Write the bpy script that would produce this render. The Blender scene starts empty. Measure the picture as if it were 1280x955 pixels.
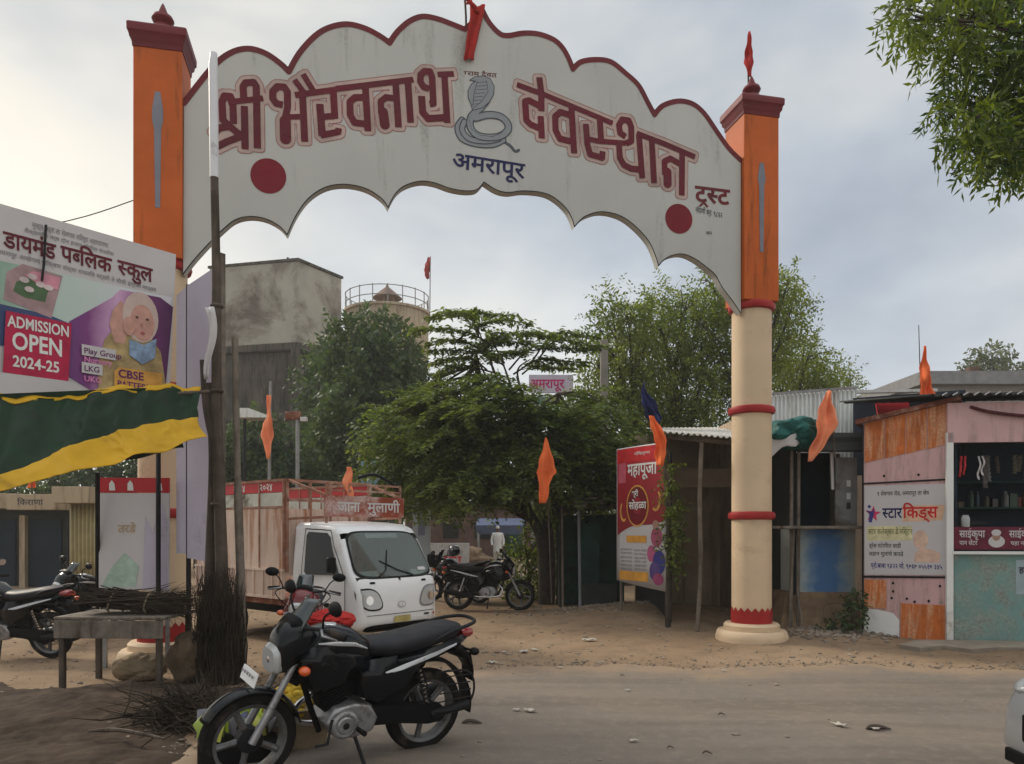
import bpy, bmesh, math, random
import numpy as np
from math import radians as R, sin, cos, pi, sqrt, atan2, tan
from mathutils import Vector, Matrix

random.seed(7)
rng = np.random.default_rng(11)
scene = bpy.context.scene
COL = scene.collection

# ------------------------------------------------------------------ camera
FPX, HZ, CX, EYE = 950.0, 660.0, 640.0, 1.65      # focal length / horizon in photo pixels, eye height
cd = bpy.data.cameras.new('camera')
cam = bpy.data.objects.new('camera', cd)
COL.objects.link(cam)
cam.location = (0, 0, EYE)
cam.rotation_euler = (R(90), 0, 0)
cd.sensor_width = 36
cd.lens = 36 * FPX / 1280
cd.shift_y = (HZ - 477.5) / 1280
cd.clip_start = 0.05
cd.clip_end = 2000
scene.camera = cam

# ------------------------------------------------------------------ light
SUN_EL, SUN_AZ = R(34), R(-55)     # azimuth measured from +Y towards +X: back left of the gate
world = bpy.data.worlds.new('World')
scene.world = world
world.use_nodes = True
wn = world.node_tree
wn.nodes.clear()


def N(nt, typ, **kw):
    n = nt.nodes.new(typ)
    for k, v in kw.items():
        setattr(n, k, v)
    return n


def ramp(nt, fac, stops, interp='LINEAR'):
    r = N(nt, 'ShaderNodeValToRGB')
    r.color_ramp.interpolation = interp
    els = r.color_ramp.elements
    while len(els) > 1:
        els.remove(els[-1])
    for i, (p, c) in enumerate(stops):
        e = els[0] if i == 0 else els.new(p)
        e.position = p
        e.color = (c[0], c[1], c[2], 1) if hasattr(c, '__len__') else (c, c, c, 1)
    if fac is not None:
        nt.links.new(fac, r.inputs[0])
    return r.outputs[0]


def mixc(nt, fac, a, b, mode='MIX'):
    m = N(nt, 'ShaderNodeMix', data_type='RGBA', blend_type=mode)
    for sock, v in ((m.inputs[0], fac), (m.inputs[6], a), (m.inputs[7], b)):
        if hasattr(v, 'default_value') or hasattr(v, 'is_linked'):
            nt.links.new(v, sock)
        elif hasattr(v, '__len__'):
            sock.default_value = (v[0], v[1], v[2], 1)
        else:
            sock.default_value = v
    return m.outputs[2]


def noise(nt, vec, scale, detail=4, rough=0.55, dist=0.0):
    n = N(nt, 'ShaderNodeTexNoise')
    n.inputs['Scale'].default_value = scale
    n.inputs['Detail'].default_value = detail
    n.inputs['Roughness'].default_value = rough
    n.inputs['Distortion'].default_value = dist
    if vec is not None:
        nt.links.new(vec, n.inputs['Vector'])
    return n.outputs[0]


def maprange(nt, v, a, b, c=0.0, d=1.0):
    m = N(nt, 'ShaderNodeMapRange')
    nt.links.new(v, m.inputs[0])
    for i, x in enumerate((a, b, c, d)):
        m.inputs[i + 1].default_value = x
    return m.outputs[0]


sky = N(wn, 'ShaderNodeTexSky', sky_type='NISHITA')
sky.sun_disc = False
sky.sun_elevation = SUN_EL
sky.sun_rotation = SUN_AZ
tc = N(wn, 'ShaderNodeTexCoord')
mp = N(wn, 'ShaderNodeMapping')
mp.inputs['Scale'].default_value = (1.0, 1.0, 1.8)
mp.inputs['Location'].default_value = (0.35, 0.1, 0.2)
wn.links.new(tc.outputs['Generated'], mp.inputs['Vector'])
n1 = noise(wn, mp.outputs[0], 1.7, 5, 0.52, 0.25)
n2 = noise(wn, mp.outputs[0], 3.6, 6, 0.5, 0.3)
# cloud colour: grey-blue undersides to pale warm white, brighter towards the veiled sun
cloud = ramp(wn, n1, [(0.30, (0.29, 0.32, 0.37)), (0.45, (0.43, 0.46, 0.50)), (0.56, (0.575, 0.585, 0.59)), (0.72, (0.68, 0.665, 0.63))])
dotn = N(wn, 'ShaderNodeVectorMath', operation='DOT_PRODUCT')
wn.links.new(tc.outputs['Generated'], dotn.inputs[0])
dotn.inputs[1].default_value = (sin(SUN_AZ) * cos(SUN_EL) * 1.0, cos(SUN_AZ) * cos(SUN_EL), 0.10)
sunward = ramp(wn, maprange(wn, dotn.outputs['Value'], -0.9, 0.85), [(0.0, (0.98, 0.95, 0.91)), (0.45, (1.0, 0.97, 0.92)), (0.64, (0.74, 0.76, 0.78)), (0.80, (0.80, 0.80, 0.785)), (0.92, (0.95, 0.91, 0.84)), (1.0, (1.10, 1.02, 0.90))])
cloud = mixc(wn, 1.0, cloud, sunward, 'MULTIPLY')
sepz = N(wn, 'ShaderNodeSeparateXYZ')
wn.links.new(tc.outputs['Generated'], sepz.inputs[0])
zen = ramp(wn, sepz.outputs[2], [(0.0, 1.03), (0.22, 1.0), (0.48, 0.84), (0.62, 0.92), (1.0, 2.1)])      # an overcast dome is brightest overhead
cloud = mixc(wn, 1.0, cloud, zen, 'MULTIPLY')
skys = mixc(wn, 1.0, sky.outputs[0], (0.08, 0.08, 0.08), 'MULTIPLY')
cover = ramp(wn, n2, [(0.30, 0.86), (0.55, 0.98)])
skymix = mixc(wn, cover, skys, cloud)
bg = N(wn, 'ShaderNodeBackground')
bg.inputs[1].default_value = 0.9
wn.links.new(skymix, bg.inputs[0])
wo = N(wn, 'ShaderNodeOutputWorld')
wn.links.new(bg.outputs[0], wo.inputs[0])

sd = bpy.data.lights.new('sun', 'SUN')
sd.energy = 1.5
sd.angle = R(11)
sd.color = (1.0, 0.90, 0.74)
sun = bpy.data.objects.new('sun', sd)
COL.objects.link(sun)
sun.location = (-20, 20, 20)
sv = Vector((sin(SUN_AZ) * cos(SUN_EL), cos(SUN_AZ) * cos(SUN_EL), sin(SUN_EL)))
sun.rotation_euler = sv.to_track_quat('Z', 'Y').to_euler()

scene.view_settings.view_transform = 'Standard'
scene.view_settings.look = 'None'
scene.view_settings.gamma = 1
scene.view_settings.exposure = 1.0
scene.view_settings.use_curve_mapping = False
scene.render.engine = 'CYCLES'
scene.cycles.max_bounces = 6
scene.cycles.transparent_max_bounces = 8
scene.cycles.use_denoising = True
scene.cycles.caustics_reflective = False
scene.cycles.caustics_refractive = False

# ------------------------------------------------------------------ materials


def srgb(r, g, b):
    f = lambda c: (c / 255 / 12.92) if c / 255 <= 0.04045 else ((c / 255 + 0.055) / 1.055) ** 2.4
    return (f(r), f(g), f(b))


def base_mat(name):
    m = bpy.data.materials.new(name)
    m.use_nodes = True
    nt = m.node_tree
    p = nt.nodes['Principled BSDF']
    return m, nt, p


def mat(name, c, rough=0.6, var=0.18, scale=3.0, metal=0.0, dirt=0.0, dirt_c=(0.10, 0.075, 0.05), dirt_s=1.6,
        bump=0.15, bump_s=40.0, coat=0.0, spec=0.22, streak=False, obj_rand=False, sheen=0.0):
    """weathered solid: base colour with soft blotches, optional dirt/rust patches and fine bump"""
    m, nt, p = base_mat(name)
    t = N(nt, 'ShaderNodeTexCoord')
    v = t.outputs['Object']
    a = noise(nt, v, scale, 5, 0.6)
    lo = tuple(x * (1 - var) for x in c)
    hi = tuple(min(1, x * (1 + var)) for x in c)
    col = ramp(nt, a, [(0.3, lo), (0.7, hi)])
    if dirt > 0:
        if streak:
            mp_ = N(nt, 'ShaderNodeMapping')
            mp_.inputs['Scale'].default_value = (4.0, 4.0, 0.45)
            nt.links.new(v, mp_.inputs[0])
            dv = mp_.outputs[0]
        else:
            dv = v
        d = noise(nt, dv, dirt_s, 8, 0.68, 0.4)
        edge = 0.66 - 0.34 * dirt
        mask = ramp(nt, d, [(edge - 0.06, 0.0), (edge + 0.10, 1.0)])
        fine = noise(nt, v, 30, 3, 0.6)
        dc = ramp(nt, fine, [(0.3, tuple(x * 0.7 for x in dirt_c)), (0.7, tuple(x * 1.3 for x in dirt_c))])
        col = mixc(nt, mask, col, dc)
        rr = maprange(nt, mask, 0, 1, rough, min(1, rough + 0.3))
        nt.links.new(rr, p.inputs['Roughness'])
    else:
        rr = maprange(nt, a, 0.2, 0.8, max(0.02, rough - 0.08), min(1, rough + 0.08))
        nt.links.new(rr, p.inputs['Roughness'])
    nt.links.new(col, p.inputs['Base Color'])
    p.inputs['Metallic'].default_value = metal
    p.inputs['Specular IOR Level'].default_value = spec
    if coat:
        p.inputs['Coat Weight'].default_value = coat
        p.inputs['Coat Roughness'].default_value = 0.08
    if bump:
        b = N(nt, 'ShaderNodeBump')
        b.inputs['Strength'].default_value = bump
        b.inputs['Distance'].default_value = 0.01
        nt.links.new(noise(nt, v, bump_s, 4, 0.6), b.inputs['Height'])
        nt.links.new(b.outputs[0], p.inputs['Normal'])
    return m


def flat(name, c, rough=0.65):
    return mat(name, c, rough, var=0.22, scale=7, bump=0.05)


def leaf_mat(name, c, c2, trans=0.35, s=0.35):
    m, nt, p = base_mat(name)
    g = N(nt, 'ShaderNodeNewGeometry')
    t = N(nt, 'ShaderNodeTexCoord')
    big = noise(nt, t.outputs['Object'], s, 3, 0.5)
    r = ramp(nt, g.outputs['Random Per Island'], [(0.0, tuple(x * 0.55 for x in c)), (0.5, c), (0.85, c2), (1.0, tuple(x * 1.25 for x in c2))])
    r2 = mixc(nt, maprange(nt, big, 0.38, 0.66), r, mixc(nt, 0.65, r, c2))
    nt.links.new(r2, p.inputs['Base Color'])
    p.inputs['Roughness'].default_value = 0.55
    p.inputs['Specular IOR Level'].default_value = 0.3
    tr = N(nt, 'ShaderNodeBsdfTranslucent')
    nt.links.new(mixc(nt, 1.0, r2, (1.25, 1.25, 0.55), 'MULTIPLY'), tr.inputs[0])
    mx = N(nt, 'ShaderNodeMixShader')
    mx.inputs[0].default_value = trans
    nt.links.new(p.outputs[0], mx.inputs[1])
    nt.links.new(tr.outputs[0], mx.inputs[2])
    nt.links.new(mx.outputs[0], nt.nodes['Material Output'].inputs[0])
    return m


def gradient_mat(name, stops, axis=0, lo=0.0, hi=1.0, wob=0.25, ns=2.0, rough=0.45):
    """printed colour blend running along one local axis"""
    m, nt, p = base_mat(name)
    t = N(nt, 'ShaderNodeTexCoord')
    sx = N(nt, 'ShaderNodeSeparateXYZ')
    nt.links.new(t.outputs['Object'], sx.inputs[0])
    f = maprange(nt, sx.outputs[axis], lo, hi)
    nz = noise(nt, t.outputs['Object'], ns, 3)
    ad = N(nt, 'ShaderNodeMath', operation='MULTIPLY_ADD')
    nt.links.new(nz, ad.inputs[0])
    ad.inputs[1].default_value = wob
    nt.links.new(f, ad.inputs[2])
    sb = N(nt, 'ShaderNodeMath', operation='SUBTRACT')
    nt.links.new(ad.outputs[0], sb.inputs[0])
    sb.inputs[1].default_value = wob * 0.5
    nt.links.new(ramp(nt, sb.outputs[0], stops), p.inputs['Base Color'])
    p.inputs['Roughness'].default_value = rough
    p.inputs['Specular IOR Level'].default_value = 0.3
    return m


def glass_mat(name, c=(0.02, 0.03, 0.03), rough=0.05, alpha=1.0):
    m, nt, p = base_mat(name)
    p.inputs['Base Color'].default_value = (*c, 1)
    p.inputs['Roughness'].default_value = rough
    p.inputs['Specular IOR Level'].default_value = 0.9
    if alpha < 1:
        tr = N(nt, 'ShaderNodeBsdfTransparent')
        tr.inputs[0].default_value = (0.75, 0.85, 0.83, 1)
        mx = N(nt, 'ShaderNodeMixShader')
        mx.inputs[0].default_value = alpha
        nt.links.new(tr.outputs[0], mx.inputs[1])
        nt.links.new(p.outputs[0], mx.inputs[2])
        nt.links.new(mx.outputs[0], nt.nodes['Material Output'].inputs[0])
    return m


M = {}
M['orange'] = mat('orange_paint', (0.47, 0.098, 0.014), 0.6, 0.16, 1.5, dirt=0.16, dirt_c=(0.2, 0.06, 0.02), streak=True)
M['cream'] = mat('cream_paint', (0.60, 0.455, 0.305), 0.65, 0.07, 1.3, dirt=0.20, dirt_c=(0.47, 0.345, 0.225), dirt_s=1.6)
M['maroon'] = mat('maroon_paint', (0.13, 0.014, 0.020), 0.55, 0.2)
M['redring'] = mat('red_paint', (0.32, 0.022, 0.022), 0.5, 0.2)
M['panel'] = mat('panel_grey_white_paint', (0.45, 0.45, 0.425), 0.6, 0.06, 0.8, dirt=0.10, dirt_c=(0.33, 0.33, 0.305), dirt_s=0.9, streak=True)
M['pinkline'] = mat('pink_outline_paint', (0.29, 0.12, 0.12), 0.6, 0.1)
M['peach'] = mat('peach_outline_paint', (0.42, 0.315, 0.28), 0.6, 0.25, 2.0)
M['letter'] = mat('maroon_letter_paint', (0.105, 0.007, 0.017), 0.55, 0.3, 1.2)
M['disc'] = mat('crimson_paint', (0.17, 0.006, 0.015), 0.5, 0.12)
M['navy'] = mat('navy_paint', (0.015, 0.016, 0.075), 0.6, 0.1)
M['bluegrey'] = mat('blue_grey_paint', (0.19, 0.20, 0.24), 0.6, 0.15)
M['cobra'] = mat('grey_snake_paint', (0.24, 0.26, 0.275), 0.6, 0.1)
M['cobraline'] = mat('dark_snake_line', (0.055, 0.065, 0.085), 0.6, 0.1)
M['saffron'] = mat('saffron_cloth', (0.88, 0.20, 0.06), 0.8, 0.12, 4, bump=0.3, bump_s=90)
M['saffronpale'] = mat('faded_saffron_cloth', (0.90, 0.33, 0.17), 0.8, 0.12, 4, bump=0.3, bump_s=90)
M['redcloth'] = mat('red_cloth', (0.45, 0.03, 0.025), 0.8, 0.2, 4, bump=0.3, bump_s=90)
M['bluecloth'] = mat('blue_cloth', (0.035, 0.045, 0.14), 0.8, 0.2, 4, bump=0.3, bump_s=90)


def clothify(m, f=0.22):
    """lets light through thin cloth"""
    nt = m.node_tree
    p = nt.nodes['Principled BSDF']
    tr = N(nt, 'ShaderNodeBsdfTranslucent')
    nt.links.new(p.inputs['Base Color'].links[0].from_socket, tr.inputs[0])
    mx = N(nt, 'ShaderNodeMixShader')
    mx.inputs[0].default_value = f
    nt.links.new(p.outputs[0], mx.inputs[1]); nt.links.new(tr.outputs[0], mx.inputs[2])
    nt.links.new(mx.outputs[0], nt.nodes['Material Output'].inputs[0])


for k_ in ('saffron', 'saffronpale', 'redcloth', 'bluecloth'):
    clothify(M[k_])
M['bamboo'] = mat('weathered_bamboo', (0.085, 0.066, 0.052), 0.8, 0.35, 6, dirt=0.3, dirt_c=(0.035, 0.026, 0.02), streak=True)
M['greywood'] = mat('grey_weathered_wood', (0.17, 0.145, 0.12), 0.85, 0.3, 8, dirt=0.3, dirt_c=(0.07, 0.05, 0.04), streak=True)
M['pvc'] = mat('white_pipe', (0.62, 0.63, 0.66), 0.45, 0.08, 2, dirt=0.15)
M['steel'] = mat('grey_steel', (0.26, 0.26, 0.26), 0.5, 0.2, 5, metal=0.4, dirt=0.2, dirt_c=(0.10, 0.055, 0.03))
M['darksteel'] = mat('dark_steel', (0.016, 0.016, 0.018), 0.5, 0.2, 5)
M['black'] = mat('black_plastic', (0.006, 0.006, 0.007), 0.5, 0.2, 8, bump=0.08)
M['rubber'] = mat('tyre_rubber', (0.012, 0.011, 0.011), 0.9, 0.3, 12, spec=0.2, dirt=0.15, dirt_c=(0.07, 0.055, 0.042), dirt_s=6)
M['alloy'] = mat('dark_alloy', (0.13, 0.13, 0.135), 0.45, 0.25, 14, metal=0.5, dirt=0.2, dirt_c=(0.10, 0.08, 0.06), dirt_s=9)
M['chrome'] = mat('chrome', (0.62, 0.62, 0.63), 0.16, 0.1, 4, metal=1.0, bump=0)
M['alu'] = mat('cast_aluminium', (0.30, 0.30, 0.31), 0.42, 0.25, 14, metal=0.7, dirt=0.2, dirt_c=(0.10, 0.08, 0.06), dirt_s=9)
M['glass'] = glass_mat('dark_glass')
M['windscreen'] = glass_mat('windscreen_glass', (0.03, 0.05, 0.05), 0.06, 0.55)
M['lens'] = glass_mat('clear_lens', (0.36, 0.37, 0.37), 0.07)
M['sideglass'] = glass_mat('dark_side_glass', (0.012, 0.014, 0.015), 0.18)
M['sideglass'].node_tree.nodes['Principled BSDF'].inputs['Specular IOR Level'].default_value = 0.25
M['lensred'] = glass_mat('red_lens', (0.25, 0.008, 0.008), 0.12)
M['lensorange'] = glass_mat('orange_lens', (0.62, 0.09, 0.01), 0.15)
M['tarpgreen'] = mat('green_tarp', (0.006, 0.026, 0.009), 0.6, 0.35, 5, bump=0.4, bump_s=14)
M['tarpyellow'] = mat('yellow_tarp', (0.62, 0.36, 0.012), 0.5, 0.12, 3, bump=0.35, bump_s=12, dirt=0.12, dirt_c=(0.3, 0.17, 0.02))
M['teal'] = mat('teal_paint', (0.17, 0.30, 0.28), 0.6, 0.15, 2, dirt=0.48, dirt_c=(0.24, 0.27, 0.24), dirt_s=2.2)
M['tealcloth'] = mat('teal_tarp', (0.010, 0.085, 0.075), 0.6, 0.3, 5, bump=0.5, bump_s=10)
M['pink'] = mat('pink_paint', (0.58, 0.37, 0.37), 0.55, 0.09, 2, dirt=0.34, dirt_c=(0.36, 0.25, 0.22), streak=True)
M['orangepanel'] = mat('faded_orange_sheet', (0.48, 0.13, 0.03), 0.6, 0.35, 3.5, streak=True, dirt=0.42, dirt_c=(0.62, 0.33, 0.19), dirt_s=2.6)
M['white'] = mat('white_paint', (0.72, 0.72, 0.70), 0.5, 0.06, 2, dirt=0.14, dirt_c=(0.42, 0.38, 0.33))
M['flex'] = mat('white_flex_print', (0.52, 0.50, 0.50), 0.4, 0.06, 1.5, bump=0.2, bump_s=4)
M['lilac'] = mat('lilac_flex', (0.46, 0.42, 0.50), 0.45, 0.10, 1.4, bump=0.25, bump_s=4, dirt=0.12, dirt_c=(0.33, 0.30, 0.34))
M['redflex'] = mat('red_flex', (0.45, 0.028, 0.035), 0.45, 0.1, 2, bump=0.2, bump_s=4)
M['purple'] = flat('purple_print', (0.12, 0.02, 0.11), 0.45)
M['magenta'] = flat('magenta_print', (0.42, 0.02, 0.13), 0.45)
M['gold'] = flat('gold_print', (0.62, 0.32, 0.07), 0.45)
M['ink'] = flat('black_print', (0.045, 0.042, 0.05), 0.5)
M['inkgrey'] = flat('grey_print', (0.20, 0.19, 0.21), 0.5)
M['inkblue'] = flat('blue_print', (0.045, 0.04, 0.20), 0.5)
M['inkred'] = flat('red_print', (0.50, 0.02, 0.025), 0.5)


def island_mat(name, cols, rough=0.5):
    m, nt, p = base_mat(name)
    g_ = N(nt, 'ShaderNodeObjectInfo')
    nt.links.new(ramp(nt, g_.outputs['Random'], [(i / len(cols), c) for i, c in enumerate(cols)], 'CONSTANT'), p.inputs['Base Color'])
    p.inputs['Roughness'].default_value = rough
    return m


for k_ in ('black', 'rubber', 'darksteel'):
    M[k_].node_tree.nodes['Principled BSDF'].inputs['Specular IOR Level'].default_value = 0.12
M['goods'] = island_mat('assorted_goods', [(0.08, 0.07, 0.05), (0.14, 0.03, 0.025), (0.04, 0.07, 0.09), (0.14, 0.12, 0.04), (0.05, 0.04, 0.04), (0.12, 0.12, 0.12), (0.03, 0.06, 0.04), (0.09, 0.05, 0.02)])
M['packs'] = island_mat('snack_packets', [(0.42, 0.58, 0.06), (0.55, 0.46, 0.04), (0.40, 0.50, 0.05), (0.10, 0.10, 0.12), (0.50, 0.52, 0.10), (0.10, 0.10, 0.24), (0.35, 0.45, 0.10)], 0.35)
M['skin'] = flat('printed_skin', (0.55, 0.30, 0.24), 0.5)
M['concrete'] = mat('stained_concrete', (0.33, 0.31, 0.26), 0.85, 0.16, 0.5, dirt=0.40, dirt_c=(0.12, 0.10, 0.085), dirt_s=0.35, streak=False)
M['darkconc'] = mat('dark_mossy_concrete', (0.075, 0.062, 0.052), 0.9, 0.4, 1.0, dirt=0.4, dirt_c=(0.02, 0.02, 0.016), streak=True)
M['tan'] = mat('tan_plaster', (0.36, 0.29, 0.20), 0.85, 0.1, 0.8, dirt=0.3, dirt_c=(0.2, 0.15, 0.10), streak=True)
M['roofdome'] = mat('brown_dome', (0.16, 0.10, 0.075), 0.8, 0.2)
M['rustsheet'] = mat('rusty_truck_sheet', (0.58, 0.46, 0.38), 0.65, 0.12, 2, dirt=0.36, dirt_c=(0.32, 0.13, 0.06), dirt_s=1.1, streak=True)
M['rustpale'] = mat('faded_rusty_frame', (0.27, 0.13, 0.085), 0.8, 0.3, 5, dirt=0.35, dirt_c=(0.40, 0.29, 0.23), dirt_s=4)
M['rust'] = mat('rusty_iron', (0.16, 0.05, 0.028), 0.8, 0.4, 6, dirt=0.3, dirt_c=(0.32, 0.2, 0.15), dirt_s=5)
M['carsilver'] = mat('silver_car_paint', (0.40, 0.41, 0.42), 0.3, 0.03, 1, metal=0.35, coat=0.4, bump=0.0)
M['straw'] = mat('dark_dry_stalks', (0.040, 0.031, 0.023), 0.95, 0.6, 2.5, spec=0.1, bump=0)
M['truckwhite'] = mat('white_vehicle_paint', (0.70, 0.71, 0.72), 0.32, 0.03, 1, coat=0.4, bump=0.0, dirt=0.06, dirt_c=(0.45, 0.4, 0.34), dirt_s=1.4)
M['galv'] = mat('galvanised_sheet', (0.46, 0.46, 0.44), 0.5, 0.12, 2, metal=0.2, dirt=0.28, dirt_c=(0.22, 0.14, 0.09), streak=True)
M['whitesheet'] = mat('white_corrugated_sheet', (0.58, 0.60, 0.58), 0.5, 0.08, 2, dirt=0.22, dirt_c=(0.36, 0.33, 0.28), streak=True)
M['brownsheet'] = mat('brown_dirty_sheet', (0.42, 0.32, 0.23), 0.85, 0.25, 1.2, dirt=0.3, dirt_c=(0.25, 0.185, 0.135), streak=True)
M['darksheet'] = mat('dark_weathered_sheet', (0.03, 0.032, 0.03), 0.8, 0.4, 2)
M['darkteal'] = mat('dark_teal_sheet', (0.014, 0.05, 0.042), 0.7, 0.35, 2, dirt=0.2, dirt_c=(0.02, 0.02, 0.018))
M['plasterblue'] = mat('pale_peeling_plaster', (0.36, 0.38, 0.35), 0.8, 0.15, 2.0, dirt=0.3, dirt_c=(0.25, 0.25, 0.22), dirt_s=1.6)
M['bluepaint'] = mat('worn_blue_paint', (0.07, 0.17, 0.36), 0.8, 0.25, 3.0, dirt=0.34, dirt_c=(0.22, 0.29, 0.34), dirt_s=2.4)
M['bluewash'] = mat('thin_blue_wash', (0.20, 0.28, 0.36), 0.8, 0.2, 3.0, dirt=0.4, dirt_c=(0.34, 0.37, 0.35), dirt_s=2.0)
M['mudplaster'] = mat('mud_plaster', (0.20, 0.135, 0.085), 0.95, 0.3, 4, dirt=0.2, dirt_c=(0.07, 0.05, 0.035), bump=0.6, bump_s=18)
M['brick'] = mat('brown_brick_wall', (0.13, 0.075, 0.06), 0.9, 0.25, 3, dirt=0.2, dirt_c=(0.07, 0.05, 0.045))
M['sack'] = mat('jute_sack', (0.26, 0.20, 0.13), 0.95, 0.2, 6, bump=0.6, bump_s=60)
M['darkcloth'] = mat('dark_sacking', (0.030, 0.025, 0.022), 0.95, 0.5, 5, spec=0.15, dirt=0.35, dirt_c=(0.075, 0.06, 0.045), bump=0.7, bump_s=30)
M['bark'] = mat('tree_bark', (0.055, 0.043, 0.033), 0.95, 0.4, 8, bump=0.8, bump_s=25)
M['barkpale'] = mat('pale_bark', (0.13, 0.11, 0.085), 0.95, 0.4, 8, bump=0.8, bump_s=25)
M['paper'] = mat('paper_litter', (0.40, 0.37, 0.32), 0.8, 0.15, 9)
M['stone'] = mat('pebble_stone', (0.22, 0.18, 0.14), 0.9, 0.4, 3)
M['slab'] = mat('broken_concrete_slab', (0.23, 0.195, 0.155), 0.95, 0.2, 3, bump=0.6, bump_s=20)
M['kurta'] = mat('white_cotton', (0.66, 0.65, 0.63), 0.9, 0.06, 4)
M['personskin'] = mat('brown_skin', (0.16, 0.08, 0.05), 0.6, 0.1)
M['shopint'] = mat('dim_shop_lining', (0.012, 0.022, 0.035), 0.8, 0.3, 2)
M['screenblue'] = mat('blue_board', (0.16, 0.30, 0.38), 0.5, 0.1)
M['yellowpack'] = mat('yellow_packet', (0.55, 0.50, 0.03), 0.35, 0.25, 12)
M['lime'] = mat('lime_packet', (0.42, 0.58, 0.06), 0.35, 0.2, 12)
M['redglossy'] = mat('dark_red_vehicle_paint', (0.13, 0.010, 0.014), 0.25, 0.05, 2, coat=0.6, bump=0.0)
M['blackgloss'] = mat('black_vehicle_paint', (0.005, 0.006, 0.008), 0.2, 0.1, 3, coat=0.22, bump=0.0, spec=0.15, dirt=0.03, dirt_c=(0.05, 0.045, 0.04), dirt_s=4)
M['bluegloss'] = mat('blue_black_vehicle_paint', (0.014, 0.020, 0.042), 0.25, 0.1, 3, coat=0.6, bump=0.0)
M['silver'] = mat('silver_decal', (0.50, 0.51, 0.53), 0.3, 0.05, 3, metal=0.5, bump=0)
M['vinyl'] = mat('black_seat_vinyl', (0.014, 0.014, 0.018), 0.5, 0.2, 9, bump=0.3, bump_s=120, dirt=0.15, dirt_c=(0.06, 0.055, 0.05))
M['leafneem'] = leaf_mat('neem_leaves', (0.085, 0.130, 0.030), (0.19, 0.22, 0.042), 0.48)
M['leafnear'] = leaf_mat('hanging_leaves', (0.040, 0.085, 0.026), (0.15, 0.19, 0.020), 0.42, 1.1)
M['leafdark'] = leaf_mat('dark_leaves', (0.036, 0.072, 0.034), (0.075, 0.11, 0.040), 0.38)
M['leafcentral'] = leaf_mat('feathery_leaves', (0.070, 0.112, 0.040), (0.150, 0.185, 0.048), 0.46, 0.7)
M['leafpale'] = leaf_mat('pale_far_leaves', (0.085, 0.11, 0.065), (0.13, 0.15, 0.085), 0.3)
M['leafbush'] = leaf_mat('bush_leaves', (0.075, 0.115, 0.022), (0.16, 0.20, 0.032), 0.45, 1.0)

for k_ in ('tarpyellow', 'tarpgreen'):
    clothify(M[k_], 0.25)

# ------------------------------------------------------------------ tagging helpers


def at(px, py, d):
    """photo pixel at distance d -> world point"""
    return Vector(((px - CX) / FPX * d, d, EYE + (HZ - py) / FPX * d))


def gd(py):
    return EYE * FPX / (py - HZ)


def gp(px, py):
    d = gd(py)
    return Vector(((px - CX) / FPX * d, d, 0))


def tag(o, label=None, cat=None, group=None, kind=None):
    if label: o['label'] = label
    if cat: o['category'] = cat
    if group: o['group'] = group
    if kind: o['kind'] = kind
    return o


def thing(name, label, cat, loc=(0, 0, 0), rz=0.0, group=None, tilt=None):
    o = bpy.data.objects.new(name, None)
    o.empty_display_size = 0.2
    COL.objects.link(o)
    o.location = loc
    o.rotation_euler = (tilt[0], tilt[1], rz) if tilt else (0, 0, rz)
    return tag(o, label, cat, group)


def kids(o):
    return [c for c in COL.objects if c.parent == o]


def dup(root, loc, rz, label=None, group=None, mats=None):
    r = root.copy(); COL.objects.link(r)
    r.location = loc; r.rotation_euler = (root.rotation_euler[0], root.rotation_euler[1], rz)
    if label: r['label'] = label
    if group: r['group'] = group
    for ch in kids(root):
        c = ch.copy(); COL.objects.link(c); c.parent = r
        for g in kids(ch):
            d = g.copy(); COL.objects.link(d); d.parent = c
    return r


# ------------------------------------------------------------------ mesh builder


def frame(o, ex, ey):
    ex = Vector(ex).normalized(); ey = Vector(ey).normalized()
    ez = ex.cross(ey)
    o = Vector(o)
    return lambda u, v, w=0.0: o + ex * u + ey * v + ez * w


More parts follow.
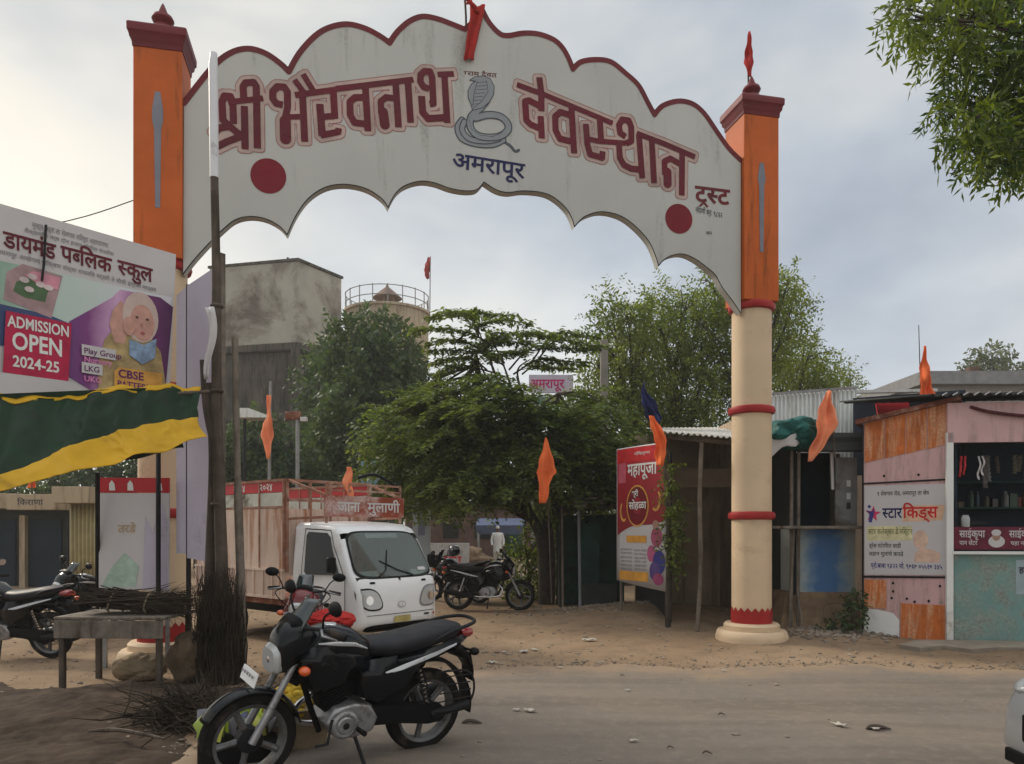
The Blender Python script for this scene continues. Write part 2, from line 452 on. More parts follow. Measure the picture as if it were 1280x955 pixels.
class MB:
    def __init__(s):
        s.v = []; s.f = []

    def add(s, vs, fs):
        b = len(s.v)
        s.v.extend([tuple(p) for p in vs])
        s.f.extend([tuple(i + b for i in f) for f in fs])
        return s

    def box(s, c, size, rz=0.0, rx=0.0, ry=0.0):
        m = Matrix.Rotation(rz, 3, 'Z') @ Matrix.Rotation(ry, 3, 'Y') @ Matrix.Rotation(rx, 3, 'X')
        h = [x / 2 for x in size]
        vs = [Vector(c) + m @ Vector((sx * h[0], sy * h[1], sz * h[2])) for sx in (-1, 1) for sy in (-1, 1) for sz in (-1, 1)]
        return s.add(vs, [(0, 1, 3, 2), (4, 6, 7, 5), (0, 4, 5, 1), (2, 3, 7, 6), (0, 2, 6, 4), (1, 5, 7, 3)])

    def bar(s, p0, p1, w, h):
        """square bar between two points"""
        p0 = Vector(p0); p1 = Vector(p1)
        d = (p1 - p0).normalized()
        up = Vector((0, 0, 1)) if abs(d.z) < 0.9 else Vector((0, 1, 0))
        a = d.cross(up).normalized() * (w / 2); b = a.cross(d).normalized() * (h / 2)
        vs = [p + sa * a + sb * b for p in (p0, p1) for sa, sb in ((-1, -1), (1, -1), (1, 1), (-1, 1))]
        return s.add(vs, [(3, 2, 1, 0), (4, 5, 6, 7), (0, 1, 5, 4), (1, 2, 6, 5), (2, 3, 7, 6), (3, 0, 4, 7)])

    def tube(s, path, radii, n=10, caps=True, flat_=1.0):
        path = [Vector(p) for p in path]
        if not hasattr(radii, '__len__'):
            radii = [radii] * len(path)
        rings = []
        prev = None
        for i, p in enumerate(path):
            if i == 0: t = path[1] - p
            elif i == len(path) - 1: t = p - path[i - 1]
            else: t = (path[i + 1] - p).normalized() + (p - path[i - 1]).normalized()
            t.normalize()
            if prev is None:
                up = Vector((0, 0, 1)) if abs(t.z) < 0.9 else Vector((1, 0, 0))
                a = t.cross(up).normalized()
            else:
                a = (prev - t * prev.dot(t)).normalized()
            prev = a
            b = t.cross(a)
            rings.append([p + radii[i] * (cos(2 * pi * k / n) * a + sin(2 * pi * k / n) * b * flat_) for k in range(n)])
        return s.loft(rings, caps)

    def loft(s, rings, caps=True, closed=False):
        n = len(rings[0])
        vs = [p for r in rings for p in r]
        fs = []
        m = len(rings)
        for i in range(m if closed else m - 1):
            j = (i + 1) % m
            for k in range(n):
                k2 = (k + 1) % n
                fs.append((i * n + k, i * n + k2, j * n + k2, j * n + k))
        if caps and not closed:
            fs.append(tuple(reversed(range(n))))
            fs.append(tuple((m - 1) * n + k for k in range(n)))
        return s.add(vs, fs)

    def lathe(s, prof, n=24, o=(0, 0, 0), axis='Z', closed=False):
        """profile of (radius, height) about an axis"""
        rings = []
        for r, h in prof:
            ring = []
            for k in range(n):
                a = 2 * pi * k / n
                if axis == 'Z': q = (r * cos(a), r * sin(a), h)
                elif axis == 'Y': q = (r * sin(a), h, r * cos(a))
                else: q = (h, r * cos(a), r * sin(a))
                ring.append(Vector(o) + Vector(q))
            rings.append(ring)
        return s.loft(rings, not closed, closed)

    def cyl(s, p0, p1, r, n=16):
        return s.tube([p0, p1], [r, r], n)

    def ball(s, c, r, n=14, m=9):
        r = r if hasattr(r, '__len__') else (r, r, r)
        rings = []
        for i in range(m):
            a = pi * (i + 0.02) / (m - 1 + 0.04)
            rings.append([Vector((c[0] + r[0] * sin(a) * cos(2 * pi * k / n), c[1] + r[1] * sin(a) * sin(2 * pi * k / n), c[2] - r[2] * cos(a))) for k in range(n)])
        return s.loft(rings, True)

    def prism(s, poly, F, w0, w1):
        """2-D outline (u,v) in frame F extruded from w0 to w1"""
        n = len(poly)
        area = sum(poly[i][0] * poly[(i + 1) % n][1] - poly[(i + 1) % n][0] * poly[i][1] for i in range(n))
        if area < 0: poly = poly[::-1]
        from mathutils.geometry import tessellate_polygon
        tris = tessellate_polygon([[Vector((p[0], p[1], 0)) for p in poly]])
        vs = [F(p[0], p[1], w0) for p in poly] + [F(p[0], p[1], w1) for p in poly]
        fs = []
        for t in tris:
            a, b, c = t
            cr = (poly[b][0] - poly[a][0]) * (poly[c][1] - poly[a][1]) - (poly[b][1] - poly[a][1]) * (poly[c][0] - poly[a][0])
            if cr < 0: t = (a, c, b)
            fs.append(tuple(i + n for i in t))
            fs.append(tuple(reversed(t)))
        for i in range(n):
            j = (i + 1) % n
            fs.append((i, j, j + n, i + n))
        return s.add(vs, fs)

    def card(s, poly, F, w=0.0):
        n = len(poly)
        area = sum(poly[i][0] * poly[(i + 1) % n][1] - poly[(i + 1) % n][0] * poly[i][1] for i in range(n))
        if area < 0: poly = poly[::-1]
        from mathutils.geometry import tessellate_polygon
        tris = tessellate_polygon([[Vector((p[0], p[1], 0)) for p in poly]])
        fs = []
        for t in tris:
            a, b, c = t
            cr = (poly[b][0] - poly[a][0]) * (poly[c][1] - poly[a][1]) - (poly[b][1] - poly[a][1]) * (poly[c][0] - poly[a][0])
            fs.append((a, c, b) if cr < 0 else t)
        return s.add([F(p[0], p[1], w) for p in poly], fs)

    def grid(s, nu, nv, fn):
        vs = [fn(i / nu, j / nv) for j in range(nv + 1) for i in range(nu + 1)]
        fs = [(j * (nu + 1) + i, j * (nu + 1) + i + 1, (j + 1) * (nu + 1) + i + 1, (j + 1) * (nu + 1) + i) for j in range(nv) for i in range(nu)]
        return s.add(vs, fs)

    def build(s, name, m, parent=None, loc=None, smooth=True, bevel=0.0, solid=0.0, sub=0, ang=38):
        me = bpy.data.meshes.new(name)
        v = s.v
        if loc is not None:
            v = [(p[0] - loc[0], p[1] - loc[1], p[2] - loc[2]) for p in v]
        me.from_pydata(v, [], s.f)
        me.materials.append(m)
        if smooth:
            me.polygons.foreach_set('use_smooth', [True] * len(me.polygons))
            if not sub: me.set_sharp_from_angle(angle=R(ang))
        me.update()
        o = bpy.data.objects.new(name, me)
        COL.objects.link(o)
        if loc is not None: o.location = loc
        if parent is not None: o.parent = parent
        if solid:
            q = o.modifiers.new('thick', 'SOLIDIFY'); q.thickness = solid; q.offset = 0
        if bevel:
            q = o.modifiers.new('edge', 'BEVEL'); q.width = bevel; q.segments = 2; q.limit_method = 'ANGLE'; q.angle_limit = R(40)
            q.harden_normals = False
        if sub:
            q = o.modifiers.new('soft', 'SUBSURF'); q.levels = sub; q.render_levels = sub
        return o


def ident(u, v, w=0.0):
    return Vector((u, v, w))


def smooth_path(pts, n=5):
    """Catmull-Rom through the points"""
    pts = [Vector(p) for p in pts]
    out = []
    for i in range(len(pts) - 1):
        p0 = pts[max(i - 1, 0)]; p1 = pts[i]; p2 = pts[i + 1]; p3 = pts[min(i + 2, len(pts) - 1)]
        for k in range(n):
            t = k / n
            out.append(0.5 * ((2 * p1) + (p2 - p0) * t + (2 * p0 - 5 * p1 + 4 * p2 - p3) * t * t + (3 * p1 - p0 - 3 * p2 + p3) * t ** 3))
    out.append(pts[-1])
    return out


# ------------------------------------------------------------------ painted strokes (merged outline by marching squares)


def ink_field(strokes, X, Y):
    f = np.full(X.shape, 9.0)
    for st in strokes:
        pts, r = st[0], st[1]
        rnd = len(st) > 2 and st[2]
        for i in range(len(pts) - 1):
            ax, ay = pts[i]; bx, by = pts[i + 1]
            L = sqrt((bx - ax) ** 2 + (by - ay) ** 2) + 1e-9
            dx, dy = (bx - ax) / L, (by - ay) / L
            t = (X - ax) * dx + (Y - ay) * dy
            n = -(X - ax) * dy + (Y - ay) * dx
            qx = np.abs(t - L / 2) - L / 2; qy = np.abs(n) - r
            d = np.hypot(np.maximum(qx, 0), np.maximum(qy, 0)) + np.minimum(np.maximum(qx, qy), 0)
            f = np.minimum(f, d)
            if i > 0 or rnd:
                f = np.minimum(f, np.hypot(X - ax, Y - ay) - r)
            if rnd and i == len(pts) - 2:
                f = np.minimum(f, np.hypot(X - bx, Y - by) - r)
    return f


def ink(mb, strokes, F, w, res, grow=0.0, hole=None, field=None):
    """fills the region within the strokes (grown by `grow`, minus the part nearer than `hole`)"""
    xs = [p[0] for s_ in strokes for p in s_[0]]; ys = [p[1] for s_ in strokes for p in s_[0]]
    pad = max(s_[1] for s_ in strokes) + grow + 3 * res
    x0, x1, y0, y1 = min(xs) - pad, max(xs) + pad, min(ys) - pad, max(ys) + pad
    nx = int((x1 - x0) / res) + 2; ny = int((y1 - y0) / res) + 2
    gx = x0 + res * np.arange(nx); gy = y0 + res * np.arange(ny)
    X, Y = np.meshgrid(gx, gy)
    d = ink_field(strokes, X, Y)
    f = d - grow
    if hole is not None:
        f = np.maximum(f, hole - d)
    ins = f < 0
    vs, fs = [], []
    full = ins[:-1, :-1] & ins[1:, :-1] & ins[:-1, 1:] & ins[1:, 1:]
    anyc = ins[:-1, :-1] | ins[1:, :-1] | ins[:-1, 1:] | ins[1:, 1:]
    for j in range(ny - 1):
        row = full[j]
        i = 0
        while i < nx - 1:
            if row[i]:
                k = i
                while k < nx - 1 and row[k]: k += 1
                b = len(vs)
                vs += [F(gx[i], gy[j], w), F(gx[k], gy[j], w), F(gx[k], gy[j + 1], w), F(gx[i], gy[j + 1], w)]
                fs.append((b, b + 1, b + 2, b + 3))
                i = k
            else:
                i += 1
    for j, i in zip(*np.nonzero(anyc & ~full)):
        c = [(gx[i], gy[j], f[j, i]), (gx[i + 1], gy[j], f[j, i + 1]), (gx[i + 1], gy[j + 1], f[j + 1, i + 1]), (gx[i], gy[j + 1], f[j + 1, i])]
        poly = []
        for k in range(4):
            a, b2 = c[k], c[(k + 1) % 4]
            if a[2] < 0: poly.append((a[0], a[1]))
            if (a[2] < 0) != (b2[2] < 0):
                t = a[2] / (a[2] - b2[2])
                poly.append((a[0] + t * (b2[0] - a[0]), a[1] + t * (b2[1] - a[1])))
        if len(poly) >= 3:
            b = len(vs)
            vs += [F(p[0], p[1], w) for p in poly]
            fs.append(tuple(range(b, b + len(poly))))
    mb.add(vs, fs)
    return mb


# ------------------------------------------------------------------ lettering


def _glyphs(s, bold):
    c = bpy.data.curves.new('txt', 'FONT')
    c.body = s; c.size = 1.0; c.offset = bold; c.resolution_u = 3
    o = bpy.data.objects.new('txt', c)
    me = bpy.data.meshes.new_from_object(o)
    vs = [(v.co.x, v.co.y) for v in me.vertices]
    fs = [tuple(p.vertices) for p in me.polygons]
    bpy.data.objects.remove(o); bpy.data.curves.remove(c); bpy.data.meshes.remove(me)
    return vs, fs


_adv = {}


def advance(s):
    if s not in _adv:
        a = _glyphs(s + 'l', 0)[0]; b = _glyphs('l', 0)[0]
        _adv[s] = max(p[0] for p in a) - max(p[0] for p in b)
    return _adv[s]


def clip_right(vs, fs, xc):
    """keeps the part of a glyph left of xc (half letter forms)"""
    nv, nf = [], []
    for f in fs:
        poly = [vs[i] for i in f]
        out = []
        for k in range(len(poly)):
            a, b = poly[k], poly[(k + 1) % len(poly)]
            if a[0] <= xc: out.append(a)
            if (a[0] <= xc) != (b[0] <= xc):
                t = (xc - a[0]) / (b[0] - a[0])
                out.append((xc, a[1] + t * (b[1] - a[1])))
        if len(out) >= 3:
            b0 = len(nv)
            nv += out
            nf.append(tuple(range(b0, b0 + len(out))))
    return nv, nf


def text2d(s, bold=0.0):
    """lettering of height 1 em; '^' before a Devanagari letter gives its half form; one depth step per letter"""
    vs, fs, x = [], [], 0.0
    i = 0
    toks = []
    cur = ''
    while i < len(s):
        if s[i] == '^':
            if cur: toks.append((cur, False)); cur = ''
            toks.append((s[i + 1], True)); i += 2
        else:
            cur += s[i]; i += 1
    if cur: toks.append((cur, False))
    step = 0
    for t, half in toks:
        gv, gf = _glyphs(t, bold)
        if half:
            low = [p[0] for p in gv if p[1] < 0.15]
            bar = max(low) if low else max(p[0] for p in gv)
            xc = bar - 0.085 - 2 * bold
            gv, gf = clip_right(gv, gf, xc)
            ad = xc
        else:
            ad = advance(t)
        # islands get staggered depth so overlapping head lines never share a plane
        par = list(range(len(gv)))

        def fnd(a):
            while par[a] != a:
                par[a] = par[par[a]]; a = par[a]
            return a
        for f in gf:
            for k in f[1:]:
                par[fnd(k)] = fnd(f[0])
        order = {}
        b = len(vs)
        for k, p in enumerate(gv):
            r = fnd(k)
            if r not in order:
                order[r] = step; step += 1
            vs.append((p[0] + x, p[1], (order[r] % 4)))
        fs += [tuple(k + b for k in f) for f in gf]
        x += ad
    return vs, fs, x


def letter(mb, s, F, u, v, size, w=0.003, bold=0.0, align='L', slope=0.0, stretch=1.0, dz=0.0006):
    vs, fs, adv = text2d(s, bold)
    wd = adv * size * stretch
    x0 = u - (wd if align == 'R' else wd / 2 if align == 'C' else 0)
    pts = []
    for p in vs:
        du = p[0] * size * stretch; dv = p[1] * size
        pts.append(F(x0 + du * cos(slope) - dv * sin(slope), v + du * sin(slope) + dv * cos(slope), w + p[2] * dz))
    mb.add(pts, fs)
    return wd


def fit_letter(mb, s, F, u0, u1, v, size, **kw):
    """lettering stretched to run from u0 to u1"""
    adv = text2d(s, kw.get('bold', 0.0))[2]
    st = (u1 - u0) / (adv * size)
    letter(mb, s, F, u0, v, size, stretch=st, **kw)
# ------------------------------------------------------------------ ground and road


def gz(x, y):
    z = 0.012 * sin(x * 1.7 + 0.6 * y) * cos(y * 1.3 - 0.4 * x)
    z += 0.02 * sin(x * 0.41 + 2) * sin(y * 0.37)
    z += 0.24 * math.exp(-(((x - 2.6) / 1.7) ** 2 + ((y - 14.2) / 1.5) ** 2))       # dirt bank before the shed
    z += 0.10 * math.exp(-(((x - 4.9) / 1.2) ** 2 + ((y - 11.6) / 0.7) ** 2))
    z += 0.03 * math.exp(-(((x + 3.0) / 1.8) ** 2 + ((y - 6.8) / 0.9) ** 2))
    return z


def road_gap(x, y):
    """signed distance-like value, > 0 on the asphalt"""
    edge = 9.05 + 0.05 * x - 0.0095 * x * abs(x) + 0.12 * sin(x * 1.9) + 0.07 * sin(x * 4.7 + 1) + 0.04 * sin(x * 11)
    a = edge - y
    lx = -2.55 + 0.10 * (y - 5) + 0.10 * sin(y * 2.3) + 0.05 * sin(y * 6)
    return min(a, (x - lx) * 0.9)


def axis(lo, hi, fine_lo, fine_hi, st, grow=1.18):
    a = list(np.arange(fine_lo, fine_hi + 1e-6, st))
    s_, x = st, fine_hi
    while x < hi:
        s_ *= grow; x += s_; a.append(x)
    s_, x = st, fine_lo
    while x > lo:
        s_ *= grow; x -= s_; a.insert(0, x)
    return a


def ground_mat():
    m, nt, p = base_mat('dusty_earth')
    t = N(nt, 'ShaderNodeTexCoord'); v = t.outputs['Object']
    a = noise(nt, v, 0.35, 6, 0.6, 0.3)
    c = ramp(nt, a, [(0.3, (0.205, 0.134, 0.080)), (0.5, (0.265, 0.182, 0.114)), (0.7, (0.315, 0.228, 0.150))])
    b = noise(nt, v, 2.6, 8, 0.7)
    c = mixc(nt, ramp(nt, b, [(0.48, 0.0), (0.66, 0.5)]), c, (0.115, 0.078, 0.052))
    g = noise(nt, v, 38, 4, 0.7)
    c = mixc(nt, ramp(nt, g, [(0.5, 0.0), (0.75, 0.55)]), c, (0.32, 0.265, 0.205))
    c = mixc(nt, ramp(nt, noise(nt, v, 21, 3, 0.6), [(0.60, 0.0), (0.72, 0.6)]), c, (0.11, 0.08, 0.06))
    nt.links.new(c, p.inputs['Base Color'])
    p.inputs['Roughness'].default_value = 0.95
    p.inputs['Specular IOR Level'].default_value = 0.15
    bp = N(nt, 'ShaderNodeBump'); bp.inputs['Strength'].default_value = 0.6; bp.inputs['Distance'].default_value = 0.03
    h = N(nt, 'ShaderNodeMath', operation='ADD')
    nt.links.new(noise(nt, v, 5, 8, 0.75), h.inputs[0]); nt.links.new(g, h.inputs[1])
    nt.links.new(h.outputs[0], bp.inputs['Height']); nt.links.new(bp.outputs[0], p.inputs['Normal'])
    return m


def road_mat():
    m, nt, p = base_mat('dusty_asphalt')
    t = N(nt, 'ShaderNodeTexCoord'); v = t.outputs['Object']
    at_ = N(nt, 'ShaderNodeAttribute', attribute_name='dust')
    agg = noise(nt, v, 120, 5, 0.8)
    c = ramp(nt, agg, [(0.38, (0.095, 0.082, 0.071)), (0.62, (0.192, 0.162, 0.135))])
    pt = noise(nt, v, 0.8, 6, 0.6)
    c = mixc(nt, ramp(nt, pt, [(0.42, 0.25), (0.68, 0.75)]), c, (0.205, 0.166, 0.130))
    mp_ = N(nt, 'ShaderNodeMapping'); mp_.inputs['Scale'].default_value = (0.16, 1.5, 1)
    mp_.inputs['Rotation'].default_value = (0, 0, R(-4)); nt.links.new(v, mp_.inputs[0])
    trk = noise(nt, mp_.outputs[0], 1.1, 5, 0.6)
    c = mixc(nt, ramp(nt, trk, [(0.45, 0.0), (0.60, 0.6)]), c, (0.112, 0.090, 0.071))
    c = mixc(nt, ramp(nt, noise(nt, v, 9, 8, 0.75), [(0.50, 0.0), (0.66, 0.5)]), c, (0.235, 0.192, 0.152))
    c = mixc(nt, ramp(nt, noise(nt, v, 26, 5, 0.7), [(0.62, 0.0), (0.70, 0.55)]), c, (0.075, 0.064, 0.056))
    # windblown dust thickening towards the broken edge
    sm = N(nt, 'ShaderNodeMath', operation='ADD')
    nt.links.new(at_.outputs['Fac'], sm.inputs[0])
    nt.links.new(maprange(nt, noise(nt, v, 2.2, 7, 0.7), 0.3, 0.7, -0.35, 0.35), sm.inputs[1])
    c = mixc(nt, ramp(nt, sm.outputs[0], [(0.25, 0.0), (0.8, 1.0)]), c, (0.25, 0.18, 0.122))
    nt.links.new(c, p.inputs['Base Color'])
    p.inputs['Roughness'].default_value = 0.88
    p.inputs['Specular IOR Level'].default_value = 0.25
    bp = N(nt, 'ShaderNodeBump'); bp.inputs['Strength'].default_value = 0.35; bp.inputs['Distance'].default_value = 0.012
    nt.links.new(noise(nt, v, 70, 5, 0.7), bp.inputs['Height']); nt.links.new(bp.outputs[0], p.inputs['Normal'])
    return m


xs_ = axis(-160, 160, -9, 11, 0.16); ys_ = axis(-40, 420, 2.4, 18, 0.16)
g = MB()
nx_, ny_ = len(xs_), len(ys_)
g.v = [(x, y, gz(x, y) - 0.03 * (1 if road_gap(x, y) > 0.25 else 0)) for y in ys_ for x in xs_]
g.f = [(j * nx_ + i, j * nx_ + i + 1, (j + 1) * nx_ + i + 1, (j + 1) * nx_ + i) for j in range(ny_ - 1) for i in range(nx_ - 1)]
tag(g.build('ground', ground_mat()), kind='structure')

xr = axis(-4, 120, -4, 10, 0.1); yr = axis(-30, 9.9, 2.2, 9.9, 0.1)
g = MB()
idx = {}
dust = []
for j, y in enumerate(yr):
    for i, x in enumerate(xr):
        d_ = road_gap(x, y)
        if d_ > -0.25:
            idx[(i, j)] = len(g.v)
            g.v.append((x, y, gz(x, y) + 0.022 - 0.045 * max(0, min(1, (0.22 - d_) / 0.4))))
            dust.append(max(0.0, 1.0 - max(0.0, d_) / 1.15))
for j in range(len(yr) - 1):
    for i in range(len(xr) - 1):
        q = [(i, j), (i + 1, j), (i + 1, j + 1), (i, j + 1)]
        if all(k in idx for k in q): g.f.append(tuple(idx[k] for k in q))
road = tag(g.build('road', road_mat()), kind='structure')
at2 = road.data.attributes.new('dust', 'FLOAT', 'POINT')
at2.data.foreach_set('value', dust)

# ------------------------------------------------------------------ the entrance gate
TH = atan2(1.75, 7.87)
GL = sqrt(1.75 ** 2 + 7.87 ** 2)
GO = Vector((-4.34, 9.45, 0))
gate = thing('entrance_gate', 'tall orange and cream pillared village gateway with scalloped white painted arch over the road', 'gateway', GO, TH)


def gl(px, py, v=-0.215):
    """photo pixel -> (along, height) on the plane of the painted face"""
    dx, dy = (px - CX) / FPX, 1.0
    # world to gate axes
    ox, oy = -GO.x, -GO.y
    c, s = cos(TH), sin(TH)
    lox, loy = ox * c + oy * s, -ox * s + oy * c
    ldx, ldy = dx * c + dy * s, -dx * s + dy * c
    t = (v - loy) / ldy
    return (lox + ldx * t, EYE + (HZ - py) / FPX * t)


GF = lambda v: (lambda u, z, w=0.0: Vector((u, v - w, z)))       # frame on the painted face, w towards the viewer
HS = 0.275


def pillar(x, stripe, zc):
    pb = MB().lathe([(0.285, 0.38), (0.282, 4.83)], 36, (x, 0, 0)).build('pillar', M['cream'], gate)
    sh = MB().box((x, 0, (4.93 + zc + 0.02) / 2), (2 * HS, 2 * HS, zc + 0.02 - 4.93)).build('shaft', M['orange'], pb, bevel=0.008)
    sq = lambda h, z: [Vector((x + a * h, b * h, z)) for a, b in ((-1, -1), (1, -1), (1, 1), (-1, 1))]
    MB().loft([sq(0.285, zc), sq(0.29, zc + 0.07), sq(0.312, zc + 0.10), sq(0.318, zc + 0.15), sq(0.335, zc + 0.17), sq(0.338, zc + 0.25), sq(0.325, zc + 0.27), sq(0.24, zc + 0.30)]).build('cap', M['maroon'], pb, bevel=0.006)
    f = zc + 0.30
    MB().lathe([(0.215, f), (0.18, f + 0.05), (0.13, f + 0.11), (0.09, f + 0.14), (0.085, f + 0.16), (0.115, f + 0.185), (0.132, f + 0.22), (0.115, f + 0.26), (0.065, f + 0.285),
                (0.05, f + 0.33), (0.022, f + 0.40), (0.006, f + 0.43)], 20, (x, 0, 0)).build('finial', M['maroon'], pb)
    for z in (4.88, 3.37, 1.83):
        MB().lathe([(0.284, z - 0.06), (0.325, z - 0.045), (0.34, z), (0.325, z + 0.045), (0.284, z + 0.06)], 36, (x, 0, 0)).build('ring', M['redring'], pb)
    # zigzag painted band at the foot
    zz = MB()
    nseg = 36
    for k in range(nseg):
        a0, a1 = 2 * pi * k / nseg, 2 * pi * (k + 1) / nseg
        t0, t1 = (0.50, 0.44) if k % 2 else (0.44, 0.50)
        P = lambda a, z: (x + 0.294 * cos(a), 0.294 * sin(a), z)
        zz.add([P(a0, 0.26), P(a1, 0.26), P(a1, t1), P(a0, t0)], [(0, 1, 2, 3)])
    zz.build('painted_band', M['redring'], pb)
    MB().lathe([(0.50, -0.1), (0.52, 0.06), (0.50, 0.13), (0.47, 0.16)], 30, (x, 0, 0)).build('plinth', M['cream'], pb)
    MB().lathe([(0.40, 0.162), (0.40, 0.23), (0.37, 0.262), (0.287, 0.264)], 30, (x, 0, 0)).build('plinth', M['cream'], pb)
    z0, z1 = stripe
    MB().prism([(x - 0.028, z0), (x + 0.028, z0), (x + 0.040, z0 + 0.95), (x + 0.062, z0 + 1.05), (x + 0.062, z1 - 0.22),
                (x + 0.03, z1), (x - 0.03, z1), (x - 0.062, z1 - 0.22), (x - 0.062, z0 + 1.05), (x - 0.040, z0 + 0.95)],
               GF(-HS), 0.001, 0.006).build('painted_mace', M['bluegrey'], sh)
    return pb


pillar(0.0, (5.52, 6.92), 7.44)
pillar(GL, (5.62, 6.9), 7.58)

top_lobes = [[(230, 126), (264, 83), (287, 64), (310, 58), (332, 64), (351, 77), (361, 87)],
             [(361, 87), (374, 64), (393, 43), (411, 32), (434, 27.5), (457, 33), (476, 43), (487, 51)],
             [(487, 51), (496, 38), (511, 24.5), (528, 18), (547, 21), (566, 28), (581, 34)],
             [(581, 34), (592, 24), (602, 8)],
             [(602, 8), (611, 25), (624, 39), (635, 42), (654, 39), (673, 40), (692, 47), (703, 57), (711, 71), (716, 84)],
             [(716, 84), (726, 75), (745, 72), (764, 75), (782, 89), (798, 104), (809, 124), (818, 141)],
             [(818, 141), (828, 130), (847, 124), (865, 127), (880, 139), (896, 162), (911, 183), (926, 198)]]
bot_lobes = [[(926, 392), (916, 377), (903, 360), (894, 344), (884, 335), (869, 324), (854, 318), (839, 320), (829, 326), (823, 333)],
             [(823, 333), (820, 322), (811, 302), (794, 283), (775, 270), (752, 265), (733, 270), (724, 277), (718, 284)],
             [(718, 284), (714.6, 273), (707, 260), (692, 247), (677, 241), (654, 239), (635, 241), (620, 237.5), (605, 228)],
             [(605, 228), (596, 237.5), (581, 239), (562, 235.7), (543, 229), (525, 227), (506, 232.6), (494, 243), (485, 260)],
             [(485, 260), (477.5, 249), (460.5, 237.5), (442, 232), (423, 231), (404, 235.7), (385, 249), (370, 270), (359, 294)],
             [(359, 294), (349, 283), (332, 274), (313, 271), (294.6, 275), (279.5, 286.6), (261, 305), (242, 326), (229, 343)]]


def curve_px(lobes, v):
    out = []
    for l in lobes:
        q = smooth_path([(a, b, 0) for a, b in l], 4)
        out += q[:-1] if l is not lobes[-1] else q
    return [gl(p.x, p.y, v) for p in out]


PV = -0.21
tp = curve_px(top_lobes, PV)
bp_ = curve_px(bot_lobes, PV)
FP = GF(PV)
panel = MB().prism(tp + bp_, FP, -0.13, 0.0).build('arch_panel', M['panel'], gate, ang=30)
# maroon border that follows the scalloped top edge, proud of the face
b_ = MB()
tin = []
cx_, cz_ = GL / 2, 3.5
lines = [[gl(p.x, p.y, PV) for p in smooth_path([(a, b, 0) for a, b in l], 4)] for l in top_lobes]
border_strokes = [([(p[0], p[1] - 0.028) for p in l], 0.036, True) for l in lines]
ink(b_, border_strokes, FP, 0.004, 0.014)
# the border's thickness over the edge of the board
for l in lines:
    for a, b in zip(l[:-1], l[1:]):
        b_.add([FP(a[0], a[1] + 0.007, 0.004), FP(b[0], b[1] + 0.007, 0.004), FP(b[0], b[1] + 0.007, -0.132), FP(a[0], a[1] + 0.007, -0.132)], [(0, 1, 2, 3)])
b_.build('scalloped_border', M['maroon'], panel, smooth=False)
b_ = MB()
for l in bot_lobes:
    q = [gl(p.x, p.y, PV) for p in smooth_path([(a, b, 0) for a, b in l], 4)]
    ink(b_, [([(p[0], p[1] + 0.004) for p in q], 0.007, True)], FP, 0.003, 0.008)
b_.build('edge_line', M['darksteel'], panel, smooth=False)

# hand-painted headline, traced as brush strokes (zoomed pixel grids)
ZA = lambda x, y: gl(260 + x / 7.956, 80 + y / 7.956, PV)
ZB = lambda x, y: gl(420 + x / 7.956, 70 + y / 7.956, PV)
ZC = lambda x, y: gl(640 + x / 7.956, 80 + y / 7.956, PV)
ZD = lambda x, y: gl(780 + x / 7.956, 160 + y / 7.956, PV)
W0 = 0.043
S = []


def st(Z, pts, r=W0, rnd=False):
    S.append(([Z(*p) for p in pts], r, rnd))


# shri
st(ZA, [(255, 600), (248, 380), (225, 325), (165, 320), (140, 380), (150, 560), (225, 630), (310, 700), (360, 715)])
st(ZA, [(60, 700), (110, 640), (225, 620)])
st(ZA, [(90, 825), (190, 775), (320, 725)])
st(ZA, [(362, 420), (370, 850)]); st(ZA, [(358, 380), (350, 230), (375, 190), (455, 185), (480, 225), (485, 400), (492, 840)])
st(ZA, [(200, 385), (550, 343)], 0.036)
# bhai
st(ZA, [(745, 410), (680, 395), (645, 345), (645, 275), (690, 228), (760, 232), (790, 280), (792, 430), (770, 540)])
st(ZA, [(768, 570), (772, 745)], 0.068, True)
st(ZA, [(770, 530), (960, 525)], 0.034); st(ZA, [(940, 290), (962, 775)])
st(ZA, [(865, 312), (1273, 258)], 0.038); st(ZA, [(860, 160), (965, 300)], 0.036); st(ZA, [(945, 103), (1045, 265)], 0.036)
# ra
st(ZA, [(1246, 262), (1262, 545)]); st(ZA, [(1112, 400), (1136, 720)], 0.046); st(ZA, [(1112, 530), (1262, 520)], 0.040)
st(ZA, [(1120, 712), (1296, 678), (1300, 640)], 0.040)
# va
st(ZB, [(0, 330), (770, 237)], 0.038)
st(ZB, [(292, 300), (318, 750)]); st(ZB, [(280, 415), (190, 415), (138, 460), (142, 590), (185, 665), (300, 680)])
# naa
st(ZB, [(592, 260), (622, 712)]); st(ZB, [(590, 425), (500, 412), (445, 455), (450, 580)], 0.040); st(ZB, [(468, 560), (486, 685)], 0.062, True)
st(ZB, [(715, 250), (742, 665)])
# tha
st(ZB, [(925, 330), (870, 310), (838, 255), (842, 190), (880, 155), (935, 158), (955, 210), (968, 475), (930, 480)])
st(ZB, [(850, 400), (862, 560), (915, 625), (1090, 615)], 0.046)
st(ZB, [(1077, 180), (1106, 668)]); st(ZB, [(1010, 187), (1172, 180)], 0.036)
# de
st(ZC, [(48, 207), (330, 312), (600, 425), (1000, 592)], 0.036)
st(ZC, [(270, 135), (292, 300), (290, 470)]); st(ZC, [(290, 430), (170, 365), (130, 375), (142, 560), (185, 605), (295, 650)])
st(ZC, [(284, 520), (296, 742)])
# va
st(ZC, [(590, 435), (617, 890)]); st(ZC, [(590, 515), (480, 480), (428, 525), (432, 660), (475, 745), (600, 775)])
